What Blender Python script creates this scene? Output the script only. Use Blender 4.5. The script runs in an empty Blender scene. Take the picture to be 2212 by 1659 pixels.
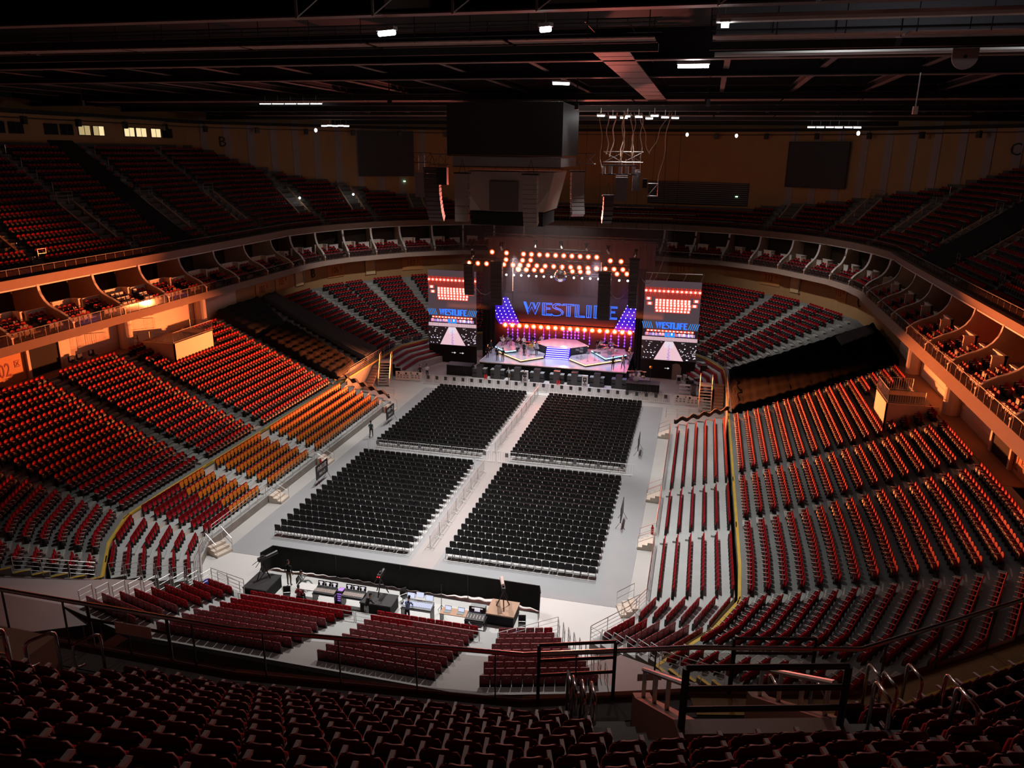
import bpy, math, random
import numpy as np
from mathutils import Vector, Matrix
PI = math.pi
random.seed(7)
S = bpy.context.scene
COL = S.collection

# ------------------------------------------------------------------ camera
cam_data = bpy.data.cameras.new('camera'); cam = bpy.data.objects.new('camera', cam_data); COL.objects.link(cam)
cam.matrix_world = Matrix.Translation((16.6384, -44.5318, 26.6933)) @ (Matrix.Rotation(0.238021, 4, 'Z') @ Matrix.Rotation(1.278061, 4, 'X') @ Matrix.Rotation(0.0118466, 4, 'Z'))
cam_data.sensor_width = 36.0; cam_data.lens = 36.0 * 1661.0 / 2212.0
cam_data.clip_end = 600; cam_data.clip_start = 0.1
S.camera = cam
# ------------------------------------------------------------------ view, world
S.view_settings.view_transform = 'Standard'; S.view_settings.look = 'None'
S.view_settings.gamma = 1.0; S.view_settings.exposure = 0.0
S.view_settings.use_curve_mapping = False
W = bpy.data.worlds.new('world'); S.world = W; W.use_nodes = True
W.node_tree.nodes['Background'].inputs[0].default_value = (0.9, 0.85, 0.9, 1)
W.node_tree.nodes['Background'].inputs[1].default_value = 0.0012
# ------------------------------------------------------------------ house, show and added fill lights
def spot(name, loc, aim, power, deg, color, size=0.4, blend=0.6):
    d = bpy.data.lights.new(name, 'SPOT'); d.energy = power; d.spot_size = math.radians(deg); d.spot_blend = blend
    d.color = color; d.shadow_soft_size = size
    o = bpy.data.objects.new(name, d); COL.objects.link(o); o.location = loc
    o.rotation_euler = (Vector(aim) - Vector(loc)).to_track_quat('-Z', 'Y').to_euler()
    return o
WHITE = (1.0, 0.97, 0.95)
# house floods under the roof over the floor
for hx, hy, ax, ay, p, deg in ((-6, 34, -7, 28, 9000, 74), (6, 34, 7, 28, 9000, 74), (-8, 16, -9, 12, 10000, 80), (9, 16, 10, 12, 11000, 80),
        (-6, 4, -6, -3, 13000, 76), (9, 4, 9, -3, 14000, 76), (0, 44, 0, 40, 10000, 60)):
    spot('house_spot', (hx, hy, 30.0), (ax, ay, 0), p * 1.9, deg, WHITE, 0.5, 1.0)
# amber blinders along the back of the stage throw at the side stands and, weakly, down the hall
for sg in (-1, 1):
    for bx in (2.5, 5.5): spot('blinder_spot', (sg * bx, 53.3, 4.6), (sg * 37, 6, 9.5), 170000, 36, (1.0, 0.22, 0.06), 0.12, 1.0)
spot('blinder_spot', (0, 53.3, 4.6), (4, -30, 14), 16000, 60, (1.0, 0.16, 0.08), 0.2, 1.0)
# fill spots added to brighten the far seats beside the stage
for sg in (-1, 1): spot('far_fill', (sg * 18, 46, 29.5), (sg * 26, 57, 6), 12000, 70, (1.0, 0.93, 0.90), 0.4, 1.0)
# added unseen fills: red for the roof steel, weak warm for the tiers
spot('roof_red_fill', (0, 44.0, 19.2), (2, 6, 31), 26000, 110, (1.0, 0.22, 0.16), 0.4, 1.0)
d_ = bpy.data.lights.new('roof_fill_light', 'POINT'); d_.energy = 1300; d_.color = (1.0, 0.86, 0.74); d_.shadow_soft_size = 0.6; o_ = bpy.data.objects.new('roof_fill_light', d_); COL.objects.link(o_); o_.location = (2, 33, 29.4)
# unseen area lights added to make the red glow behind the lamp rows
def area(name, loc, aim, power, sx, sy, color):
    d = bpy.data.lights.new(name, 'AREA'); d.energy = power; d.shape = 'RECTANGLE'; d.size = sx; d.size_y = sy; d.color = color
    o = bpy.data.objects.new(name, d); COL.objects.link(o); o.location = loc; o.rotation_euler = (Vector(aim) - Vector(loc)).to_track_quat('-Z', 'Y').to_euler(); return o
area('lamp_row_glow_fill', (0, 53.5, 4.4), (0, 54.2, 4.3), 900, 17.5, 0.3, (1.0, 0.07, 0.01))
area('truss_glow_fill', (0, 46.6, 14.2), (0, 56, 11.5), 520, 17, 0.6, (1.0, 0.16, 0.05))
# white and blue stage wash from the truss
spot('stage_wash', (-5, 44.5, 15), (-3, 48.5, 2), 5200, 70, (0.80, 0.78, 1.0), 0.3, 0.8)
spot('stage_wash', (5, 44.5, 15), (3, 48.5, 2), 4800, 70, (0.70, 0.68, 1.0), 0.3, 0.8)
spot('stage_wash', (8.5, 46, 12.5), (7.5, 46, 2), 2500, 46, (0.30, 0.10, 1.0), 0.3, 0.8)

# ------------------------------------------------------------------ materials
MATS = {}
def mat(name, col, rough=0.6, metal=0.0, noise=0.12, scale=8.0, emit=0.0, ecol=None, spec=0.5, alpha=None, trans=0.0):
    if name in MATS: return MATS[name]
    m = bpy.data.materials.new(name); m.use_nodes = True; MATS[name] = m
    nt = m.node_tree; b = nt.nodes['Principled BSDF']
    b.inputs['Roughness'].default_value = rough; b.inputs['Metallic'].default_value = metal
    b.inputs['Specular IOR Level'].default_value = spec
    c = (*col, 1)
    if noise > 0:
        tc = nt.nodes.new('ShaderNodeTexCoord'); n = nt.nodes.new('ShaderNodeTexNoise'); n.inputs['Scale'].default_value = scale; n.inputs['Detail'].default_value = 3
        mx = nt.nodes.new('ShaderNodeMixRGB'); mx.inputs[1].default_value = tuple(v * (1 - noise) for v in col) + (1,); mx.inputs[2].default_value = tuple(min(1, v * (1 + noise)) for v in col) + (1,)
        nt.links.new(tc.outputs['Object'], n.inputs['Vector']); nt.links.new(n.outputs['Fac'], mx.inputs[0]); nt.links.new(mx.outputs[0], b.inputs['Base Color'])
    else:
        b.inputs['Base Color'].default_value = c
    if emit > 0:
        b.inputs['Emission Color'].default_value = (*(ecol or col), 1); b.inputs['Emission Strength'].default_value = emit
    if trans: b.inputs['Transmission Weight'].default_value = trans
    if alpha is not None: b.inputs['Alpha'].default_value = alpha
    return m
M = dict(
    red=mat('red_seat_plastic', (0.36, 0.005, 0.012), 0.6, scale=3, spec=0.15),
    redcush=mat('red_seat_fabric', (0.32, 0.005, 0.012), 0.8, scale=3, spec=0.1),
    maroon=mat('maroon_bleacher_plastic', (0.26, 0.006, 0.016), 0.42, scale=3),
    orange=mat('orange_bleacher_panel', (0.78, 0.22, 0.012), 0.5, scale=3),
    blackp=mat('black_plastic', (0.012, 0.012, 0.013), 0.45),
    darkp=mat('dark_grey_plastic', (0.03, 0.03, 0.032), 0.5),
    chair=mat('black_chair_fabric', (0.011, 0.0105, 0.011), 0.7),
    arm=mat('cream_armrest', (0.80, 0.62, 0.56), 0.4),
    conc=mat('bowl_concrete', (0.20, 0.21, 0.20), 0.85, noise=0.22, scale=0.6),
    concd=mat('worn_concrete', (0.26, 0.24, 0.21), 0.85, noise=0.35, scale=1.2),
    tread=mat('pale_grey_tread', (0.42, 0.44, 0.43), 0.7, noise=0.12, scale=0.9),
    riser=mat('cream_riser', (0.72, 0.62, 0.52), 0.6, noise=0.08, scale=0.7),
    stepn=mat('pale_step_nosing', (0.45, 0.47, 0.43), 0.7),
    yellow=mat('yellow_edge_paint', (0.62, 0.40, 0.05), 0.6, noise=0.3, scale=1.5),
    steel=mat('brushed_steel', (0.62, 0.60, 0.57), 0.32, 1.0),
    galv=mat('galvanised_rail', (0.60, 0.60, 0.58), 0.45, 0.6),
    dsteel=mat('dark_steel', (0.06, 0.055, 0.055), 0.4, 0.8),
    wall=mat('ochre_wall', (0.44, 0.25, 0.11), 0.8, noise=0.1, scale=0.5),
    walls=mat('grey_wall_stripe', (0.36, 0.29, 0.27), 0.8, noise=0.1, scale=0.5),
    cream=mat('cream_plaster', (0.70, 0.58, 0.47), 0.7, noise=0.08, scale=0.8),
    white=mat('white_trim', (0.78, 0.74, 0.70), 0.5, noise=0.05),
    fasc=mat('fascia_panel', (0.36, 0.26, 0.21), 0.6, noise=0.1, scale=1.5),
    tan=mat('tan_parapet', (0.55, 0.38, 0.25), 0.7),
    cloth=mat('black_cloth', (0.010, 0.010, 0.010), 0.9, noise=0.3, scale=4),
    gcloth=mat('grey_cover_cloth', (0.075, 0.082, 0.085), 0.9, noise=0.15, scale=3),
    dark=mat('dark_void', (0.006, 0.005, 0.005), 0.9),
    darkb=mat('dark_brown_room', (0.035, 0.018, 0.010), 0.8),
    roof=mat('roof_black', (0.020, 0.017, 0.017), 0.85),
    roofr=mat('roof_steel', (0.16, 0.11, 0.10), 0.6),
    skin=mat('skin', (0.55, 0.33, 0.24), 0.6), hair=mat('black_hair', (0.012, 0.009, 0.008), 0.6),
    shirtw=mat('white_cloth', (0.75, 0.74, 0.72), 0.8), navy=mat('navy_cloth', (0.02, 0.03, 0.08), 0.8),
    green=mat('dark_green_cloth', (0.03, 0.075, 0.06), 0.8), denim=mat('blue_denim', (0.16, 0.22, 0.36), 0.85), khaki=mat('brown_cloth', (0.16, 0.10, 0.06), 0.85),
    greyc=mat('grey_cloth', (0.33, 0.36, 0.36), 0.85),
    wood=mat('tan_plywood', (0.55, 0.33, 0.22), 0.6), redobj=mat('red_paint', (0.6, 0.02, 0.02), 0.4), blueobj=mat('blue_plastic', (0.04, 0.05, 0.30), 0.4),
    lamp=mat('white_lamp', (1, 1, 1), 0.5, noise=0, emit=14.0), lampw=mat('warm_window', (1, 0.72, 0.30), 0.5, noise=0, emit=0.95, ecol=(1, 0.80, 0.42)),
    lampd=mat('dim_window', (1, 0.7, 0.3), 0.5, noise=0, emit=0.42, ecol=(1, 0.78, 0.36)),
    amber=mat('amber_lamp', (1, 0.5, 0.3), 0.5, noise=0, emit=5.0, ecol=(1, 0.42, 0.20)),
    blue=mat('blue_neon', (0.05, 0.2, 1), 0.5, noise=0, emit=1.6, ecol=(0.02, 0.16, 1.0)),
    blued=mat('deep_blue_panel', (0.05, 0.02, 0.8), 0.5, noise=0, emit=0.5, ecol=(0.06, 0.01, 0.85)),
    violet=mat('violet_lamp', (0.3, 0.1, 1), 0.5, noise=0, emit=1.2, ecol=(0.22, 0.08, 1.0)),
    whiteblue=mat('blue_white_bulb', (0.8, 0.85, 1), 0.5, noise=0, emit=5.0, ecol=(0.75, 0.8, 1.0)),
    exitg=mat('green_sign_light', (0.3, 1, 0.5), 0.5, noise=0, emit=2.0, ecol=(0.5, 1.0, 0.6)),
)
# ------------------------------------------------------------------ mesh builder
class MB:
    def __init__(s): s.v = []; s.f = []; s.m = []
    def add(s, v, f, m=0):
        n = len(s.v); s.v += [tuple(p) for p in v]
        for q in f: s.f.append(tuple(i + n for i in q)); s.m.append(m)
        return s
    def box(s, c, size, rz=0.0, rx=0.0, m=0):
        hx, hy, hz = (a / 2 for a in size); ca, sa = math.cos(rz), math.sin(rz); cb, sb = math.cos(rx), math.sin(rx); o = []
        for x, y, z in ((-hx, -hy, -hz), (hx, -hy, -hz), (hx, hy, -hz), (-hx, hy, -hz), (-hx, -hy, hz), (hx, -hy, hz), (hx, hy, hz), (-hx, hy, hz)):
            y, z = y * cb - z * sb, y * sb + z * cb
            o.append((c[0] + x * ca - y * sa, c[1] + x * sa + y * ca, c[2] + z))
        return s.add(o, ((0, 3, 2, 1), (4, 5, 6, 7), (0, 1, 5, 4), (1, 2, 6, 5), (2, 3, 7, 6), (3, 0, 4, 7)), m)
    def bx(s, x0, x1, y0, y1, z0, z1, m=0): return s.box(((x0 + x1) / 2, (y0 + y1) / 2, (z0 + z1) / 2), (abs(x1 - x0), abs(y1 - y0), abs(z1 - z0)), m=m)
    def quad(s, a, b, c, d, m=0): return s.add((a, b, c, d), ((0, 1, 2, 3),), m)
    def prism(s, out, axis, a, b, m=0):
        n = len(out); P = lambda u, w, t: (u, t, w) if axis == 'y' else ((t, u, w) if axis == 'x' else (u, w, t))
        v = [P(u, w, a) for u, w in out] + [P(u, w, b) for u, w in out]
        return s.add(v, [tuple(range(n)), tuple(range(2 * n - 1, n - 1, -1))] + [(i, (i + 1) % n, n + (i + 1) % n, n + i) for i in range(n)], m)
    def tube(s, pts, r, n=6, m=0, cap=True):
        pts = [Vector(p) for p in pts]; k = len(s.v); L = len(pts); rr = r if isinstance(r, (list, tuple)) else [r] * L
        up = Vector((0, 0, 1)); last = None
        for i, p in enumerate(pts):
            t = (pts[min(i + 1, L - 1)] - pts[max(i - 1, 0)])
            if t.length < 1e-9: t = Vector((0, 0, 1))
            t.normalize(); a = (last if last is not None else (up if abs(t.z) < 0.9 else Vector((1, 0, 0))))
            e1 = (a - t * a.dot(t)); e1 = e1.normalized() if e1.length > 1e-6 else t.orthogonal().normalized(); e2 = t.cross(e1); last = e1
            for j in range(n):
                w = 2 * PI * j / n; q = p + (e1 * math.cos(w) + e2 * math.sin(w)) * rr[i]; s.v.append(tuple(q))
        for i in range(L - 1):
            for j in range(n): s.f.append((k + i * n + j, k + i * n + (j + 1) % n, k + (i + 1) * n + (j + 1) % n, k + (i + 1) * n + j)); s.m.append(m)
        if cap:
            s.f.append(tuple(k + j for j in range(n - 1, -1, -1))); s.m.append(m); s.f.append(tuple(k + (L - 1) * n + j for j in range(n))); s.m.append(m)
        return s
    def lathe(s, prof, c=(0, 0, 0), n=12, m=0):
        k = len(s.v)
        for r, z in prof:
            for j in range(n): s.v.append((c[0] + r * math.cos(2 * PI * j / n), c[1] + r * math.sin(2 * PI * j / n), c[2] + z))
        for i in range(len(prof) - 1):
            for j in range(n): s.f.append((k + i * n + j, k + i * n + (j + 1) % n, k + (i + 1) * n + (j + 1) % n, k + (i + 1) * n + j)); s.m.append(m)
        s.f.append(tuple(k + j for j in range(n - 1, -1, -1))); s.m.append(m); s.f.append(tuple(k + (len(prof) - 1) * n + j for j in range(n))); s.m.append(m)
        return s
    def ball(s, c, r, n=10, sq=(1, 1, 1), m=0):
        k = len(s.v); R = n // 2 + 1
        for i in range(1, R):
            a = PI * i / R
            for j in range(n): b = 2 * PI * j / n; s.v.append((c[0] + r * sq[0] * math.sin(a) * math.cos(b), c[1] + r * sq[1] * math.sin(a) * math.sin(b), c[2] + r * sq[2] * math.cos(a)))
        t = len(s.v); s.v += [(c[0], c[1], c[2] + r * sq[2]), (c[0], c[1], c[2] - r * sq[2])]
        for i in range(R - 2):
            for j in range(n): s.f.append((k + i * n + j, k + (i + 1) * n + j, k + (i + 1) * n + (j + 1) % n, k + i * n + (j + 1) % n)); s.m.append(m)
        for j in range(n):
            s.f.append((t, k + j, k + (j + 1) % n)); s.m.append(m); q = k + (R - 2) * n; s.f.append((t + 1, q + (j + 1) % n, q + j)); s.m.append(m)
        return s
    def merge(s, o, m=None, T=None):
        v = o.v if T is None else [tuple(T @ Vector(p)) for p in o.v]
        n = len(s.v); s.v += v
        for q, mm in zip(o.f, o.m): s.f.append(tuple(i + n for i in q)); s.m.append(mm if m is None else m)
        return s
def obj(name, mb, mats, parent=None, loc=(0, 0, 0), rz=0.0, smooth=False):
    me = bpy.data.meshes.new(name); me.from_pydata(mb.v, [], mb.f)
    if not isinstance(mats, (list, tuple)): mats = [mats]
    for mm in mats: me.materials.append(M[mm] if isinstance(mm, str) else mm)
    if len(mats) > 1: me.polygons.foreach_set('material_index', mb.m)
    if smooth: me.polygons.foreach_set('use_smooth', [True] * len(me.polygons))
    me.update(); o = bpy.data.objects.new(name, me); COL.objects.link(o); o.location = loc; o.rotation_euler = (0, 0, rz)
    if parent is not None: o.parent = parent
    return o
def tag(o, label, cat, group=None, kind=None):
    o['label'] = label; o['category'] = cat
    if group: o['group'] = group
    if kind: o['kind'] = kind
    return o
def thing(name, label, cat, loc=(0, 0, 0), rz=0.0, group=None):
    o = bpy.data.objects.new(name, None); COL.objects.link(o); o.location = loc; o.rotation_euler = (0, 0, rz); o.empty_display_size = 0.2
    return tag(o, label, cat, group)
def struct(name, mb, mats):
    o = obj(name, mb, mats); o['kind'] = 'structure'; return o
def copy_tree(o, loc=None, rz=None, label=None, parent=None):
    c = o.copy(); COL.objects.link(c)
    if parent is not None: c.parent = parent
    if loc is not None: c.location = loc
    if rz is not None: c.rotation_euler = (0, 0, rz)
    if label: c['label'] = label
    for ch in o.children: copy_tree(ch, parent=c)
    return c
def mass(name, parts, xf, label, cat, group=None):
    """many copies of one seat as one uncounted object"""
    v = []; f = []; mi = []; mats = []
    for pn, mb, mm in parts:
        k = len(v); v += mb.v; mats.append(mm)
        for q in mb.f: f.append(tuple(i + k for i in q)); mi.append(len(mats) - 1)
    V = np.array(v); nV = len(V); xf = np.array(xf, float); N = len(xf)
    ca, sa = np.cos(xf[:, 3])[:, None], np.sin(xf[:, 3])[:, None]
    X = V[None, :, 0] * ca - V[None, :, 1] * sa + xf[:, 0:1]; Y = V[None, :, 0] * sa + V[None, :, 1] * ca + xf[:, 1:2]; Z = V[None, :, 2] + xf[:, 2:3]
    co = np.stack([X, Y, Z], 2).reshape(-1)
    li = np.concatenate([np.array(q) for q in f]); cnt = np.array([len(q) for q in f]); st = np.concatenate([[0], np.cumsum(cnt)[:-1]])
    nl = len(li); me = bpy.data.meshes.new(name)
    me.vertices.add(N * nV); me.vertices.foreach_set('co', co)
    me.loops.add(N * nl); me.loops.foreach_set('vertex_index', (li[None, :] + np.arange(N)[:, None] * nV).reshape(-1).astype(np.int32))
    me.polygons.add(N * len(f)); me.polygons.foreach_set('loop_start', (st[None, :] + np.arange(N)[:, None] * nl).reshape(-1).astype(np.int32))
    me.polygons.foreach_set('material_index', np.tile(np.array(mi, np.int32), N))
    for mm in mats: me.materials.append(M[mm])
    me.update(calc_edges=True); me.validate()
    o = bpy.data.objects.new(name, me); COL.objects.link(o)
    return tag(o, label, cat, group, 'stuff')
ONES = 'zeroth first second third fourth fifth sixth seventh eighth ninth tenth eleventh twelfth thirteenth fourteenth fifteenth sixteenth seventeenth eighteenth nineteenth'.split()
TENS = {2: 'twent', 3: 'thirt', 4: 'fort', 5: 'fift'}
def nth(n):
    if n < 20: return ONES[n]
    return TENS[n // 10] + 'ieth' if n % 10 == 0 else TENS[n // 10] + 'y-' + ONES[n % 10]
CAMP = Vector((16.6384, -44.5318, 26.6933)); CAMI = cam.matrix_world.inverted()
def seen(p, pad=30):
    q = CAMI @ Vector(p)
    if q.z > -0.5: return None
    u = 1106 + 1661 * q.x / -q.z; v = 829.5 - 1661 * q.y / -q.z
    return -q.z if -pad < u < 2212 + pad and -pad < v < 1659 + pad else None
def text(name, s, size, parent, loc, rot, mm, ext=0.01, align='CENTER', sx=1.0):
    c = bpy.data.curves.new(name, 'FONT'); c.body = s; c.size = size; c.extrude = ext; c.align_x = align; c.align_y = 'CENTER'; c.resolution_u = 2
    t = bpy.data.objects.new(name, c); me = bpy.data.meshes.new_from_object(t); bpy.data.objects.remove(t); bpy.data.curves.remove(c)
    me.name = name; me.materials.clear(); me.materials.append(M[mm]); o = bpy.data.objects.new(name, me); COL.objects.link(o)
    o.location = loc; o.rotation_euler = rot; o.scale = (sx, 1, 1)
    if parent is not None: o.parent = parent
    return o
# ------------------------------------------------------------------ plan rings (right half, near to far) and profiles
RING = [(0, -17.8), (7, -17.2), (12.8, -15.2), (16.6, -11.8), (19.3, -8.1), (20.95, -4.45), (21.13, -0.2), (21.13, 42.2), (20.95, 46.45), (18.75, 51.2), (16.6, 53.8), (12.8, 57.2), (7, 59.2), (0, 59.8)]
BLEA = [(12.9, -7.95), (14.8, -5.4), (15.78, -3.0), (15.78, 29.9)]
NEAR = [(-11.4, -8.31), (-8.95, -8.92), (7.0, -8.92), (10.29, -7.97)]
SUL = [(34.4, -6), (34.6, 46), (34.7, 48.8), (33.9, 53.2), (32.3, 57.4), (29.7, 61.2), (26.8, 65.3), (23.2, 68.4), (19.5, 71.1), (15, 72.2), (10.6, 73.1), (0, 73.6)]
SUU = [(37.5, -6), (37.7, 46), (37.9, 50.5), (36.8, 55.6), (35.0, 60.6), (32.6, 64.9), (29.6, 68.9), (25.3, 72.4), (20.9, 75.5), (16, 77.0), (11.2, 78.1), (0, 78.6)]
UPR = [(0, -32.5), (7.8, -32.5), (13.84, -31.8), (17.1, -30.7), (20.4, -29.9), (24.3, -27.0), (28, -24.2), (33, -18), (36.5, -12.5), (37.5, -5)] + SUU[1:]
OUT = [(53.8, -30), (53.8, 53), (52, 56.6), (48.5, 60.5), (45.0, 64.6), (41.0, 69.3), (36.5, 73), (30.5, 76.8), (23.0, 80.3), (11, 83), (0, 83.6)]
def offs(P, d):
    o = []
    for i, p in enumerate(P):
        ns = []
        for a, b in ((i - 1, i), (i, i + 1)):
            if a >= 0 and b < len(P):
                dx, dy = P[b][0] - P[a][0], P[b][1] - P[a][1]; L = math.hypot(dx, dy); ns.append((dy / L, -dx / L))
        nx, ny = sum(n[0] for n in ns), sum(n[1] for n in ns); L = math.hypot(nx, ny); nx /= L; ny /= L
        c = nx * ns[0][0] + ny * ns[0][1]; o.append((p[0] + nx * d / c, p[1] + ny * d / c))
    if P[0][0] == 0: o[0] = (0, o[0][1])
    if P[-1][0] == 0: o[-1] = (0, o[-1][1])
    return o
def at(P, t):
    i = min(int(t), len(P) - 2); w = t - i; return (P[i][0] + (P[i + 1][0] - P[i][0]) * w, P[i][1] + (P[i + 1][1] - P[i][1]) * w)
def sub(P, a, b):
    q = [at(P, a)]; i = int(a) + 1
    while i < b - 1e-6: q.append(P[i]); i += 1
    q.append(at(P, b)); return q
def clip_y(P, y0, y1):
    """part of a path between two heights of y (P climbs in y)"""
    o = []
    for i in range(len(P) - 1):
        (xa, ya), (xb, yb) = P[i], P[i + 1]
        if yb < y0 or ya > y1: continue
        f = lambda y: (xa + (xb - xa) * (y - ya) / (yb - ya), y) if abs(yb - ya) > 1e-9 else (xa, ya)
        p = f(max(ya, y0)); q = f(min(yb, y1))
        if not o or math.dist(o[-1], p) > 1e-6: o.append(p)
        o.append(q)
    return o
def along(P, pitch, m0=0.0, m1=0.0, n=None):
    """points and headings spaced along a path"""
    L = sum(math.dist(P[i], P[i + 1]) for i in range(len(P) - 1)); use = L - m0 - m1
    if n is None: n = int(use / pitch + 0.05)
    o = []; s0 = m0 + (use - n * pitch) / 2 + pitch / 2
    for k in range(n):
        s = s0 + k * pitch; i = 0
        while i < len(P) - 2 and s > math.dist(P[i], P[i + 1]): s -= math.dist(P[i], P[i + 1]); i += 1
        L1 = math.dist(P[i], P[i + 1]); dx, dy = (P[i + 1][0] - P[i][0]) / L1, (P[i + 1][1] - P[i][1]) / L1
        o.append((P[i][0] + dx * s, P[i][1] + dy * s, math.atan2(-dy, -dx)))     # local -Y turns to the inward normal (-dy, dx)
    return o
def flip(x): return (-x[0], *x[1:-1], -x[-1])          # mirror a seat placement
LZ = lambda k: 2.49 + 0.34 * k + 0.0024 * k * k        # lower bowl tread height of row k
LO = lambda k: 0.864 * k                               # and its offset from RING
BZ = lambda j: 0.57 + 0.262 * j
UZ = lambda k: 16.05 + 0.56 * k + 0.0012 * k * k
UO = lambda k: 1.35 + 0.8 * k
def strip(mb, A, B, za, zb, sg=1, m=0):
    for i in range(len(A) - 1):
        q = [(sg * A[i][0], A[i][1], za), (sg * A[i + 1][0], A[i + 1][1], za), (sg * B[i + 1][0], B[i + 1][1], zb), (sg * B[i][0], B[i][1], zb)]
        mb.quad(*(q if sg < 0 else q[::-1]), m=m)
# ------------------------------------------------------------------ floor
fl = MB(); fl.quad((-40, -40, -0.03), (40, -40, -0.03), (40, 75, -0.03), (-40, 75, -0.03)); struct('floor', fl, mat('hall_floor', (0.50, 0.485, 0.46), 0.55, noise=0.14, scale=0.35))
g = MB(); g.bx(-13.75, 13.9, -2.9, 37.4, -0.028, 0.0); struct('floor_mat_cover', g, mat('grey_floor_mat', (0.335, 0.34, 0.35), 0.6, noise=0.07, scale=0.5))
g = MB(); g.bx(-14.6, 14.6, -9.2, -2.93, -0.028, 0.002); struct('floor_white_apron', g, mat('white_floor_board', (0.66, 0.65, 0.63), 0.5, noise=0.06, scale=0.4))
g = MB(); g.bx(-10.5, 10.5, 38.0, 44.0, -0.028, 0.002); struct('floor_stage_apron', g, mat('white_floor_vinyl', (0.72, 0.71, 0.70), 0.45, noise=0.05, scale=0.4))
pm = mat('white_floor_panel', (0.72, 0.71, 0.70), 0.5, noise=0.05, scale=2)
for x0, x1, y0, y1 in ((-11.65, -1.25, -0.25, 15.75), (1.25, 11.65, -0.25, 15.75), (-11.65, -1.25, 18.1, 36.7), (1.25, 11.65, 18.1, 36.7)):
    g = MB(); g.bx(x0, x1, y0, y1, 0.0, 0.03); struct('floor_panel', g, pm)
g = MB(); g.bx(-0.9, 0.9, -2.6, 37.2, 0.0, 0.008); struct('floor_centre_aisle', g, mat('aisle_board_pink_light', (0.40, 0.365, 0.355), 0.6, noise=0.08, scale=0.6))  # pink cast of the stage light put into the aisle colour
# ------------------------------------------------------------------ lower bowl
for sg, side in ((1, 'right'), (-1, 'left')):
    b = MB(); nz = MB()
    for k in range(17):
        A = offs(RING, LO(k) - 0.74)[3:]; B = offs(RING, LO(k) + 0.124)[3:]
        strip(b, A, B, LZ(k), LZ(k), sg)
        if k < 16: strip(b, B, B, LZ(k), LZ(k + 1), sg)
        e0, e1 = A[0], B[0]                                             # end wall of the row at the entrance
        zb = max(2.15, LZ(k) - 0.5); q = [(sg * e0[0], e0[1], zb), (sg * e1[0], e1[1], zb), (sg * e1[0], e1[1], LZ(k)), (sg * e0[0], e0[1], LZ(k))]
        b.quad(*q)
        d = Vector((e1[0] - e0[0], e1[1] - e0[1], 0)); a = math.atan2(d.y, sg * d.x)
        nz.box((sg * (e0[0] + e1[0]) / 2, (e0[1] + e1[1]) / 2, LZ(k) + 0.012), (d.length * 0.92, 0.16, 0.024), a)
    A = offs(RING, -0.74)[3:]; strip(b, A, A, 0.0, LZ(0), sg)
    struct('floor_bowl_' + side, b, 'conc'); struct('trim_entrance_edge_' + side, nz, 'yellow')
    y = MB(); A = offs(RING, -0.76)[3:]; B = offs(RING, -0.58)[3:]; strip(y, A, B, LZ(0) + 0.012, LZ(0) + 0.012, sg); strip(y, A, A, LZ(0) - 0.12, LZ(0) + 0.012, sg); struct('trim_yellow_edge_' + side, y, 'yellow')
    # entrance ramp beside the corner
    g = MB(); a0 = offs(RING, -3.2); a1 = offs(RING, 13.5)
    q = [(sg * a0[2][0] * 0.97, a0[2][1], 1.55), (sg * a0[3][0], a0[3][1], 1.55), (sg * a1[3][0], a1[3][1], 6.9), (sg * a1[2][0] * 0.97, a1[2][1], 6.9)]
    g.quad(*(q if sg > 0 else q[::-1])); struct('floor_entrance_' + side, g, mat('entrance_floor', (0.34, 0.29, 0.28), 0.8, noise=0.1, scale=0.5))
# aisle steps
def aisle(sg, a, rows, w=1.15, zf=LZ, of=LO, ring=RING, pre=0.74, pitch=0.864):
    mb = MB()
    for k in rows:
        P = at(offs(ring, of(k) - pre), a); Q = at(offs(ring, of(k)), a)
        d = Vector((Q[0] - P[0], Q[1] - P[1])); d.normalize(); ang = math.atan2(d.y, sg * d.x); h = (zf(k + 1) - zf(k)) / 2
        mid = (P[0] + d.x * (pitch - 0.21), P[1] + d.y * (pitch - 0.21))
        mb.box((sg * mid[0], mid[1], zf(k) + h / 2), (0.42, w, h), ang)
        mb.box((sg * (P[0] + d.x * (pitch - 0.405)), P[1] + d.y * (pitch - 0.405), zf(k) + h + 0.006), (0.06, w * 0.9, 0.012), ang, m=1)
        mb.box((sg * (P[0] + d.x * 0.035), P[1] + d.y * 0.035, zf(k) + 0.006), (0.07, w * 0.9, 0.012), ang, m=1)
    return mb
SY = lambda y: 6 + (y + 0.2) / 42.4                       # ring parameter of a y on the straight side
AIS = [3.5, 5.0, SY(5.38), SY(13.35), SY(28.4), 8.0, 9.0]
for sg, side in ((1, 'right'), (-1, 'left')):
    mb = MB()
    for a in AIS: mb.merge(aisle(sg, a, range(0, 16), 0.95))
    struct('floor_aisle_steps_' + side, mb, [mat('aisle_step_concrete', (0.34, 0.37, 0.33), 0.8, noise=0.12, scale=1.0), 'stepn'])
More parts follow.
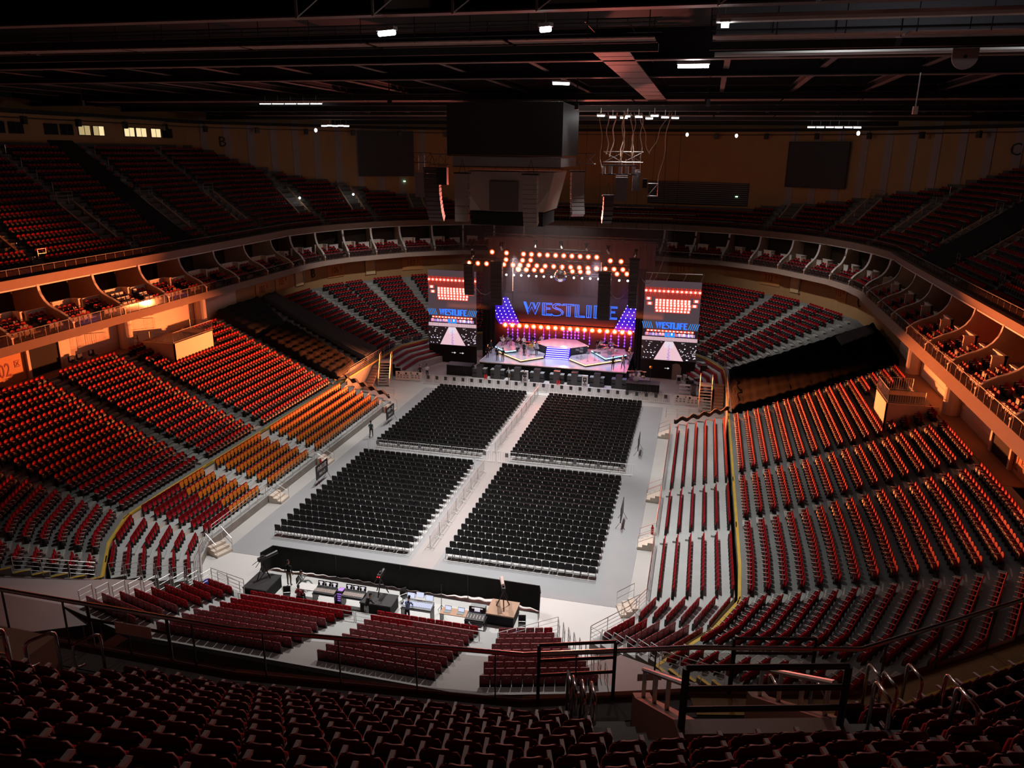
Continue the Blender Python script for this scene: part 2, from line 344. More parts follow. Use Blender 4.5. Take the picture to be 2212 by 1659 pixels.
# ------------------------------------------------------------------ bleacher decks
for sg, side in ((1, 'right'), (-1, 'left')):
    d = MB(); r = MB(); w = MB()
    for j in range(6):
        A = offs(BLEA, 0.844 * j - 0.78); B = offs(BLEA, 0.844 * j + 0.064); strip(d, A, B, BZ(j), BZ(j), sg)
        C = offs(BLEA, 0.844 * j + 0.066); strip(r, C, C, BZ(j), BZ(j) + (0.262 if j < 5 else 0.55), sg)
        for e in (0, 3): w.quad((sg * A[e][0], A[e][1], 0), (sg * B[e][0], B[e][1], 0), (sg * B[e][0], B[e][1], BZ(j)), (sg * A[e][0], A[e][1], BZ(j)))
    A = offs(BLEA, -0.78); strip(w, A, A, 0.0, BZ(0), sg)
    struct('floor_bleacher_' + side, d, 'tread'); struct('trim_bleacher_riser_' + side, r, 'riser'); struct('wall_bleacher_' + side, w, 'concd')
    mb = MB()
    for y in (5.38, 13.35):
        for j in range(5):
            mb.box((sg * (15.78 + 0.844 * j - 0.15), y, BZ(j) + 0.065), (0.42, 1.15, 0.13)); 
    for j in range(5):
        p = at(offs(BLEA, 0.844 * j - 0.15), 1.0); mb.box((sg * p[0], p[1], BZ(j) + 0.065), (0.42, 1.1, 0.13), -sg * 0.5)
    struct('floor_bleacher_steps_' + side, mb, 'tread')
d = MB(); r = MB()
def near(j, d=0.0):
    P = offs(NEAR, 0.844 * j + d)
    a, b = P[0], P[1]; L = math.dist(a, b); P[0] = (a[0] + (a[0] - b[0]) / L * (0.17 * j + 0.35), a[1] + (a[1] - b[1]) / L * (0.17 * j + 0.35))
    a, b = P[3], P[2]; L = math.dist(a, b); P[3] = (a[0] + (a[0] - b[0]) / L * (0.19 * j + 0.35), a[1] + (a[1] - b[1]) / L * (0.19 * j + 0.35))
    return P
for j in range(10):
    A, B = near(j, -0.78), near(j, 0.064); strip(d, A, B, BZ(j), BZ(j)); strip(r, B, B, BZ(j), BZ(j + 1))
    for e in (0, 3): r.quad((*A[e], 0), (*B[e], 0), (*B[e], BZ(j)), (*A[e], BZ(j)))
A = near(0, -0.78); strip(r, A, A, 0.0, BZ(0))
struct('floor_end_bleacher', d, 'tread'); struct('wall_end_bleacher', r, 'darkp')
# ------------------------------------------------------------------ suite ring, slabs and fascias
def seg_pts(P): return [(x, y) for x, y in P]
for sg, side in ((1, 'right'), (-1, 'left')):
    lo = MB(); A = offs(SUL, -0.45); B = offs(SUL, 0.02); C = offs(SUL, 6.0)
    strip(lo, C, A, 11.36, 11.40, sg); strip(lo, A, B, 11.40, 12.0, sg); strip(lo, B, C, 12.0, 12.02, sg)
    struct('trim_lower_fascia_' + side, lo, 'fasc')
    up = MB(); U = SUU; V = offs(SUU, -0.6); C = offs(SUU, 4)
    strip(up, C, U, 15.53, 15.53, sg); strip(up, U, V, 15.53, 16.42, sg); strip(up, V, offs(SUU, 2.2), 16.42, 16.1, sg)
    struct('trim_upper_fascia_' + side, up, 'fasc')
    hd = MB(); strip(hd, offs(SUU, -0.03), offs(SUU, -0.05), 15.43, 15.55, sg); strip(hd, offs(SUU, 0.12), offs(SUU, -0.03), 15.43, 15.43, sg); struct('trim_suite_header_' + side, hd, 'white')
    sf = MB()
    for r_ in range(3):
        strip(sf, offs(SUL, 0.1 + 0.72 * r_), offs(SUL, 0.1 + 0.72 * (r_ + 1)), 12.04 + 0.3 * r_, 12.04 + 0.3 * r_, sg)
        strip(sf, offs(SUL, 0.1 + 0.72 * (r_ + 1)), offs(SUL, 0.1 + 0.72 * (r_ + 1)), 12.04 + 0.3 * r_, 12.34 + 0.3 * r_, sg)
    strip(sf, offs(SUL, 2.26), offs(SUL, 6.0), 12.94, 12.94, sg); struct('floor_suite_' + side, sf, 'concd')
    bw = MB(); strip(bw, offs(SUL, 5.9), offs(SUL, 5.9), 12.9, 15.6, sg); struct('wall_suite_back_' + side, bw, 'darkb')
    # concourse wall below the suites
    cw = MB(); strip(cw, offs(SUL, 1.6), offs(SUL, 1.6), 2.0, 11.4, sg); o = struct('wall_concourse_' + side, cw, 'cream' if 0 else 'wall')
# ------------------------------------------------------------------ upper bowl
for sg, side in ((1, 'right'), (-1, 'left')):
    b = MB()
    for k in range(22):
        i0 = 9 if k > 14 else 0
        A = offs(UPR, UO(k) - 0.68)[i0:]; B = offs(UPR, UO(k) + 0.12)[i0:]
        strip(b, A, B, UZ(k), UZ(k), sg); strip(b, B, B, UZ(k), UZ(k + 1), sg)
    A = offs(UPR, -0.1); strip(b, A, offs(UPR, 0.7), 16.05, 16.05, sg)
    struct('floor_upper_bowl_' + side, b, mat('upper_bowl_concrete', (0.12, 0.12, 0.115), 0.85, noise=0.2, scale=0.6))
nf = MB()
for sg in (1, -1):
    A = UPR[:10]; strip(nf, A, A, 15.0, 16.2, sg); strip(nf, A, offs(UPR, 1.2)[:10], 15.0, 15.0, sg)
struct('trim_near_fascia', nf, 'fasc')
# ------------------------------------------------------------------ outer wall with grey stripes, roof
for sg, side in ((1, 'right'), (-1, 'left')):
    w = MB(); st = MB(); acc = 0
    strip(w, OUT, OUT, 14.0, 31.5, sg); struct('wall_outer_' + side, w, 'wall')
    P = offs(OUT, -0.06)
    for x, y, a in along(sub(P, 1.2, 7.5), 3.35): st.box((sg * x, y, 24.5), (1.05, 0.05, 13), a if sg > 0 else -a)
    struct('trim_wall_stripe_' + side, st, 'walls')
w = MB(); w.bx(-55, 55, -60, -59.6, 10, 36); struct('wall_near', w, 'dark')
w = MB(); w.quad((-60, -62, 36), (-60, 90, 36), (60, 90, 36), (60, -62, 36)); struct('ceiling', w, 'roof')
# ------------------------------------------------------------------ seats
def plate(out, y0, y1, tilt=0.0, piv=(0, 0), m=0):
    mb = MB(); mb.prism(out, 'y', y0, y1, m); c, s = math.cos(tilt), math.sin(tilt); o = []
    for x, y, z in mb.v:
        yy, zz = y - piv[0], z - piv[1]; o.append((x, piv[0] + yy * c + zz * s, piv[1] + zz * c - yy * s))
    mb.v = o; return mb
def rr(w, z0, z1, r, arch=0.0, n=3):
    """rounded panel outline, arched top"""
    o = [(-w / 2 + r * 0.6, z0), (w / 2 - r * 0.6, z0), (w / 2, z0 + r * 0.6)]
    for i in range(n + 1):
        a = PI / 2 * i / n; o.append((w / 2 - r + r * math.cos(a), z1 - arch - r + r * math.sin(a)))
    if arch: o += [(w * 0.17, z1 - arch * 0.2), (0, z1), (-w * 0.17, z1 - arch * 0.2)]
    for i in range(n + 1):
        a = PI / 2 * (1 + i / n); o.append((-w / 2 + r + r * math.cos(a), z1 - arch - r + r * math.sin(a)))
    o.append((-w / 2, z0 + r * 0.6)); return o
def arena_parts():
    back = plate(rr(0.455, 0.42, 0.90, 0.13, 0.03), -0.05, 0.0, 0.16, (0, 0.42))
    pan = plate(rr(0.43, 0.34, 0.66, 0.08), -0.20, -0.145, 0.10, (-0.15, 0.34)); shell = plate(rr(0.44, 0.31, 0.64, 0.1), -0.255, -0.20, 0.10, (-0.15, 0.34))
    arm = MB(); arm.box((-0.255, -0.19, 0.655), (0.042, 0.34, 0.03))
    fr = MB(); fr.box((-0.255, -0.12, 0.33), (0.03, 0.24, 0.60)); fr.bx(-0.24, 0.25, -0.05, 0.0, 0.30, 0.42)
    return [('backrest', back, 'red'), ('seat_cushion', pan, 'redcush'), ('seat_shell', shell, 'blackp'), ('armrest', arm, 'arm'), ('frame', fr, 'blackp')]
def bleacher_parts(col, front):
    back = plate(rr(0.465, 0.36, 0.86, 0.06), -0.045, 0.0, 0.06, (0, 0.3)); pan = plate(rr(0.43, 0.30, 0.80, 0.09), -0.082, -0.047, 0.05, (0, 0.3))
    fr = MB(); fr.bx(-0.235, -0.20, -0.13, 0.02, 0.0, 0.55); fr.bx(0.20, 0.235, -0.13, 0.02, 0.0, 0.55); fr.bx(-0.22, 0.22, -0.02, 0.02, 0.20, 0.36)
    dot = MB(); dot.box((0.0, 0.045, 0.72), (0.05, 0.012, 0.035))
    return [('backrest', back, col), ('folded_seat', pan, front), ('frame', fr, 'blackp'), ('number_tag', dot, 'arm')]
def floor_parts():
    back = plate(rr(0.445, 0.40, 0.90, 0.06), -0.035, 0.015, 0.10, (0, 0.45)); seat = MB(); seat.prism(rr(0.44, -0.46, -0.04, 0.06), 'z', 0.41, 0.46)
    fr = MB()
    for s in (-1, 1):
        fr.tube([(s * 0.235, 0.10, 0.0), (s * 0.235, -0.02, 0.45), (s * 0.235, 0.03, 0.80)], 0.013, 5); fr.tube([(s * 0.235, -0.42, 0.0), (s * 0.235, -0.30, 0.42)], 0.013, 5); fr.box((s * 0.235, -0.2, 0.44), (0.026, 0.5, 0.026))
    fr.box((0, 0.05, 0.25), (0.47, 0.02, 0.02))
    return [('frame', fr, 'blackp'), ('seat', seat, 'chair'), ('backrest', back, 'chair')]
def proto(name, parts, label, cat, group):
    r = thing(name, label, cat, (0, 0, 0), 0, group)
    for pn, mb, mm in parts: obj(pn, mb, mm, r)
    return r
def proto1(name, parts, label, cat, group):
    """one mesh with several materials, for seats that show as a few pixels"""
    mb = MB()
    for i, (pn, p, mm) in enumerate(parts): mb.merge(p, i)
    return tag(obj(name, mb, [p[2] for p in parts]), label, cat, group)
def populate(pr, places):
    """places: (x, y, z, angle, label); the first uses the model itself"""
    for i, (x, y, z, a, lab) in enumerate(places):
        if i == 0: pr.location = (x, y, z); pr.rotation_euler = (0, 0, a); pr['label'] = lab
        else: copy_tree(pr, (x, y, z), a, lab)
AP = arena_parts()
# --- lower bowl fixed seats
BLK = [(3.03, 3.40, 'the small entrance block'), (3.60, 4.90, 'the corner block'), (5.10, SY(4.75), 'the bend block'), (SY(6.0), SY(12.7), 'the middle block'), (SY(14.05), SY(27.75), 'the long block'),
       (SY(40.8), 7.86, 'the far side block'), (8.14, 8.52, 'the far corner block'), (8.55, 8.88, 'the far corner block'), (9.12, 9.9, 'the screen block'), (10.1, 12.6, 'the block behind the stage')]
arena = []
for sg, side in ((1, 'right'), (-1, 'left')):
    for a, b, nm in BLK:
        for k in range(16):
            if nm == 'the far side block' and sg > 0: continue
            P = sub(offs(RING, LO(k)), a, b); pts = along(P, 0.51)
            for i, (x, y, ang) in enumerate(pts):
                if k >= 12 and 15.9 < y < 23.6: continue
                if k == 15 and 3.5 < a < 5 : continue
                p = (sg * x, y, LZ(k), ang * sg if sg > 0 else -ang)
                arena.append((p, nm, side, k + 1, i + 1))
def show(p, dz=0.7):
    return seen((p[0], p[1], p[2] + dz), 4)
def split(items, n):
    vis = [(show(t[0]), i) for i, t in enumerate(items)]
    near = sorted((d, i) for d, i in vis if d)[:n]; ids = {i for d, i in near}
    return [items[i] for d, i in near], [t for i, t in enumerate(items) if i not in ids]
def L4(t, head): return '%s, %s of the %s row, %s on the %s' % (head, nth(t[4]), nth(t[3]), t[1].replace('the ', ''), t[2])
near_a, rest_a = split(arena, 300)
populate(proto('arena_chair', AP, '', 'seat', 'fixed seats of the lower bowl'), [(*t[0], L4(t, 'red flip seat')) for t in near_a])
mass('lower_bowl_seating', AP, [t[0] for t in rest_a], 'rows of red flip seats filling the rest of the lower bowl', 'seats', 'fixed seats of the lower bowl')
# --- bleacher seats
red_b = []; org_b = []
for sg, side in ((1, 'right'), (-1, 'left')):
    for j in range(6):
        R = offs(BLEA, 0.844 * j)
        for a, b, nm, mx in ((0.06, 0.94, 'the lower corner bleacher', 9), (1.06, 1.9, 'the upper corner bleacher', 9), (2.02, 2 + 7.75 / 32.9, 'the front side bleacher', 99), (2 + 9.0 / 32.9, 2 + 15.7 / 32.9, 'the middle side bleacher', 99), (2 + 17.0 / 32.9, 2 + 31.2 / 32.9, 'the long side bleacher', 99)):
            for i, (x, y, ang) in enumerate(along(sub(R, a, b), 0.505)):
                p = (sg * x, y, BZ(j), ang if sg > 0 else -ang); t = (p, nm, side, j + 1, i + 1)
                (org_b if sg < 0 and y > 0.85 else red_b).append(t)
for j in range(9):
    P = near(j); R = offs(NEAR, 0.844 * j); s = 0.13 * j
    lft = [(P[0][0] + 0.35, P[0][1] - 0.08), (R[1][0] - 0.15 - 0.02 * j, R[1][1] + 0.04)]
    x1 = -8.05 - 0.13 * j
    for q, nm in ((lft, 'left end bleacher'), ([(x1, R[1][1]), (-1.35 - 0.05 * j, R[1][1])], 'end bleacher behind the mixing desks'),
                  ([(-0.05, R[1][1]), (6.45 - 0.03 * j, R[1][1])], 'end bleacher left of the numbered steps'), ([(R[2][0] + 0.3 - 0.02 * j, R[2][1] + 0.09), (P[3][0] - 0.3, P[3][1] - 0.09)], 'end bleacher right of the numbered steps')):
        for i, (x, y, ang) in enumerate(along(q, 0.505)): red_b.append(((x, y, BZ(j), ang), nm, 'near end', j + 1, i + 1))
nb, rb = split(red_b, 300)
BP = bleacher_parts('maroon', 'maroon')
populate(proto('bleacher_chair', BP, '', 'seat', 'red bleacher seats'), [(*t[0], 'dark red bleacher seat, %s of the %s row, %s' % (nth(t[4]), nth(t[3]), t[1]) + ('' if t[2] == 'near end' else ' on the ' + t[2])) for t in nb])
mass('bleacher_seating', bleacher_parts('red', 'red'), [t[0] for t in rb], 'remaining rows of red folded bleacher seats beside the arena floor', 'seats', 'red bleacher seats')
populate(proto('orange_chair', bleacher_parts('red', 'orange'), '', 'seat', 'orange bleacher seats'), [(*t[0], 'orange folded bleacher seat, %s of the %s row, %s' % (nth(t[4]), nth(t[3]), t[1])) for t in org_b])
# --- floor chairs
fc = []
for nm, x0, y0, rows in (('near block left of the barrier', -11.62, 0.0, 18), ('near block right of the barrier', 1.30, 0.0, 18), ('far block left of the barrier', -11.62, 18.35, 21), ('far block right of the barrier', 1.30, 18.35, 21)):
    pit = 15.32 / 17 if rows == 18 else 18.06 / 20
    for k in range(rows):
        for i in range(20):
            sx = random.uniform(-0.012, 0.012)
            fc.append(((x0 + 0.26 + 0.516 * i + sx, y0 + pit * k, 0.03, PI + random.uniform(-0.03, 0.03)), nm, '', k + 1, i + 1))
nf_, rf_ = split(fc, 300)
FP = floor_parts()
populate(proto('floor_chair', FP, '', 'chair', 'black chairs on the arena floor'), [(*t[0], 'black floor chair, %s from left, %s row, %s' % (nth(t[4]), nth(t[3]), t[1])) for t in nf_])
mass('floor_chair_rows', FP, [t[0] for t in rf_], 'black chairs in straight rows filling the rest of the floor blocks', 'chairs', 'black chairs on the arena floor')
# --- suite seats
sui = []
PART = [2.4 + 6.15 * i for i in range(8)]
def bays():
    b = [((34.5, PART[i]), (34.5, PART[i + 1])) for i in range(7)]
    b = [((34.45, -3.75), (34.45, 2.4))] + b
    q = [(34.6, 45.45)] + SUL[2:]; b += [(q[i], q[i + 1]) for i in range(len(q) - 1)]
    return b
BAYS = bays()
for sg, side in ((1, 'right'), (-1, 'left')):
    for bi, (a, b) in enumerate(BAYS[:18]):
        L = math.dist(a, b); dx, dy = (b[0] - a[0]) / L, (b[1] - a[1]) / L; nx, ny = dy, -dx; ang = math.atan2(-dy, -dx)
        for r_ in range(3):
            s = 0.72 * r_ + 0.62; u0 = 0.5; n1 = 3 if L > 4 else 2
            us = [0.75 + 0.56 * i + 0.10 * r_ for i in range(n1 + 1)] + [L - 0.7 - 0.56 * i - 0.12 * r_ for i in range(n1)]
            for i, u in enumerate(sorted(us)):
                p = (sg * (a[0] + dx * u + nx * s), a[1] + dy * u + ny * s, 12.05 + 0.3 * r_, ang if sg > 0 else -ang)
                sui.append((p, '%s suite balcony from the near end' % nth(bi + 1), side, r_ + 1, i + 1))
ns_, rs_ = split(sui, 300)
populate(proto1('suite_chair', AP, '', 'seat', 'seats of the suite balconies'), [(*t[0], 'red suite seat, %s in the %s row, %s %s' % (nth(t[4]), ('front', 'middle', 'back')[t[3] - 1], t[2], t[1].replace('the ', ''))) for t in ns_])
mass('suite_seating', AP, [t[0] for t in rs_], 'more red seats in the far suite balconies', 'seats', 'seats of the suite balconies')
# ------------------------------------------------------------------ stage
def poly(out, z0, z1): return MB().prism(out, 'z', z0, z1)
def inset(P, d):
    cx = sum(p[0] for p in P) / len(P); cy = sum(p[1] for p in P) / len(P)
    return [(x + (cx - x) * d, y + (cy - y) * d) for x, y in P]
deckm = mat('lilac_stage_floor', (0.42, 0.42, 0.50), 0.22, noise=0.06, scale=0.6); rism = mat('pale_riser_top', (0.50, 0.52, 0.56), 0.25, noise=0.05, scale=0.8)
st = thing('stage', 'long black skirted concert stage with a glossy lilac floor', 'stage', (0, 44, 0))
d = MB(); d.bx(-9.05, 9.05, 0.05, 10.6, 1.76, 1.80); obj('deck_top', d, deckm, st)
d = MB(); d.bx(-9.0, 9.0, 0.1, 10.5, 0, 1.755); obj('skirt', d, 'cloth', st)
d = MB(); d.bx(-9.07, 9.07, 0.0, 0.05, 1.70, 1.815); d.bx(-9.1, -9.05, 0, 7, 1.70, 1.815); d.bx(9.05, 9.1, 0, 4.6, 1.70, 1.815); obj('edge_trim', d, 'white', st)
def riser(name, P, z0, z1, label, edges, lm, group='risers on the stage'):
    r = thing(name, label, 'platform', (P[0][0], P[0][1], z0), 0, group); Q = [(x - P[0][0], y - P[0][1]) for x, y in P]
    obj('riser_top', poly(Q, z1 - z0 - 0.05, z1 - z0), rism, r); obj('riser_body', poly(inset(Q, 0.03), 0, z1 - z0 - 0.05), 'darkp', r)
    for a, b in edges:
        A, B = Q[a], Q[b]; L = math.dist(A, B); n = int(L / 0.19); ang = math.atan2(B[1] - A[1], B[0] - A[0]); e = MB()
        for i in range(n):
            t = (i + 0.5) / n; e.box((A[0] + (B[0] - A[0]) * t, A[1] + (B[1] - A[1]) * t, z1 - z0 - 0.10), (0.13 if lm == 'amber' else 0.17, 0.06, 0.10), ang)
        obj('light_strip', e, lm if lm != 'amber' else mat('amber_strip', (1, 0.6, 0.3), 0.5, noise=0, emit=3.0, ecol=(1, 0.5, 0.22)), r)
    return r
riser('stage_riser', [(-3.6, 50.7), (-1.65, 48.9), (1.6, 48.9), (3.55, 50.7), (1.5, 53.5), (-1.6, 53.5)], 1.8, 3.1, 'tall hexagonal riser in the middle of the stage, amber lit back edges', [(5, 0), (3, 4)], 'amber')
riser('stage_riser', [(-7.9, 48.6), (-3.95, 44.9), (-1.62, 47.4), (-1.7, 48.8), (-3.7, 50.6), (-5.4, 50.9)], 1.8, 2.15, 'low amber edged riser left of the stage stairs', [(0, 1), (1, 2)], 'amber')
riser('stage_riser', [(8.0, 48.7), (5.4, 50.9), (3.7, 50.6), (1.7, 48.8), (1.62, 47.4), (4.05, 44.9)], 1.8, 2.15, 'low amber edged riser right of the stage stairs', [(4, 5), (5, 0)], 'amber')
bl = mat('ice_blue_strip', (0.4, 0.8, 1), 0.5, noise=0, emit=2.2, ecol=(0.35, 0.75, 1.0)); M['icestrip'] = bl
riser('stage_riser', [(-8.5, 49.6), (-6.5, 47.35), (-5.4, 48.3), (-5.5, 51.0), (-7.0, 52.8), (-8.6, 52.0)], 1.8, 2.5, 'raised blue edged riser at the left end of the stage', [(0, 1), (1, 2)], 'icestrip')
riser('stage_riser', [(3.9, 50.9), (6.2, 47.3), (8.5, 49.95), (8.0, 52.6), (5.4, 52.9)], 1.8, 2.5, 'raised blue edged riser at the right end of the stage under the drum kit', [(0, 1), (1, 2)], 'icestrip')
t = thing('stage_stairs', 'blue lit stairs with rows of white bulbs up the central riser', 'stairs', (0, 47.75, 1.8))
for i in range(6):
    s = MB(); s.bx(-1.5, 1.5, 0.19 * i, 1.14, 0.2167 * i, 0.2167 * (i + 1)); obj('step', s, 'blued', t)
b = MB()
for i in range(6):
    for j in range(18): b.box((-1.40 + 0.165 * j, 0.19 * i - 0.02, 0.2167 * i + 0.12), (0.075, 0.03, 0.075))
obj('bulb_row', b, 'whiteblue', t)
# backdrop and video wall
t = thing('stage_backdrop', 'tall dark cloth backdrop closing the rear of the stage', 'curtain', (0, 55.2, 0))
b = MB()
for i in range(44):
    x = -11 + 0.5 * i; b.box((x + 0.25, 0.06 * math.sin(i * 1.9), 8.0), (0.52, 0.12, 16.0), 0.12 * (-1) ** i)
obj('drape', b, mat('umber_cloth', (0.06, 0.035, 0.03), 0.9), t); b = MB(); b.tube([(-11.2, 0, 16.0), (11.2, 0, 16.0)], 0.08, 6); obj('top_batten', b, 'dsteel', t)
vw = mat('video_wall_face', (0.05, 0.035, 0.035), 0.45, noise=0.05)
t = thing('video_backdrop', 'wide dark video wall behind the band carrying the blue outlined lettering', 'screen', (0, 54.15, 1.8))
b = MB(); b.bx(-10.2, 10.4, 0.0, 0.25, 0, 6.9); obj('screen_face', b, vw, t); b = MB(); b.bx(-10.4, 10.6, 0.25, 0.45, 0, 7.1); obj('support_frame', b, 'dsteel', t)
# lettering: outlined letters of blue tube, x0, x1 and strokes in a unit box
LET = {'W': [[(0, 1), (.28, 0), (.5, .62), (.72, 0), (1, 1), (.86, 1), (.70, .42), (.54, .98), (.46, .98), (.30, .42), (.12, 1), (0, 1)], [(.06, 1), (.29, .2)], [(.62, 1), (.74, .5)]],
       'E': [[(0, 0), (1, 0), (1, .1), (.38, .1), (.38, .5), (.8, .5), (.8, .6), (.38, .6), (.38, .9), (1, .9), (1, 1), (0, 1), (0, 0)], [(.18, .04), (.18, .96)]],
       'S': [[(.95, .86), (.7, 1), (.35, 1), (.12, .84), (.12, .66), (.35, .56), (.72, .46), (.9, .28), (.8, .08), (.5, 0), (.2, .0), (.02, .14)], [(.75, .86), (.5, .92), (.3, .8), (.35, .68), (.8, .54), (1, .36), (.96, .1)]],
       'T': [[(0, 1), (1, 1), (1, .9), (.66, .9), (.66, 0), (.34, 0), (.34, .9), (0, .9), (0, 1)], [(.5, .02), (.5, .9)]],
       'L': [[(0, 1), (.36, 1), (.36, .1), (1, .1), (1, 0), (0, 0), (0, 1)], [(.18, .04), (.18, .96)]],
       'I': [[(.1, 0), (.9, 0), (.9, 1), (.1, 1), (.1, 0)], [(.5, .02), (.5, .98)]],
       'F': [[(0, 0), (.38, 0), (.38, .46), (.8, .46), (.8, .56), (.38, .56), (.38, .9), (1, .9), (1, 1), (0, 1), (0, 0)], [(.18, .04), (.18, .96)]]}
def lettering(parent, spec, z0, h, r, y, k=1.0):
    for ch, x0, x1 in spec:
        b = MB()
        for pl in LET[ch]: b.tube([(x0 + (x1 - x0) * u, y, z0 + h * w) for u, w in pl], r, 5)
        obj('letter', b, 'blue', parent)
SPEC = [('W', -5.8, -3.6), ('E', -3.25, -1.95), ('S', -2.05, -0.45), ('T', -0.5, 1.0), ('L', 1.15, 2.45), ('I', 2.6, 3.3), ('F', 3.65, 4.95), ('E', 5.3, 6.65)]
t = thing('neon_sign', 'blue outlined band name in tall letters across the video wall', 'sign', (0, 54.08, 6.05)); lettering(t, SPEC, 0.0, 1.62, 0.05, -0.06)
for sg in (-1, 1):
    t = thing('bulb_board', 'slanted deep blue bulb panel at the %s end of the video wall' % ('left' if sg < 0 else 'right'), 'light panel', (sg * 7.9, 53.98, 4.45), 0, 'blue bulb panels')
    p = MB(); p.prism([(-sg * 1.7, 0), (sg * 1.2, 0), (sg * 2.2, 1.5), (sg * 2.2, 3.7), (sg * 0.1, 3.7)], 'y', 0, 0.1); obj('panel', p, 'blued', t)
    for i in range(5):
        b = MB(); x0 = -1.5 + 0.62 * i
        for j in range(9):
            z = 0.15 + 0.42 * j; x = x0 + 0.46 * 0.42 * j
            if x < 2.2: b.ball((sg * x, -0.04, z), 0.06, 6)
        obj('bulb_row', b, 'whiteblue', t)
# lamps
def lamp_proto(name, label, r, mm, group, dark='dsteel', loc=(0, 0, 0)):
    t = thing(name, label, 'stage light', loc, 0, group)
    b = MB(); b.tube([(0, 0.34, 0), (0, 0.02, 0)], [r * 0.6, r * 1.08], 10); obj('housing', b, dark, t)
    b = MB(); b.tube([(0, 0.015, 0), (0, -0.03, 0)], [r, r * 0.8], 10); obj('lens', b, mm, t)
    if mm == 'amber': b = MB(); b.tube([(0, 0.012, 0), (0, 0.0, 0)], r * 1.5, 12); obj('painted_halo', b, mat('red_halo_glow', (1, 0.1, 0.03), 0.5, noise=0, emit=0.8, ecol=(1, 0.10, 0.02)), t)  # flat glowing ring paints the red halo round the lens
    b = MB(); b.tube([(-r * 1.15, 0.18, 0), (-r * 1.15, 0.18, r * 1.7), (r * 1.15, 0.18, r * 1.7), (r * 1.15, 0.18, 0)], 0.025, 4); b.tube([(0, 0.18, r * 1.7), (0, 0.18, r * 1.7 + 0.2)], 0.03, 4); obj('yoke', b, dark, t)
    return t
def row_lamps(pr, pts, lab):
    for i, (x, y, z) in enumerate(pts):
        L = lab % nth(i + 1)
        if i == 0 and pr['label'] == '': pr.location = (x, y, z); pr['label'] = L
        else: copy_tree(pr, (x, y, z), None, L)
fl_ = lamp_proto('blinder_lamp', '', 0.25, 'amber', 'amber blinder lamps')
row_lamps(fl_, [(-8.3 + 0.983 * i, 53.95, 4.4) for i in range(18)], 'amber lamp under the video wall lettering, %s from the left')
t = thing('lamp_rail', 'black rail carrying the row of amber lamps under the lettering', 'rail', (0, 54.02, 4.72)); b = MB(); b.bx(-8.9, 9.0, -0.04, 0.04, 0.0, 0.08); obj('bar', b, 'dsteel', t)
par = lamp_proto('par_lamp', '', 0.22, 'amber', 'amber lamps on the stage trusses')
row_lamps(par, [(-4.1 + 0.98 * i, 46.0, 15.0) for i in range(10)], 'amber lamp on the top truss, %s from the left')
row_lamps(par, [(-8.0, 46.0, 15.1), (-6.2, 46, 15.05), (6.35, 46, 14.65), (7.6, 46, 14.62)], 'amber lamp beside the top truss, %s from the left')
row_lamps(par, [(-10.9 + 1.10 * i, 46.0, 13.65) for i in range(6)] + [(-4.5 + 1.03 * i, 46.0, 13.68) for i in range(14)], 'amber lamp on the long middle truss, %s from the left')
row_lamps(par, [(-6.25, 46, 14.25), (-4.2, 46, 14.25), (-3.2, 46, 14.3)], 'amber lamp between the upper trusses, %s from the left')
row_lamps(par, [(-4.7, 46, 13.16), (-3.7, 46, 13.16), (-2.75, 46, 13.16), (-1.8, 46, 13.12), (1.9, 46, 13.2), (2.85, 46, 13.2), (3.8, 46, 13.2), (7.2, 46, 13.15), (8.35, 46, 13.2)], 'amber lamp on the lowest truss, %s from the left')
sm = lamp_proto('pin_lamp', '', 0.12, 'lamp', 'small white lamps under the stage trusses')
row_lamps(sm, [(-6.2 + 0.93 * i, 46, 12.42) for i in range(7)] + [(2.1 + 0.98 * i, 46, 12.45) for i in range(4)] + [(7.5, 46, 12.4), (8.5, 46, 12.4)], 'small white lamp below the lowest truss, %s from the left')
def truss(name, a, b, w, label, cat='truss', mm='dsteel', parent=None):
    a, b = Vector(a), Vector(b); L = (b - a).length; t = thing(name, label, cat, a); d = (b - a).normalized(); s = Vector((0, 0, 1)).cross(d)
    if s.length < 0.1: s = Vector((1, 0, 0))
    s.normalize(); u = d.cross(s); ch = MB(); br = MB(); n = max(2, int(L / (w * 1.4)))
    C4 = [s * w / 2 + u * w / 2, -s * w / 2 + u * w / 2, -s * w / 2 - u * w / 2, s * w / 2 - u * w / 2]
    for c in C4: ch.tube([c, c + d * L], 0.028, 5)
    for i in range(n):
        p, q = d * (L * i / n), d * (L * (i + 1) / n)
        for k in range(4): br.tube([p + C4[k], q + C4[(k + 1) % 4]], 0.014, 4, cap=False)
    obj('chords', ch, mm, t); obj('lattice', br, mm, t); return t
truss('lighting_truss', (-4.8, 46.3, 15.5), (5.4, 46.3, 15.5), 0.35, 'top lighting truss above the middle of the stage')
truss('lighting_truss', (-11.6, 46.3, 14.15), (9.2, 46.3, 14.15), 0.35, 'long middle lighting truss over the stage')
truss('lighting_truss', (-6.6, 46.3, 12.85), (9.0, 46.3, 12.75), 0.3, 'lowest lighting truss over the stage')
truss('lighting_truss', (-10.4, 50.5, 16.6), (13.0, 50.5, 16.6), 0.5, 'long rear truss high behind the stage lamps')
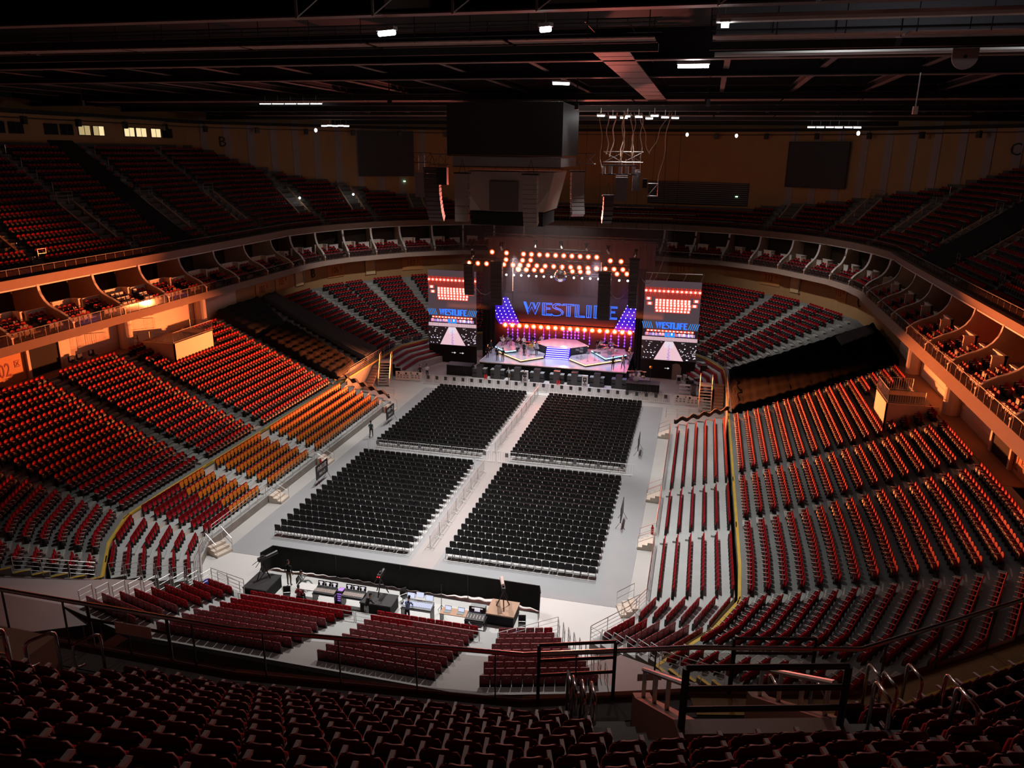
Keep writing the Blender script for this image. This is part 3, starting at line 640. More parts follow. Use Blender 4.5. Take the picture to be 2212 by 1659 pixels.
for i, x in enumerate((-5.3, 5.35)):
    t = thing('light_strip_pole', 'thin vertical amber strip hanging %s of the mirror ball' % ('left', 'right')[i], 'stage light', (x, 45.7, 9.0)); b = MB(); b.bx(-0.05, 0.05, 0, 0.1, 0, 5.6); obj('strip_housing', b, 'dsteel', t)
    b = MB()
    for k in range(22): b.box((0, -0.03, 1.6 + 0.18 * k), (0.07, 0.05, 0.08))
    obj('strip_lamps', b, mat('amber_dim', (1, 0.5, 0.25), 0.5, noise=0, emit=1.6, ecol=(1, 0.33, 0.14)), t)
# moving heads on the upper truss
mh = thing('moving_head_light', '', 'stage light', (0, 0, 0), 0, 'moving head lights over the stage'); b = MB(); b.bx(-0.2, 0.2, -0.15, 0.15, 0.5, 0.7); obj('base', b, 'dsteel', mh)
b = MB(); b.bx(-0.2, -0.14, -0.08, 0.08, 0.05, 0.5); b.bx(0.14, 0.2, -0.08, 0.08, 0.05, 0.5); obj('yoke', b, 'dsteel', mh); b = MB(); b.tube([(0, -0.2, -0.22), (0, 0.12, 0.22)], [0.17, 0.12], 8); obj('head', b, 'steel', mh)
for i, (x, y, z) in enumerate([(-2.7, 46.2, 16.0), (0.4, 46.2, 16.0), (3.4, 46.2, 15.9), (6.0, 46.2, 15.7), (-6.9, 46.2, 15.6), (-10.6, 46.2, 15.2), (-10.5, 46.2, 14.4), (9.3, 46.2, 15.4)]):
    L = 'silver moving head light standing on the stage trusses, %s in the list from the middle' % nth(i + 1)
    L = 'silver moving head light above the amber lamps, %s from the stage centre' % nth(i + 1)
    if i == 0: mh.location = (x, y, z); mh['label'] = L
    else: copy_tree(mh, (x, y, z), i * 0.7, L)
t = thing('mirror_ball', 'large mirror ball hanging in front of the stage lamps', 'mirror ball', (0.55, 45.6, 12.7)); b = MB(); b.ball((0, 0, 0), 0.78, 24); obj('mirror_tiles', b, mat('mirror_tile', (0.85, 0.85, 0.9), 0.08, 1.0, noise=0.25, scale=14), t)
b = MB(); b.tube([(0, 0, 0.78), (0, 0, 1.4)], 0.03, 5); obj('hanger', b, 'dsteel', t)
for i, x in enumerate([-7.9, -7.25, -6.55, -5.65, -4.95, -4.2, -3.0, -2.2, -1.35, -0.25, 0.25, 0.75, 1.25, 1.7, 2.45, 3.2, 5.2, 6.0, 7.0, 7.8, 8.65]):
    b = MB(); n = 4 if i < 3 or i > 16 else 3; lowz = 2.55 if i < 9 or i > 14 else 3.2
    for k in range(n): b.ball((0, 0, lowz + 0.42 * k), 0.115, 8)
    b.tube([(0, 0.05, lowz), (0, 0.05, 4.3)], 0.02, 4); o = obj('bulb_string', b, 'violet', None, (x, 53.9, 0)); tag(o, 'violet bulb string below the amber lamps, %s from the left' % nth(i + 1), 'stage light', 'violet bulb strings')
# side screens with their picture
def screen(x0, x1, side):
    w = x1 - x0; t = thing('video_screen', 'tall portrait video screen on the %s side of the stage' % side, 'screen', ((x0 + x1) / 2, 49.0, 2.35), 0, 'side video screens'); hw = w / 2; H = 9.8
    b = MB(); b.bx(-hw, hw, 0.03, 0.3, 0, H); obj('frame', b, 'dsteel', t)
    E_ = lambda nm, c, e: mat(nm, c, 0.5, noise=0, emit=e, ecol=c)
    mats = [E_('screen_black', (0.10, 0.075, 0.09), 0.55), E_('screen_red', (1, 0.10, 0.06), 0.9), E_('screen_star', (1, 0.75, 0.65), 1.6), E_('screen_blue', (0.02, 0.30, 1.0), 1.0), E_('screen_pink', (0.86, 0.60, 0.68), 0.85), E_('screen_white', (0.8, 0.75, 0.85), 0.85), E_('screen_dark', (0.02, 0.015, 0.018), 0.5), E_('screen_glow', (0.45, 0.05, 0.04), 0.5), E_('screen_violet', (0.45, 0.30, 0.75), 0.7)]
    b = MB(); b.bx(-hw, hw, 0, 0.03, 0, H, m=0); Y = [0.0]
    def q(x0, x1, z0, z1, m, sk=0.0, lay=1):
        y = -0.008 * lay; b.quad((x0 * hw, y, z0), (x1 * hw, y, z0), (x1 * hw + sk, y, z1), (x0 * hw + sk, y, z1), m)
    q(-1, 1, 7.85, 9.0, 7); q(-0.62, 0.62, 5.9, 7.85, 7)
    for rz, n, a, bnd in ((8.55, 13, -0.95, 0.95), (7.45, 10, -0.55, 0.6), (7.15, 10, -0.55, 0.6), (6.85, 10, -0.55, 0.62), (6.5, 10, -0.55, 0.62), (6.15, 10, -0.52, 0.6)):
        q(a - 0.06, bnd + 0.06, rz - 0.16, rz + 0.16, 1, 0, 2)
        for i in range(n):
            x = a + (bnd - a) * i / (n - 1); q(x - 0.035, x + 0.035, rz - 0.12, rz + 0.12, 2, 0, 3)
            if rz > 8: q(x - 0.008, x + 0.008, rz - 0.38, rz + 0.38, 1, 0, 3)
    for x, z in ((-0.85, 7.6), (-0.8, 7.0), (0.85, 7.5), (0.8, 6.9)): q(x - 0.05, x + 0.05, z - 0.14, z + 0.14, 2, 0, 3); q(x - 0.1, x + 0.1, z - 0.2, z + 0.2, 1, 0, 2)
    for sg in (-1, 1):
        for i in range(5): x = sg * (0.64 + 0.075 * i); q(x - 0.012, x + 0.012, 3.95, 4.75, 3, sg * 0.28, 2)
    q(-1, 1, 2.95, 3.85, 6, 0, 1); q(-0.85, 0.85, 3.55, 3.8, 1, 0, 2)
    for i in range(13): x = -0.8 + 1.6 * i / 12; q(x - 0.03, x + 0.03, 3.6, 3.75, 2, 0, 3)
    q(-0.9, 0.9, 3.05, 3.4, 8, 0, 2); q(-0.18, 0.18, 2.95, 3.5, 3, 0, 4)
    rg = random.Random(5)
    for i in range(34): x = rg.uniform(-0.85, 0.85); q(x - 0.02, x + 0.02, 3.05 + rg.random() * 0.2, 3.45, 5 if i % 3 else 1, 0, 5)
    q(-1, 1, 2.45, 2.9, 4, 0, 1)
    for i in range(40): x = -0.98 + 1.96 * i / 39; q(x - 0.006, x + 0.006, 2.45, 2.9, 6, 0, 2)
    q(-1, 1, 0, 2.45, 6, 0, 1)
    b.quad((-0.52 * hw, -0.02, 0.02), (0.55 * hw, -0.02, 0.02), (0.15 * hw, -0.02, 2.3), (-0.17 * hw, -0.02, 2.3), 4); b.quad((-0.16 * hw, -0.03, 1.6), (0.16 * hw, -0.03, 1.6), (0.14 * hw, -0.03, 2.4), (-0.16 * hw, -0.03, 2.4), 5)
    for i in range(9): z = 0.1 + 0.22 * i; k = 1 - i / 11; q(-0.05 * k, 0.05 * k, z, z + 0.13, 8, 0.06 * (-1) ** i, 5)
    for i in range(70):
        z = rg.uniform(0.1, 2.3); k = 1 - z / 2.5; s_ = rg.choice((-1, 1)); lim = 0.2 + 0.38 * k
        x = s_ * rg.uniform(lim, 0.97); q(x - 0.02, x + 0.02, z, z + 0.05 + 0.06 * k, 5, s_ * 0.05, 2)
    obj('picture', b, mats, t)
    sp = [(c, a / 6.2 * hw * 0.56, e / 6.2 * hw * 0.56) for c, a, e in SPEC]
    lettering(t, sp, 4.0, 0.75, 0.035, -0.05)
    b = MB(); b.bx(-hw, hw, 0.0, 0.25, -2.35, -0.02); obj('base_skirt', b, 'cloth', t)
    if side == 'right':
        b = MB()
        for k in range(4): b.tube([(-hw + 0.5 + k * 2.0, 0.2, H), (-hw + 0.8 + k * 2.0, 0.2, H + 0.9)], 0.05, 5)
        b.tube([(-hw, 0.2, H + 0.9), (hw, 0.2, H + 0.9)], 0.05, 5); obj('top_hanger', b, 'steel', t)
    return t
screen(-17.4, -10.9, 'left'); screen(10.35, 17.0, 'right')
for x, sd in ((-14.0, 'left'), (13.6, 'right')):
    for i in range(2 if x < 0 else 1):
        t = thing('exit_arrow_sign', 'small white arrow sign on the black skirt below the %s video screen%s' % (sd, (', outer one', ', inner one')[i] if x < 0 else ''), 'sign', (x + 1.1 * i, 48.96, 1.35))
        b = MB(); b.bx(-0.28, 0.2, 0, 0.02, -0.03, 0.03); b.prism([(0.1, -0.14), (0.32, 0), (0.1, 0.14)], 'y', 0, 0.02); obj('arrow', b, mat('white_sign', (0.8, 0.8, 0.8), 0.5, noise=0, emit=0.6), t)
for x0, x1, nm in ((-10.9, -9.15, 'left'), (9.2, 10.35, 'right')):
    t = thing('stage_wing_drape', 'black drape filling the gap between the stage and the %s video screen' % nm, 'curtain', ((x0 + x1) / 2, 52.0, 0)); b = MB()
    n = 6
    for i in range(n): b.box(((x1 - x0) * ((i + 0.5) / n - 0.5), 0.05 * (-1) ** i, 6.5), ((x1 - x0) / n * 1.05, 0.1, 13.0), 0.15 * (-1) ** i)
    obj('drape', b, 'cloth', t)
# line arrays
def line_array(x, y, z, n, w, h, bend, label, rz=0.0, mm='darkp', front='blackp', group='hanging loudspeaker arrays'):
    t = thing('speaker_array', label, 'loudspeaker', (x, y, z), rz, group); a = 0.0; py, pz = 0.0, 0.0; cab = []
    fr = MB(); fr.bx(-w / 2 - 0.1, w / 2 + 0.1, -0.3, 0.3, 0.02, 0.14); fr.tube([(-w / 4, 0, 0.1), (0, 0, 1.2)], 0.02, 4); fr.tube([(w / 4, 0, 0.1), (0, 0, 1.2)], 0.02, 4); obj('flying_frame', fr, 'dsteel', t)
    for i in range(n):
        b = MB(); b.prism([(-0.36, -h / 2 * 0.96), (0.3, -h / 2 * 0.75), (0.3, h / 2 * 0.75), (-0.36, h / 2 * 0.96)], 'x', -w / 2, w / 2); c, s = math.cos(a), math.sin(a)
        b.v = [(X, py + Y * c - (Z - h / 2 + h / 2) * s * 1.0, pz - h / 2 + Z * c + Y * s) for X, Y, Z in b.v]; obj('cabinet', b, mm, t)
        py += math.sin(a) * h; pz -= math.cos(a) * h; a += bend * (0.4 + i / n)
    return t
line_array(-6.75, 43.6, 14.2, 11, 1.35, 0.46, 0.012, 'dark loudspeaker array hanging beside the left amber strip')
line_array(-10.2, 43.6, 13.7, 8, 1.1, 0.44, 0.05, 'slim loudspeaker array hanging above the left video screen')
line_array(6.1, 43.6, 13.6, 12, 1.4, 0.46, 0.012, 'dark loudspeaker array hanging in front of the blue lettering')
line_array(9.35, 43.6, 15.2, 13, 1.0, 0.43, 0.03, 'long loudspeaker array hanging beside the right video screen')
for i, (a, b_, sag, lab) in enumerate((((-10.3, 43.5, 13.2), (-7.2, 43.5, 11.0), 1.6, 'looping black cable left of the stage'), ((9.2, 43.5, 12.6), (6.4, 43.5, 12.2), 1.7, 'looping black cable right of the stage'), ((9.6, 43.8, 14.6), (12.6, 45.5, 15.5), 2.6, 'long cable sagging above the right video screen'))):
    pts = [tuple(Vector(a).lerp(Vector(b_), k / 14) - Vector((0, 0, sag * 4 * (k / 14) * (1 - k / 14)))) for k in range(15)]; m_ = MB(); m_.tube(pts, 0.035, 5); tag(obj('sagging_cable', m_, 'steel'), lab, 'cable')
# cabinets, cases and extinguishers along the stage front
def counter(x, label, first=[None]):
    if first[0] is not None: return copy_tree(first[0], (x, 43.55, 0), None, label)
    t = thing('subwoofer_stack', label, 'loudspeaker', (x, 43.55, 0), 0, 'black cabinets along the stage front'); first[0] = t
    b = MB(); b.bx(-0.38, 0.38, -0.55, 0.3, 0, 1.55); obj('tower', b, mat('charcoal_cabinet', (0.055, 0.055, 0.058), 0.5), t); b = MB(); b.bx(-0.38, 0.38, -0.57, 0.3, 1.55, 1.6); obj('tower_lid', b, 'darkp', t)
    for s in (-1, 1):
        b = MB()
        for z in (0.0, 0.62): b.bx(s * 0.39, s * 0.86, -0.5, 0.3, z, z + 0.5)
        b.bx(s * 0.39, s * 0.86, -0.35, 0.3, 0.5, 0.62); obj('wing', b, 'darkp', t); b = MB(); b.bx(s * 0.39, s * 0.86, -0.5, 0.3, 1.12, 1.17); obj('wing_top', b, 'greyc', t)
    return t
for i, x in enumerate([-8.75, -6.5, -4.0, -1.55, 0.9, 3.05, 5.75, 8.35]): counter(x, 'black stepped speaker cabinet against the stage front, %s from the left' % nth(i + 1))
def case(x, label):
    t = thing('flight_case', label, 'case', (x, 43.0, 0), 0, 'white cases by the stage front'); b = MB(); b.bx(-0.34, 0.34, -0.2, 0.2, 0.08, 1.35); obj('case_body', b, 'shirtw', t)
    b = MB(); b.bx(-0.22, 0.22, -0.225, -0.2, 0.62, 1.15); b.bx(-0.06, 0.06, -0.225, -0.2, 0.45, 0.62); b.bx(-0.22, 0.22, -0.225, -0.2, 0.2, 0.27); b.bx(-0.22, 0.22, -0.225, -0.2, 0.34, 0.4); obj('black_emblem', b, 'blackp', t)
    b = MB(); b.ball((0, -0.235, 0.9), 0.13, 8, (1, 0.1, 1)); obj('emblem_disc', b, 'greyc', t)
case(-2.95, 'white upright case with black emblem, nearer the stage centre'); case(4.35, 'white upright case with black emblem, nearer the drum kit')
for i, (x, lab) in enumerate(((-7.95, 'leftmost'), (-7.72, 'second'), (1.1, 'third'), (1.33, 'rightmost'))):
    t = thing('fire_extinguisher', 'red fire extinguisher standing before the stage cabinets, %s of four' % lab, 'fire extinguisher', (x, 42.6, 0), 0, 'fire extinguishers'); b = MB(); b.lathe([(0.09, 0), (0.1, 0.05), (0.1, 0.5), (0.05, 0.6), (0.03, 0.66)], n=8); obj('cylinder', b, 'redobj', t)
    b = MB(); b.bx(-0.06, 0.06, -0.02, 0.02, 0.64, 0.70); obj('valve', b, 'blackp', t)
for x0, x1, y0, z, lab in ((-13.1, -9.95, 43.3, 1.25, 'long black draped table left of the stage front'), (9.35, 13.1, 41.7, 1.2, 'black draped platform right of the stage under the spare drum kit')):
    t = thing('draped_platform', lab, 'table', ((x0 + x1) / 2, y0, 0)); b = MB(); w = (x1 - x0) / 2; n = 22
    out = [(-w + 2 * w * i / n, 0.04 * (-1) ** i) for i in range(n + 1)] + [(w, 1.6), (-w, 1.6)]; b.prism(out, 'z', 0, z); obj('cloth_skirt', b, 'cloth', t); b = MB(); b.bx(-w - 0.04, w + 0.04, -0.06, 1.64, z, z + 0.04); obj('top_board', b, 'darkp', t)
# ------------------------------------------------------------------ crowd barriers
def barrier(w, h, bars, plaque, name, group, slab):
    t = thing(name, '', 'barrier', (0, 0, 0), 0, group); b = MB(); b.tube([(-w / 2 + 0.03, 0, 0.12), (-w / 2 + 0.03, 0, h), (w / 2 - 0.03, 0, h), (w / 2 - 0.03, 0, 0.12), (-w / 2 + 0.03, 0, 0.12)], 0.024, 6); obj('frame', b, 'galv', t)
    b = MB()
    for i in range(1, bars): x = -w / 2 + w * i / bars; b.tube([(x, 0, 0.12), (x, 0, h)], 0.01, 4, cap=False)
    obj('infill_bars', b, 'galv', t)
    for s in (-1, 1):
        f = MB(); f.tube([(s * w * 0.36, -0.28, 0.01), (s * w * 0.36, 0, 0.16), (s * w * 0.36, 0.28, 0.01)], 0.018, 5); obj('foot', f, 'galv', t)
    if plaque:
        p = MB(); p.bx(-plaque / 2, plaque / 2, -0.035, -0.02, h - 0.16 - plaque * 1.1, h - 0.1); obj('plaque', p, slab, t)
    return t
M['plaq'] = mat('grey_plaque', (0.30, 0.30, 0.32), 0.6)
pr = barrier(1.06, 1.15, 5, 0.34, 'stage_barrier', 'barrier panels before the stage', 'darkp')
bk = MB(); bk.bx(-0.5, 0.5, 0.03, 0.045, 0.14, 1.05); obj('lower_plate', bk, mat('frosted_plate', (0.75, 0.75, 0.75), 0.4, noise=0.04, alpha=0.4), pr)
populate(pr, [(-13.9 + 1.075 * i, 39.25 - 0.03 * abs(i - 13), 0, 0, 'silver barrier panel before the stage, %s from the left' % nth(i + 1)) for i in range(27)])
pr = barrier(2.0, 1.1, 9, 0.30, 'cross_barrier', 'barrier panels across the floor', 'plaq'); populate(pr, [(-11.1 + 2.05 * i, 17.3 + 0.02 * i, 0, 0, 'silver barrier panel across the floor, %s from the left' % nth(i + 1)) for i in range(12)])
pr = barrier(2.0, 1.1, 9, 0, 'aisle_barrier', 'barrier panels along the centre aisle', 'plaq')
populate(pr, [(-0.15 - 0.02 * i, 1.9 + 2.05 * i, 0, PI / 2, 'barrier panel along the near centre aisle, %s from the camera' % nth(i + 1)) for i in range(7)] + [(-0.42 + 0.02 * i, 20.4 + 2.08 * i, 0, PI / 2, 'barrier panel along the far centre aisle, %s from the cross barrier' % nth(i + 1)) for i in range(9)])
# ------------------------------------------------------------------ suite partitions, headers, rooms
PROF = [(0.02, 12.45), (0.55, 12.95), (1.15, 13.28), (1.7, 13.5), (2.2, 13.78), (2.6, 14.15), (2.88, 14.6), (3.03, 15.05), (3.1, 15.5)]
def partition():
    t = thing('suite_divider', '', 'partition', (0, 0, 0), 0, 'curved partitions between the suites')
    out = PROF + [(5.8, 15.5), (5.8, 12.0), (0.02, 12.0)]; b = MB(); b.prism(out, 'x', -0.07, 0.07); obj('wall_panel', b, 'tan', t)
    b = MB(); n = len(PROF)
    v = []
    for s, z in PROF: v += [(-0.13, s - 0.03, z), (0.13, s - 0.03, z), (0.13, s, z + 0.09), (-0.13, s, z + 0.09)]
    f = []
    for i in range(n - 1):
        for j in range(4): f.append((i * 4 + j, i * 4 + (j + 1) % 4, i * 4 + 4 + (j + 1) % 4, i * 4 + 4 + j))
    f += [(0, 1, 2, 3), (n * 4 - 1, n * 4 - 2, n * 4 - 3, n * 4 - 4)]; b.add(v, f); obj('curved_cap', b, 'white', t); return t
pl = []; rooms = []
for sg, side in ((1, 'right'), (-1, 'left')):
    n = 0
    for y in [-3.75] + PART: n += 1; pl.append((sg * 34.42, y, 0, sg * -PI / 2 if 0 else (PI / 2 if sg < 0 else -PI / 2), 'cream S-curved suite partition, %s from the near end on the %s' % (nth(n), side)))
    for i in range(2, 11):
        n += 1; d = Vector((SUU[i][0] - SUL[i][0], SUU[i][1] - SUL[i][1])); a = math.atan2(-d.x, d.y)     # local +Y turns outward
        pl.append((sg * SUL[i][0], SUL[i][1], 0, sg * a, 'cream S-curved suite partition, %s from the near end on the %s' % (nth(n), side)))
populate(partition(), pl)
def bay(a, b, sg, label, i):
    L = math.dist(a, b); ang = math.atan2(-(b[1] - a[1]), -(b[0] - a[0])); ang = ang if sg > 0 else -ang; mx, my = (a[0] + b[0]) / 2, (a[1] + b[1]) / 2
    t = thing('suite_counter', label, 'counter', (sg * mx, my, 12.94), ang, 'white counters at the back of the suites')
    s = -sg * 0.0; b_ = MB(); w = L * 0.36
    b_.bx(-w - 0.2, -0.2, 2.45, 2.6, 0.0, 0.95); b_.bx(-0.38, -0.2, 1.7, 2.6, -0.2, 0.95); obj('low_wall', b_, 'cream', t); b_ = MB(); b_.bx(-w - 0.25, -0.15, 2.4, 2.66, 0.95, 1.02); b_.bx(-0.42, -0.15, 1.65, 2.66, 0.95, 1.02); obj('counter_top', b_, 'white', t)
    b_ = MB(); b_.bx(0.9, w + 0.9, 2.45, 2.6, 0.0, 0.7); b_.bx(0.85, w + 0.95, 2.4, 2.66, 0.7, 0.76); obj('second_counter', b_, 'white', t)
    return t
for sg, side in ((1, 'right'), (-1, 'left')):
    for i, (a, b) in enumerate(BAYS[:18]):
        bay(a, b, sg, 'white stepped counter behind the seats of the %s %s suite' % (nth(i + 1), side), i)
        if i < 9:
            L = math.dist(a, b); ang = math.atan2(-(b[1] - a[1]), -(b[0] - a[0])); ang = ang if sg > 0 else -ang
            t = thing('wall_television', 'dark television on the back wall of the %s %s suite' % (nth(i + 1), side), 'television', (sg * ((a[0] + b[0]) / 2 + 5.6), (a[1] + b[1]) / 2 + 0.6, 14.35), ang, 'televisions in the suites')
            b_ = MB(); b_.bx(-0.6, 0.6, -0.05, 0.05, -0.37, 0.37); obj('bezel', b_, 'blackp', t); b_ = MB(); b_.bx(-0.56, 0.56, -0.06, -0.05, -0.33, 0.33); obj('display', b_, mat('dark_glass', (0.01, 0.01, 0.012), 0.1, noise=0), t)
# jerseys and covers over the seats of one suite on the left
n = 0
for i in range(14):
    r_, c_ = divmod(i, 5); x = -(34.5 + 0.62 + 0.72 * r_ - 0.04); y = PART[2] + 0.75 + 0.56 * c_ + (1.3 if c_ > 2 else 0) + 0.1 * r_
    n += 1; b = MB(); b.bx(-0.24, 0.24, -0.10, 0.07, 0.45, 0.93); b.bx(-0.24, 0.24, -0.42, -0.05, 0.38, 0.5); b.bx(-0.3, 0.3, -0.08, 0.06, 0.5, 0.72); b2 = MB()
    t = thing('seat_jersey', 'white and navy jersey over a suite seat, %s in the row by the %s' % (nth(c_ + 1), ('railing', 'middle steps', 'lounge')[r_]), 'jersey', (x, y, 12.05 + 0.3 * r_), PI / 2, 'jerseys on the seats of one suite')
    obj('jersey_body', b, 'navy' if i % 3 else 'shirtw', t); b2.bx(-0.2, 0.2, -0.115, 0.085, 0.62, 0.96); obj('jersey_shoulders', b2, 'shirtw', t)
# red lit lounge on the right side
t = thing('lounge_light', 'glowing red tube light inside one right hand suite', 'light', (38.6, 17.4, 13.2)); b = MB(); b.tube([(0, 0, 0), (0, 0, 1.9)], 0.07, 6); obj('tube', b, mat('red_tube', (1, 0.03, 0.02), 0.5, noise=0, emit=6.0), t)
b = MB(); b.bx(-0.1, 0.1, -0.1, 0.1, -0.1, 0.0); obj('socket', b, 'dsteel', t)
# ------------------------------------------------------------------ balustrades: rail, posts, glass
gm = bpy.data.materials.new('balustrade_glass'); gm.use_nodes = True; MATS['balustrade_glass'] = gm; M['glass'] = gm
nt = gm.node_tree; nt.nodes.clear(); o_ = nt.nodes.new('ShaderNodeOutputMaterial'); mx = nt.nodes.new('ShaderNodeMixShader'); tr = nt.nodes.new('ShaderNodeBsdfTransparent'); gl = nt.nodes.new('ShaderNodeBsdfPrincipled')
gl.inputs['Base Color'].default_value = (0.12, 0.07, 0.065, 1); gl.inputs['Roughness'].default_value = 0.06; tr.inputs[0].default_value = (0.80, 0.72, 0.70, 1); mx.inputs[0].default_value = 0.22
nt.links.new(tr.outputs[0], mx.inputs[1]); nt.links.new(gl.outputs[0], mx.inputs[2]); nt.links.new(mx.outputs[0], o_.inputs[0])
def balustrade(name, P, z, h, step, label, sg=1, rail=0.045, mm='steel', post='steel', glass=True):
    P = [(sg * x, y) for x, y in P]; c = P[0]; t = thing(name, label, 'railing', (c[0], c[1], z)); Q = [(x - c[0], y - c[1]) for x, y in P]
    b = MB(); b.tube([(x, y, h) for x, y in Q], rail, 8); obj('handrail', b, mm, t)
    if glass:
        g = MB()
        for i in range(len(Q) - 1): g.quad((*Q[i], 0.06), (*Q[i + 1], 0.06), (*Q[i + 1], h - 0.12), (*Q[i], h - 0.12))
        obj('glass_panel', g, 'glass', t)
    pts = along(Q, step); pm_ = MB(); pm_.bx(-0.012, 0.012, -0.02, 0.02, 0, h); p0 = None
    for x, y, a in pts[:100]:
        if p0 is None: p0 = obj('post', pm_, post, t, (x, y, 0), a)
        else: q = p0.copy(); COL.objects.link(q); q.location = (x, y, 0); q.rotation_euler = (0, 0, a)
    return t
for sg, side in ((1, 'right'), (-1, 'left')):
    balustrade('suite_balustrade', offs(SUL, 0.02)[:12], 12.0, 0.85, 1.22, 'glass balustrade along the lower suite fascia on the %s' % side, sg, post='dsteel')
    balustrade('tier_balustrade', offs(UPR, -0.02)[9:], 16.3, 0.85, 1.22, 'glass balustrade in front of the upper tier on the %s' % side, sg, post='dsteel')
# ------------------------------------------------------------------ concourse wall: cream panels, columns, signs
WL = offs(SUL, 1.55)
def on(P, i, s, sg, inset=0.0):
    a, b = P[i], P[i + 1]; L = math.dist(a, b); dx, dy = (b[0] - a[0]) / L, (b[1] - a[1]) / L
    ang = math.atan2(-dy, -dx); return (sg * (a[0] + (b[0] - a[0]) * s - dy * inset), a[1] + (b[1] - a[1]) * s + dx * inset, ang if sg > 0 else -ang)
for sg, side in ((1, 'right'), (-1, 'left')):
    b = MB()
    for y0, y1 in ((8.2, 15.1), (15.9, 26.5), (27.3, 34.4)): b.bx(sg * 35.93, sg * 36.05, y0, y1, 8.2, 11.38)
    struct('wall_cream_panel_' + side, b, 'cream')
    b = MB()
    for y0, y1 in ((8.2, 15.1), (15.9, 26.5), (27.3, 34.4)):
        for z in (9.25, 10.0, 10.75): b.bx(sg * 35.90, sg * 35.93, y0, y1, z, z + 0.03)
    struct('trim_panel_groove_' + side, b, 'riser')
    for k, y in enumerate((15.5, 26.9)): b = MB(); b.lathe([(0.62, 0), (0.62, 3.2)], n=16); o = tag(obj('concourse_column', b, 'cream', None, (sg * 35.45, y, 8.2), smooth=False), 'round cream column, %s from the near end, against the %s concourse wall' % (('first', 'second')[k], side), 'column', 'round concourse columns')
    b = MB(); b.bx(sg * 35.8, sg * 35.97, 4.85, 7.9, 7.4, 10.9); struct('door_concourse_' + side, b, 'dark')
    b = MB(); b.bx(sg * 35.7, sg * 36.0, 7.9, 8.2, 7.4, 11.0); b.bx(sg * 35.7, sg * 36, 4.6, 4.85, 7.4, 11); struct('trim_door_' + side, b, 'cream')
    f = MB(); f.bx(sg * 34.5, sg * 36, 2, 40, LZ(16) - 0.05, LZ(16) + 0.02); struct('floor_concourse_' + side, f, mat('brown_concourse_floor', (0.22, 0.14, 0.09), 0.7, noise=0.15))
def section_sign(num, i, s, sg, z, size, label, sub_=True, board=True, mm='signred', w=None):
    x, y, a = on(WL, i, s, sg, 0.06); t = thing('section_sign', label, 'sign', (x, y, z), a, 'section number signs')
    if board: b = MB(); w = w or size * 3.4; b.bx(-w / 2, w / 2, 0.0, 0.03, -size * 1.05, size * 1.05); obj('board', b, 'signor', t)
    text('number', num, size * 1.35, t, (-size * 0.25 if sub_ else 0, -0.01, 0), (PI / 2, 0, 0), mm, sx=0.72)
    if sub_: text('section_character', '\u533a', size * 0.55, t, (size * 1.05, -0.01, size * 0.25), (PI / 2, 0, 0), mm)
    return t
M['signred'] = mat('dark_red_letters', (0.22, 0.012, 0.012), 0.7, noise=0); M['signor'] = mat('ochre_sign_board', (0.56, 0.26, 0.09), 0.75, noise=0.06); M['signblk'] = mat('black_letters', (0.01, 0.01, 0.012), 0.7, noise=0)
section_sign('102', 0, 0.165, -1, 9.7, 1.15, 'orange lit wall sign reading 102 at the near end of the left concourse')
section_sign('103', 0, 0.895, -1, 9.95, 0.95, 'ochre wall sign reading 103 beside the covered seats'); section_sign('105', 0, 0.985, -1, 10.2, 0.95, 'ochre wall sign reading 105 left of the letter B')
section_sign('106', 3, 0.70, -1, 10.2, 0.95, 'ochre wall sign reading 106 right of the letter B'); section_sign('107', 6, 0.35, -1, 10.1, 0.95, 'ochre wall sign reading 107 above the seats beside the left video screen')
section_sign('111', 9, 0.28, 1, 10.2, 0.95, 'ochre wall sign reading 111 above the right video screen'); section_sign('112', 6, 0.45, 1, 10.3, 0.95, 'ochre wall sign reading 112 right of the stage'); section_sign('113', 3, 0.92, 1, 10.3, 0.95, 'ochre wall sign reading 113 left of the letter C')
section_sign('102', 0, 0.20, 1, 9.3, 1.15, 'orange lit wall sign at the near end of the right concourse')
for ch, P, i, s, sg, z, sz in (('B', WL, 2, 0.77, -1, 10.2, 1.7), ('C', WL, 2, 0.96, 1, 10.0, 1.7)):
    x, y, a = on(P, i, s, sg, 0.08); t = thing('wall_letter', 'black letter %s on the lower ochre wall' % ch, 'letter', (x, y, z), a, None); text('letter', ch, sz, t, (0, 0, 0), (PI / 2, 0, 0), 'signblk')
for ch, i, s, sg in (('B', 2, 0.23, -1), ('C', 2, 0.41, 1)):
    x, y, a = on(OUT, i, s, sg, 0.12); t = thing('wall_letter', 'black letter %s high on the upper outer wall' % ch, 'letter', (x, y, 27.6), a, None); text('letter', ch, 2.0, t, (0, 0, 0), (PI / 2, 0, 0), 'signblk')
for s_, y in (('101', 19.6), ('101', 24.3), ('102', 12.8), ('102', 10.2)):
    t = thing('direction_stencil', 'small red direction stencil reading %s on the left cream wall, %s' % (s_, {19.6: 'above the podium steps', 24.3: 'beyond the podium', 12.8: 'left of the column', 10.2: 'nearest the dark doorway'}[y]), 'sign', (-35.9, y, 10.95), PI / 2, 'red wall stencils'); text('stencil_text', s_ + '\u533a', 0.42, t, (0, 0, 0), (PI / 2, 0, 0), 'signred')
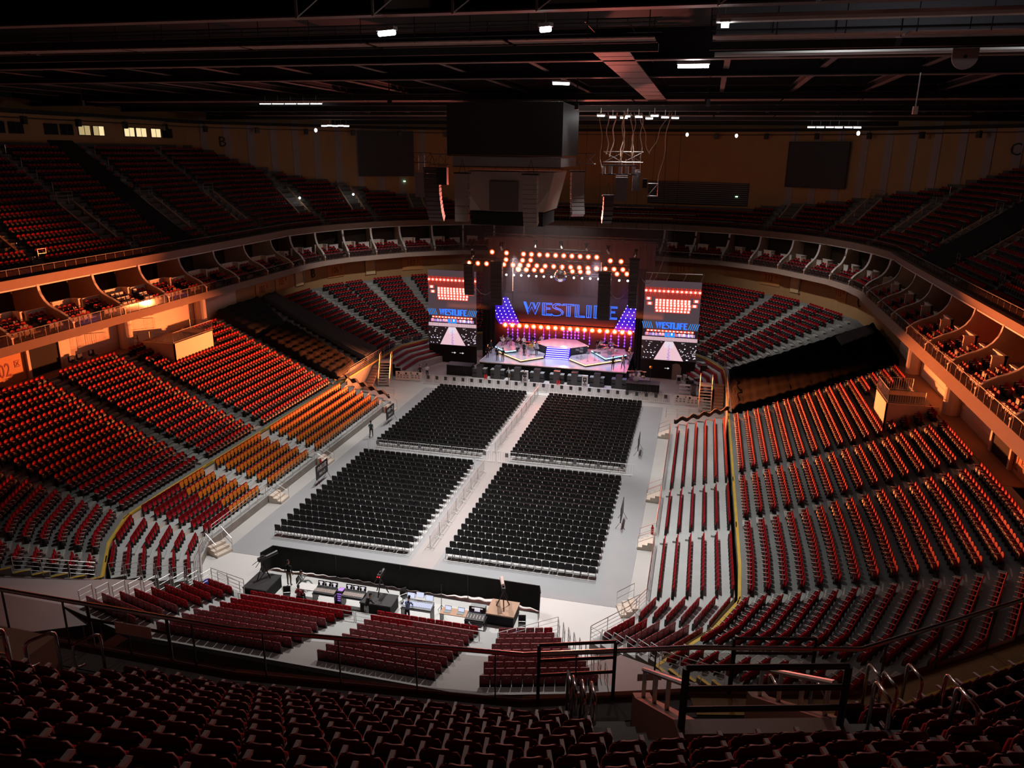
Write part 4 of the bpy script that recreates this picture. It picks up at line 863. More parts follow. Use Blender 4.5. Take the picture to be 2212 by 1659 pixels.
for i, s, sg, lab in ((2, 0.15, -1, 'pale lit doorway left of the letter B'), (4, 0.95, -1, 'pale lit doorway between the 106 and 107 signs'), (5, 0.55, 1, 'dim doorway between the 112 and 113 signs')):
    x, y, a = on(WL, i, s, sg, 0.1); t = thing('exit_doorway', lab, 'doorway', (x, y, 9.0), a, 'doorways in the concourse wall'); b = MB(); b.bx(-0.9, 0.9, 0, 0.08, 0, 2.3); obj('opening', b, mat('lit_doorway', (0.65, 0.48, 0.25), 0.7, noise=0.1), t)
    b = MB(); b.bx(0.75, 0.9, -0.1, 0.02, 0, 2.35); b.bx(-0.95, -0.9, -0.1, 0.02, 0, 2.35); obj('jamb', b, 'steel', t)
# ------------------------------------------------------------------ podiums for cameras in the side stands
def podium(sg, y0, y1, label, open_end):
    t = thing('camera_podium', label, 'platform', (sg * 31.0, y0, 0)); X = lambda a: sg * a; w = y1 - y0; z0 = LZ(10)
    b = MB(); b.box((X(0.06), w / 2, (z0 + 9.0) / 2), (0.12, w, 9.0 - z0)); b.box((X(1.8), 0.06, (z0 + 9.0) / 2), (3.6, 0.12, 9.0 - z0)); b.box((X(1.8), w - 0.06, (z0 + 9.0) / 2), (3.6, 0.12, 9.0 - z0)); obj('parapet', b, 'cream', t)
    b = MB(); b.box((X(1.8), w / 2, 8.6), (3.5, w - 0.1, 0.1)); obj('platform_floor', b, 'darkp', t)
    for nm, pts in (('front_railing', [(0.06, 0.0), (0.06, w)]), ('side_railing', [(0.06, 0.0), (2.6, 0.0)]), ('side_railing', [(0.06, w), (2.6, w)])):
        b = MB(); (xa, ya), (xb, yb) = pts
        b.tube([(X(xa), ya, 9.0), (X(xa), ya, 10.05), (X(xb), yb, 10.05), (X(xb), yb, 9.0)], 0.03, 6); b.tube([(X(xa), ya, 9.12), (X(xb), yb, 9.12)], 0.02, 5); L = math.dist((xa, ya), (xb, yb)); n = int(L / 0.16)
        for i in range(1, n): k = i / n; b.tube([(X(xa + (xb - xa) * k), ya + (yb - ya) * k, 9.1), (X(xa + (xb - xa) * k), ya + (yb - ya) * k, 10.05)], 0.012 if i % 9 else 0.024, 4, cap=False)
        obj(nm, b, 'galv', t)
    return t
podium(-1, 16.4, 22.5, 'cream walled camera podium with steel railings in the left stand', 0); podium(1, 15.4, 19.2, 'cream walled camera podium with steel railings in the right stand', 0)
for i, (y, lab) in enumerate(((8.6, 'nearest the dark doorway'), (9.5, 'in the middle'), (10.9, 'nearest the round column'))):
    t = thing('stacked_chairs', 'blue folding chairs leaning on the left concourse wall, stack %s' % lab, 'chairs', (-35.35, y, LZ(16) + 0.02), PI / 2, 'blue chairs by the left concourse wall'); b = MB(); b.bx(-0.25, 0.25, -0.1, 0.1, 0.42, 0.9); b.bx(-0.25, 0.25, -0.5, 0.05, 0.38, 0.46); obj('seat_shell', b, 'navy', t); b = MB()
    for sx in (-0.23, 0.23): b.tube([(sx, -0.45, 0), (sx, 0.05, 0.85)], 0.015, 5); b.tube([(sx, 0.05, 0), (sx, -0.45, 0.42)], 0.015, 5)
    obj('leg_frame', b, 'dsteel', t)
t = thing('step_ladder', 'small dark stepladder standing behind the left podium seats', 'ladder', (-34.9, 16.0, LZ(16) + 0.02), 0.4); b = MB()
for s in (-0.25, 0.25): b.tube([(s, -0.3, 0), (s * 0.7, 0, 1.5)], 0.025, 5); b.tube([(s, 0.3, 0), (s * 0.7, 0, 1.5)], 0.025, 5)
obj('rails', b, 'dsteel', t); b = MB()
for z in (0.4, 0.8, 1.2): b.bx(-0.22, 0.22, -0.22 + z * 0.12, -0.05 + z * 0.1, z, z + 0.03)
obj('steps', b, 'dsteel', t)
# ------------------------------------------------------------------ cloths over empty seats
def cover(name, corners, label, mm, amp=0.16, dz=0.80, nu=34, nv=18, wave='row', drop=0.5):
    """corners (x, y): bottom near, bottom far, top far, top near; drapes over the seat rows"""
    (x0, y0), (x1, y1), (x2, y2), (x3, y3) = corners; up = []; 
    for i in range(nu + 1):
        u = i / nu
        for j in range(nv + 1):
            v = j / nv; x = (x0 * (1 - v) + x1 * v) * (1 - u) + (x3 * (1 - v) + x2 * v) * u; y = (y0 * (1 - v) + y1 * v) * (1 - u) + (y3 * (1 - v) + y2 * v) * u
            k = max(0.0, (abs(x) - 21.13) / 0.864); z = LZ(k) + dz + amp * (math.sin(2 * PI * k) * 0.8 if wave == 'row' else 0) + 0.05 * math.sin(v * 31 + u * 5) + 0.04 * math.sin(u * 23 + v * 9)
            if j in (0, nv) or i == 0: z -= drop
            up.append((x, y, z))
    n = nv + 1; N = len(up); v_ = up + [(x, y, z - 0.03) for x, y, z in up]; f = []
    for i in range(nu):
        for j in range(nv): a = i * n + j; f.append((a, a + 1, a + n + 1, a + n)); f.append((N + a, N + a + n, N + a + n + 1, N + a + 1))
    for i in range(nu): f.append((i * n, i * n + n, N + i * n + n, N + i * n)); f.append((i * n + nv, N + i * n + nv, N + i * n + n + nv, i * n + n + nv))
    for j in range(nv): f.append((j, N + j, N + j + 1, j + 1)); k = nu * n; f.append((k + j, k + j + 1, N + k + j + 1, N + k + j))
    b = MB(); b.add(v_, f); return tag(obj(name, b, mm, None, smooth=True), label, 'cloth', 'cloths over empty seats')
cover('seat_cover', [(-20.7, 28.9), (-21.5, 35.2), (-30.6, 36.5), (-29.9, 29.4)], 'brown ribbed sheet pulled over empty rows of the left stand', mat('brown_sheet', (0.014, 0.011, 0.011), 0.7, spec=0.1, noise=0.3, scale=1.2), 0.13)
cover('seat_cover', [(-30.4, 29.2), (-31.0, 36.4), (-35.4, 38.6), (-35.2, 29.2)], 'black cloth over the top rows behind the brown sheet', 'cloth', 0.05)
cover('seat_cover', [(-20.6, 36.6), (-21.2, 41.6), (-35.2, 42.0), (-35.2, 38.8)], 'long grey cloth strip running up the left stand', 'gcloth', 0.05, 0.86)
cover('seat_cover', [(20.7, 28.9), (20.8, 45.2), (35.2, 44.5), (34.8, 29.0)], 'huge black cloth over empty seats of the right stand', mat('black_net_cloth', (0.0025, 0.002, 0.002), 0.9, spec=0.03, noise=0.4, scale=2.5), 0.10, 0.82, 40, 26)
cover('seat_cover', [(31.5, 39.0), (31.5, 43.4), (34.6, 43.5), (34.6, 39.5)], 'grey cloth patch on top of the black right hand cover', 'gcloth', 0.02, 1.05, 8, 8, drop=0.08)
for sg, side in ((-1, 'left'), (1, 'right')):
    v = []; n = 26
    for i in range(n + 1):
        u = i / n; x = 20.5 - 5.2 * u; z = 3.0 - 1.75 * u + 0.13 * math.sin(u * PI * 10); 
        for dx, dz in ((0.0, 0.10), (0.5, 0.0), (0.85, -0.55), (0.80, -0.57), (0.45, -0.04), (0.0, 0.06)): v.append((sg * x, 29.7 + dx + 0.10 * math.sin(u * 30), z + dz))
    f = [(i * 6 + j, i * 6 + (j + 1) % 6, i * 6 + 6 + (j + 1) % 6, i * 6 + 6 + j) for i in range(n) for j in range(6)]; b = MB(); b.add(v, f)
    tag(obj('bleacher_end_drape', b, 'cloth'), 'wavy black drape hung over the far end of the %s bleacher' % side, 'cloth')
# ------------------------------------------------------------------ floor steps with rails at the bleacher fronts
def steps(x, y, a, label, first=[None]):
    if first[0] is not None: return copy_tree(first[0], (x, y, 0), a, label)
    t = thing('portable_steps', label, 'steps', (x, y, 0), a, 'steel railed steps up to the bleachers'); first[0] = t; b = MB()
    for i in range(3): b.bx(-0.62, 0.62, 0.36 * i, 1.08, 0.19 * i, 0.19 * (i + 1))
    obj('treads', b, 'riser', t)
    for s in (-1, 1):
        b = MB(); b.tube([(s * 0.62, 0.05, 0.1), (s * 0.62, 0.05, 1.0), (s * 0.62, 1.1, 1.55), (s * 0.62, 1.1, 0.6)], 0.022, 6); b.tube([(s * 0.62, 0.05, 0.55), (s * 0.62, 1.1, 1.1)], 0.016, 5); obj('handrail', b, 'steel', t)
    return t
for sg, side in ((-1, 'left'), (1, 'right')):
    for k, y in enumerate((5.4, 13.4, 28.3)): steps(sg * 13.86, y, PI / 2 if sg < 0 else -PI / 2, 'railed steps to the %s bleacher, %s from the near end' % (side, nth(k + 2)))
    steps(sg * 13.45, -3.35, (PI / 2 - 0.35) * -sg, 'railed steps at the near corner of the %s bleacher' % side)
# front rails of the bleachers
def pipe_rail(name, P, h, n, label, zs=None, mm='steel', step=1.25, cat='railing', r=0.022, group=None):
    c = P[0]; t = thing(name, label, cat, c, 0, group); Q = [Vector(p) - Vector(c) for p in P]
    for i in range(n): b = MB(); z = h * (i + 1) / n; b.tube([q + Vector((0, 0, z)) for q in Q], r if i == n - 1 else r * 0.6, 6); obj('rail_bar', b, mm, t)
    L = sum((Q[i + 1] - Q[i]).length for i in range(len(Q) - 1)); b0 = None; k = max(1, round(L / step))
    for i in range(k + 1):
        s = L * i / k; j = 0
        while j < len(Q) - 2 and s > (Q[j + 1] - Q[j]).length: s -= (Q[j + 1] - Q[j]).length; j += 1
        p = Q[j].lerp(Q[j + 1], min(1, s / max(1e-6, (Q[j + 1] - Q[j]).length))); b = MB()
        if b0 is None: b.tube([(0, 0, 0), (0, 0, h)], r, 6); b0 = obj('post', b, mm, t, p)
        else: q = b0.copy(); COL.objects.link(q); q.location = p
    return t
for sg, side in ((-1, 'left'), (1, 'right')):
    for k, (y0, y1) in enumerate(((-2.4, 4.6), (6.2, 12.6), (14.2, 27.6))): pipe_rail('bleacher_rail', [(sg * 15.05, y0, 0.57), (sg * 15.05, y1, 0.57)], 1.0, 4, 'steel rail before the front row of the %s bleacher, %s length' % (side, ('near', 'middle', 'far')[k]))
    A = offs(BLEA, -0.72); pipe_rail('bleacher_rail', [(sg * A[0][0], A[0][1], 0.57), (sg * A[1][0], A[1][1], 0.57), (sg * A[2][0], A[2][1], 0.57)], 1.0, 4, 'steel rail round the near corner of the %s bleacher' % side)
    for j in range(6):
        a = offs(BLEA, 0.844 * j - 0.7)[0]; c = offs(BLEA, 0.844 * j + 0.05)[0]; pipe_rail('stepped_end_rail', [(sg * a[0], a[1], BZ(j)), (sg * c[0], c[1], BZ(j))], 1.0, 3, 'steel rail at the near end of the %s corner bleacher, %s step' % (side, nth(j + 1)), mm='galv', step=2, group='stepped end rails')
A = near(0, -0.72)
pipe_rail('end_bleacher_rail', [(A[0][0], A[0][1], 0.57), (A[1][0], A[1][1], 0.57)], 1.05, 4, 'grey rail before the left end bleacher', mm='galv'); pipe_rail('end_bleacher_rail', [(-8.3, -9.7 + 0.06, 0.57), (-0.9, -9.66, 0.57)], 1.05, 4, 'grey rail between the mixing desks and the end bleacher', mm='galv')
pipe_rail('end_bleacher_rail', [(-0.8, -9.66, 0.57), (6.5, -9.66, 0.57)], 1.05, 4, 'grey rail left of the numbered steps', mm='galv'); pipe_rail('end_bleacher_rail', [(7.5, -9.5, 0.57), (A[3][0], A[3][1], 0.57)], 1.05, 4, 'grey rail right of the numbered steps', mm='galv')
for e, side in ((0, 'left'), (3, 'right')):
    for j in range(9):
        a = near(j, -0.72)[e]; c = near(j, 0.05)[e]; pipe_rail('stepped_end_rail', [(a[0], a[1], BZ(j)), (c[0], c[1], BZ(j))], 1.0, 3, 'grey rail at the outer %s end of the end bleacher, %s step' % (side, nth(j + 1)), mm='galv', step=2, group='stepped end rails')
for sg, side in ((-1, 'left'), (1, 'right')):
    P = offs(RING, -0.7); Q = [P[3], ((P[3][0] + P[4][0]) / 2 - 0.2, (P[3][1] + P[4][1]) / 2)]; a0 = offs(RING, -0.5)[3]; a1 = offs(RING, 3.4)[3]
    pipe_rail('entrance_rail', [(sg * a0[0], a0[1] - 0.1, LZ(0)), (sg * a1[0], a1[1] - 0.1, LZ(4))], 1.05, 4, 'steel rail at the entrance end of the %s stand' % side)
# row number plates on the end aisle
for j in range(7):
    t = thing('row_number', 'white oval number plate, %s step up the right hand end aisle' % nth(j + 1), 'number plate', (7.0, -9.3 - 0.844 * j, BZ(j) + 0.005), 0, None); b = MB(); b.prism([(0.16 * math.cos(k * PI / 8), 0.11 * math.sin(k * PI / 8)) for k in range(16)], 'z', 0, 0.008); obj('plate', b, 'shirtw', t); text('number', str(16 + j), 0.17, t, (0, 0, 0.012), (0, 0, 0), 'signblk', 0.002)
    x = -8.35 - 0.07 * j; t = thing('row_number', 'white oval number plate, %s step up the left hand end aisle' % nth(j + 1), 'number plate', (x, -9.3 - 0.844 * j, BZ(j) + 0.005), 0, None); b = MB(); b.prism([(0.16 * math.cos(k * PI / 8), 0.11 * math.sin(k * PI / 8)) for k in range(16)], 'z', 0, 0.008); obj('plate', b, 'shirtw', t); text('number', str(16 + j), 0.17, t, (0, 0, 0.012), (0, 0, 0), 'signblk', 0.002)
# ------------------------------------------------------------------ upper tier: stairwells, stairs, seats, gates
OUTP = [(-x, y) for x, y in OUT] + OUT[::-1]
def inside(x, y, P=OUTP):
    c = False
    for i in range(len(P)):
        (xa, ya), (xb, yb) = P[i - 1], P[i]
        if (ya > y) != (yb > y) and x < (xb - xa) * (y - ya) / (yb - ya) + xa: c = not c
    return c
SYU = lambda y: 9 + (y + 5) / 51.0
VOM = [SYU(9.5), SYU(21.6), SYU(33.6), SYU(45.4), 12.35, 14.1, 15.9]
def frame_at(P, t):
    i = min(int(t), len(P) - 2); a, b = P[i], P[i + 1]; L = math.dist(a, b); w = t - i
    return (a[0] + (b[0] - a[0]) * w, a[1] + (b[1] - a[1]) * w, (b[0] - a[0]) / L, (b[1] - a[1]) / L)
VF = [frame_at(UPR, t) for t in VOM]
vm = thing('stairwell', '', 'stairwell', (0, 0, 0), 0, 'stairwells of the upper tier')      # local +Y climbs outward from the rail
for s in (-1, 1): b = MB(); b.prism([(3.3, 16.6), (3.3, 17.85), (3.5, 18.05), (8.0, 21.4), (8.0, 19.0)], 'x', s * 1.05 - 0.12, s * 1.05 + 0.12); obj('parapet', b, 'tan', vm)
b = MB(); b.bx(-0.95, 0.95, 3.4, 8.0, 16.5, 16.62); b.bx(-0.95, 0.95, 7.9, 8.0, 16.6, 21.0); obj('opening', b, 'dark', vm)
b = MB()
for z in (17.0, 17.4, 17.8): b.tube([(-0.9, 3.3, z), (0.9, 3.3, z)], 0.028, 6)
for x in (-0.9, 0.9): b.tube([(x, 3.3, 16.5), (x, 3.3, 17.8)], 0.028, 6)
obj('front_railing', b, 'steel', vm); b = MB()
for z in (21.6, 22.0, 22.4): b.tube([(-1.0, 8.1, z), (1.0, 8.1, z)], 0.028, 6)
for x in (-1.0, 1.0): b.tube([(x, 8.1, 21.0), (x, 8.1, 22.4)], 0.028, 6)
obj('rear_railing', b, 'steel', vm); b = MB(); b.bx(-0.85, 0.85, 3.0, 3.3, 16.3, 16.75); obj('sill_block', b, 'cream', vm)
pl = []
for sg, side in ((1, 'right'), (-1, 'left')):
    for i, (x, y, dx, dy) in enumerate(VF):
        a = math.atan2(-dy, dx) if 0 else math.atan2(-dy, -dx); pl.append((sg * x, y, 0, (a if sg > 0 else -a), 'tan walled stairwell, %s from the near end of the %s upper tier' % (nth(i + 1), side)))
populate(vm, pl)
gt = thing('aisle_gate', '', 'railing', (0, 0, 0), 0, 'gates at the front of the upper tier'); b = MB()
for z in (0.35, 0.75, 1.15): b.tube([(-0.45, 0, z), (0.45, 0, z)], 0.026, 6)
for x in (-0.45, 0.45): b.tube([(x, 0, 0), (x, 0, 1.15)], 0.026, 6)
obj('gate_bars', b, 'steel', gt); b = MB(); b.bx(-0.55, 0.55, -0.05, 0.25, 0.0, 0.25); obj('step_block', b, 'cream', gt)
pl = []
for sg, side in ((1, 'right'), (-1, 'left')):
    for i, (x, y, dx, dy) in enumerate(VF):
        a = math.atan2(-dy, -dx); px, py = x + dx * 2.6 + dy * 2.5, y + dy * 2.6 - dx * 2.5; pl.append((sg * px, py, 16.9, a if sg > 0 else -a, 'steel gate before the front row, beside the %s stairwell on the %s' % (nth(i + 1), side)))
populate(gt, pl)
for sg, side in ((1, 'right'), (-1, 'left')):
    mb = MB()
    for i, t in enumerate(VOM): mb.merge(aisle(sg, t, range(9, 20 if i < 4 else 13), 1.0, UZ, UO, UPR, 0.68, 0.8)); 
    for t in VOM: mb.merge(aisle(sg, t + 1.7 / 51 if t < 10 else t + 0.3, range(0, 9), 0.8, UZ, UO, UPR, 0.68, 0.8))
    struct('floor_upper_steps_' + side, mb, ['conc', mat('dim_nosing', (0.3, 0.3, 0.28), 0.8)])
up = {1: [], -1: []}
for sg in (1, -1):
    for k in range(20):
        P = offs(UPR, UO(k))[9:]
        for x, y, a in along(P, 0.53):
            if not (inside(x, y) and inside(x * 1.015, y + (0.7 if y > 55 else 0))): continue
            bad = False
            for vx, vy, dx, dy in VF:
                lx = (x - vx) * dx + (y - vy) * dy; ly = (x - vx) * dy - (y - vy) * dx
                if 1.0 < ly < 24 and ((k >= 3 and k <= 9 and abs(lx) < 1.45) or (k > 9 and abs(lx) < 0.75) or (k <= 9 and abs(lx - 1.8) < 0.65)): bad = True
            if sg < 0 and 28.9 - 0.0 * k < y < 32.5: bad = True
            if sg > 0 and 35.2 < y < 44.2 and k < 11: bad = True
            if not bad: up[sg].append((sg * x, y, UZ(k), a if sg > 0 else -a))
LOWP = [('backrest', AP[0][1], 'red'), ('seat_shell', AP[2][1], 'blackp'), ('armrest', AP[3][1], 'arm')]
mass('upper_tier_seating', LOWP, up[-1], 'thousands of dim red seats filling the left upper tier', 'seats', 'seats of the upper tier')
mass('upper_tier_seating', LOWP, up[1], 'dim red seats filling the right upper tier', 'seats', 'seats of the upper tier')
def upcover(corners, label):
    b = MB(); v = []; n = 16
    (a0, a1), (b0, b1), sg = corners
    for i in range(n + 1):
        k = a0 + (a1 - a0) * i / n
        for y in (b0, b1): v.append((sg * (37.6 + UO(k)), y, UZ(k) + 0.55))
    f = [(2 * i, 2 * i + 1, 2 * i + 3, 2 * i + 2) for i in range(n)]; N = len(v); v += [(x, y, z - 0.05) for x, y, z in v]; f += [(N + q[0], N + q[3], N + q[2], N + q[1]) for q in f]; b.add(v, f); tag(obj('seat_cover', b, 'cloth'), label, 'cloth', 'cloths over empty seats')
upcover(((0, 19), (28.95, 32.45), -1), 'black cloth running down the left upper tier'); upcover(((0, 10.5), (35.3, 44.1), 1), 'black cloth over the front rows of the right upper tier')
# aisle handrails of the side upper tier
hr = thing('stair_handrail', '', 'handrail', (0, 0, 0), 0, 'thin handrails beside the upper stairs'); b = MB(); b.tube([(0, 0, 0), (0, 0, 0.95), (0, -0.3, 0.95)], 0.022, 5); obj('tube', b, 'steel', hr)
b = MB(); b.bx(-0.05, 0.05, -0.05, 0.05, 0, 0.02); obj('foot_plate', b, 'steel', hr); pl = []
for sg, side in ((1, 'right'), (-1, 'left')):
    for i, t in enumerate(VOM[:6]):
        for k in range(1, 19 if i < 4 else 12, 2):
            x, y = at(offs(UPR, UO(k) - 0.2), t + (1.05 / 51 if t < 10 else 0.12)); 
            if inside(x, y): pl.append((sg * x, y, UZ(k), PI / 2 * -sg, 'thin steel handrail by the %s stair, %s up from the rail, %s upper tier' % (nth(i + 1), nth(k // 2 + 1), side)))
populate(hr, pl)
# ------------------------------------------------------------------ outer wall windows, screens, grille
def window(y0, y1, mm, label, i):
    t = thing('window_%d' % (i + 1), label, 'window', (-53.7, (y0 + y1) / 2, 28.05), PI / 2, 'upper office windows'); w = (y1 - y0) / 2; b = MB(); b.bx(-w - 0.08, w + 0.08, 0.0, 0.12, -0.08, 1.1); obj('frame', b, 'dsteel', t)
    for s in (-1, 1): b = MB(); b.bx(*sorted((s * 0.06, s * w)), -0.02, 0.0, 0, 1.02); obj('pane', b, mm if s < 0 or mm != 'lampd' or i % 2 == 0 else 'lampw', t)
    t['kind'] = 'structure'
for i, (a, b_, mm, lab) in enumerate([(21.9, 23.6, 'dark', 'dark office window, first on the left upper wall'), (24.2, 25.9, 'dark', 'dark office window, second on the left upper wall'), (28.8, 30.5, 'dark', 'dark office window, third on the left upper wall'), (31.0, 32.7, 'dark', 'dark office window, fourth on the left upper wall'),
     (33.6, 35.3, 'lampd', 'dimly lit office window, first of the lit ones'), (35.85, 37.5, 'lampd', 'dimly lit office window, second of the lit ones'), (41.0, 42.7, 'lampw', 'bright office window, third of the lit ones'), (43.1, 44.9, 'lampw', 'bright office window, fourth of the lit ones'), (45.9, 47.65, 'lampw', 'bright office window, last of the lit ones'), (48.2, 50.0, 'dark', 'dark office window right of the bright ones')]): window(a, b_, mm, lab, i)
for (i0, s0, sg, w, z0, z1, lab) in ((6, 0.5, -1, 8.6, 22.9, 29.6, 'large dark blank screen hanging on the far left wall'), (6, 0.79, 1, 8.6, 22.4, 28.5, 'large dark blank screen hanging on the far right wall')):
    x, y, a = on(OUT, i0, s0, sg, 0.7); t = thing('wall_screen', lab, 'screen', (x, y, z0), a, 'dark hanging screens'); b = MB(); b.bx(-w / 2, w / 2, 0, 0.06, 0, z1 - z0); obj('screen_surface', b, mat('dark_screen_face', (0.05, 0.048, 0.055), 0.7), t); b = MB()
    for q in ((-w / 2 - 0.12, -w / 2), (w / 2, w / 2 + 0.12)): b.bx(q[0], q[1], -0.03, 0.12, -0.1, z1 - z0 + 0.1)
    b.bx(-w / 2, w / 2, -0.03, 0.12, z1 - z0, z1 - z0 + 0.1); b.bx(-w / 2, w / 2, -0.03, 0.12, -0.1, 0); obj('screen_frame', b, 'blackp', t); b = MB()
    for q in (-w * 0.42, w * 0.36): b.tube([(q, 0.05, z1 - z0), (q, 0.05, z1 - z0 + 2.0)], 0.03, 4)
    obj('hanging_cable', b, 'dsteel', t)
x0, y0 = 7.5, 83.0; t = thing('wall_grille', 'wide dark louvred grille low on the far wall', 'grille', (15.2, 81.6, 19.3), math.atan2(-0.9, 5)); b = MB()
for i in range(11): b.box((0, 0, 0.15 + 0.3 * i), (15.4, 0.12, 0.2))
obj('louvre', b, mat('grey_louvre', (0.14, 0.12, 0.125), 0.6), t); b = MB(); b.box((0, 0.08, 1.6), (15.5, 0.05, 3.4)); obj('backing', b, 'dark', t)
t = thing('tier_rail_box', 'low ochre walled box with glass rail at the centre of the far upper tier', 'box', (0, 79.0, 16.2)); b = MB(); b.bx(-20, 21, 0.9, 1.1, 0, 1.0); obj('box_front', b, 'wall', t); b = MB(); b.tube([(-20, 1.0, 1.5), (21, 1.0, 1.5)], 0.04, 6); b.tube([(-20, 3.0, 2.3), (21, 3.0, 2.3)], 0.04, 6); obj('box_rail', b, 'steel', t)
b = MB(); b.bx(-20, 21, 2.9, 3.1, 0.8, 1.8); obj('second_step_front', b, 'wall', t)
for (i, s, sg, z, lab) in ((6, 0.9, -1, 22.0, 'small green exit light on the far left wall'), (8, 0.15, 1, 20.6, 'small green exit light above the far right stairwell')):
    x, y, a = on(OUT, i, s, sg, 0.3); b = MB(); b.bx(-0.18, 0.18, -0.05, 0.05, -0.08, 0.08); tag(obj('exit_light', b, 'exitg', None, (x, y, z), a), lab, 'sign', 'green exit lights')
for i, (p, lab) in enumerate((((-40.6, 59.4, 20.0), 'round white lamp inside a far left stairwell'), ((-36.2, 68.0, 20.2), 'round white lamp inside the second far left stairwell'))):
    b = MB(); b.ball((0, 0, 0), 0.16, 8); tag(obj('stair_lamp', b, 'lamp', None, p), lab, 'lamp', 'white stairwell lamps')
# ------------------------------------------------------------------ roof steel, catwalks, lamps
def girder(name, a, b, h, w, label, mm='roofr', group=None):
    a, b = Vector(a), Vector(b); d = b - a; L = d.length; t = thing(name, label, 'beam', a, math.atan2(d.y, d.x), group); c = MB(); c.bx(0, L, -w / 2, w / 2, 0, 0.06); c.bx(0, L, -w / 2, w / 2, h - 0.06, h); obj('flanges', c, mm, t)
    c = MB(); c.bx(0, L, -0.03, 0.03, 0.06, h - 0.06); obj('web', c, 'roof', t); return t
for i, (y, z) in enumerate(((-15.8, 31.4), (-4.2, 31.0), (8.0, 31.3), (27.5, 30.8), (41.0, 30.9), (56.0, 30.6), (70.0, 30.5))): girder('roof_girder', (-56, y, z), (56, y, z), 1.5, 0.55, 'dark red lit roof girder crossing the hall, %s from the camera' % nth(i + 1), group='main roof girders')
for i in range(19):
    x = -50 + 5.6 * i; girder('roof_purlin', (x, -3.9, 31.75), (x, 27.3, 31.5), 0.5, 0.34, 'thin roof beam running towards the stage, %s from the left, near bay' % nth(i + 1), group='lengthwise roof beams')
    girder('roof_purlin', (x, 27.8, 31.5), (x, 69.8, 31.2), 0.5, 0.34, 'thin roof beam running towards the stage, %s from the left, far bay' % nth(i + 1), group='lengthwise roof beams')
def catwalk(y, x0, x1, z, label, gap=()):
    t = thing('catwalk', label, 'catwalk', (x0, y, z), 0, 'roof catwalks'); L = x1 - x0
    for s in (-1, 1):
        b = MB(); n = int(L / 6)
        for i in range(n): b.bx(L * i / n + 0.1, L * (i + 1) / n - 0.1, s * 0.75 - 0.5, s * 0.75 + 0.5, 0, 0.05)
        obj('grating', b, mat('grating_red_light', (0.34, 0.20, 0.17), 0.6, noise=0.35, scale=3), t)  # red stage light on the gratings is put into their colour
    b = MB(); b.bx(0, L, -0.12, 0.12, -0.35, -0.05); obj('spine', b, 'roof', t); b = MB()
    for s in (-1.3, 1.3):
        for h in (0.55, 1.1): b.tube([(0, s, h), (L, s, h)], 0.025, 4)
        for i in range(int(L / 2.4) + 1): b.tube([(2.4 * i, s, 0), (2.4 * i, s, 1.1)], 0.02, 4)
    obj('guard_rail', b, 'dsteel', t); return t
catwalk(-10.6, -34, 14.3, 31.0, 'red lit catwalk hanging under the roof, nearest the camera on the left'); catwalk(-10.6, 16.3, 44, 31.0, 'red lit catwalk hanging under the roof, nearest the camera on the right')
catwalk(25.5, -44, 46, 31.0, 'long segmented catwalk half way to the stage'); catwalk(47.0, -40, 42, 30.7, 'catwalk above the stage end of the hall')
t = thing('cross_catwalk', 'wide red lit walkway crossing the roof towards the stage', 'catwalk', (12.0, -9.5, 31.0), 0); b = MB()
for i in range(10): b.bx(-0.8, 0.8, 3.6 * i + 0.08, 3.6 * i + 3.5, 0, 0.06)
obj('grating', b, 'roofr', t); b = MB()
for s in (-0.9, 0.9): b.tube([(s, 0, 1.0), (s, 36, 1.0)], 0.03, 5)
obj('guard_rail', b, 'dsteel', t)
t = thing('wide_duct_bank', 'bank of grey ducts and beams under the right side of the roof', 'duct', (16.5, -8.6, 31.3)); b = MB(); b.bx(0, 30, -0.6, 0.6, 0.0, 1.2); b.bx(4, 34, 3.2, 4.2, 0.2, 1.2); obj('duct', b, mat('grey_duct', (0.30, 0.31, 0.34), 0.55), t); b = MB(); b.tube([(0, -6.6, -0.2), (36, -6.4, -0.1)], 0.14, 8); b.tube([(0, 3.0, -0.25), (36, 3.2, -0.2)], 0.10, 8); obj('white_pipe', b, 'white', t)
t = thing('plant_frames', 'pale steel frames and plant boxes above the nearest catwalk', 'frame', (1.5, -16.5, 31.3)); b = MB()
for i in range(13):
    x = 3.0 * i; 
    if i in (4, 8): continue
    b.bx(x, x + 0.08, 0, 0.08, 0, 1.6); b.bx(x, x + 2.4, 0, 0.06, 1.0, 1.08); b.tube([(x, 0.05, 0.0), (x + 2.2, 0.05, 1.5)], 0.03, 4)
obj('frames', b, 'galv', t); b = MB()
for i in (1, 3, 6, 7, 10, 11): b.bx(3.0 * i + 0.3, 3.0 * i + 2.0, 0.5, 1.6, 0.3, 1.1)
obj('plant_box', b, 'greyc', t)
def tube_lamp(x, y, z, L, a, label, w=0.09):
    t = thing('roof_lamp', label, 'lamp', (x, y, z), a, 'white work lamps under the roof'); b = MB(); b.tube([(-L / 2, 0, 0), (L / 2, 0, 0)], w, 8); obj('tube', b, 'lamp', t); b = MB(); b.bx(-L / 2 - 0.05, L / 2 + 0.05, -0.12, 0.12, w * 0.9, w + 0.12); b.tube([(0, 0, w), (0, 0, 0.7)], 0.02, 4); obj('fitting', b, 'galv', t)
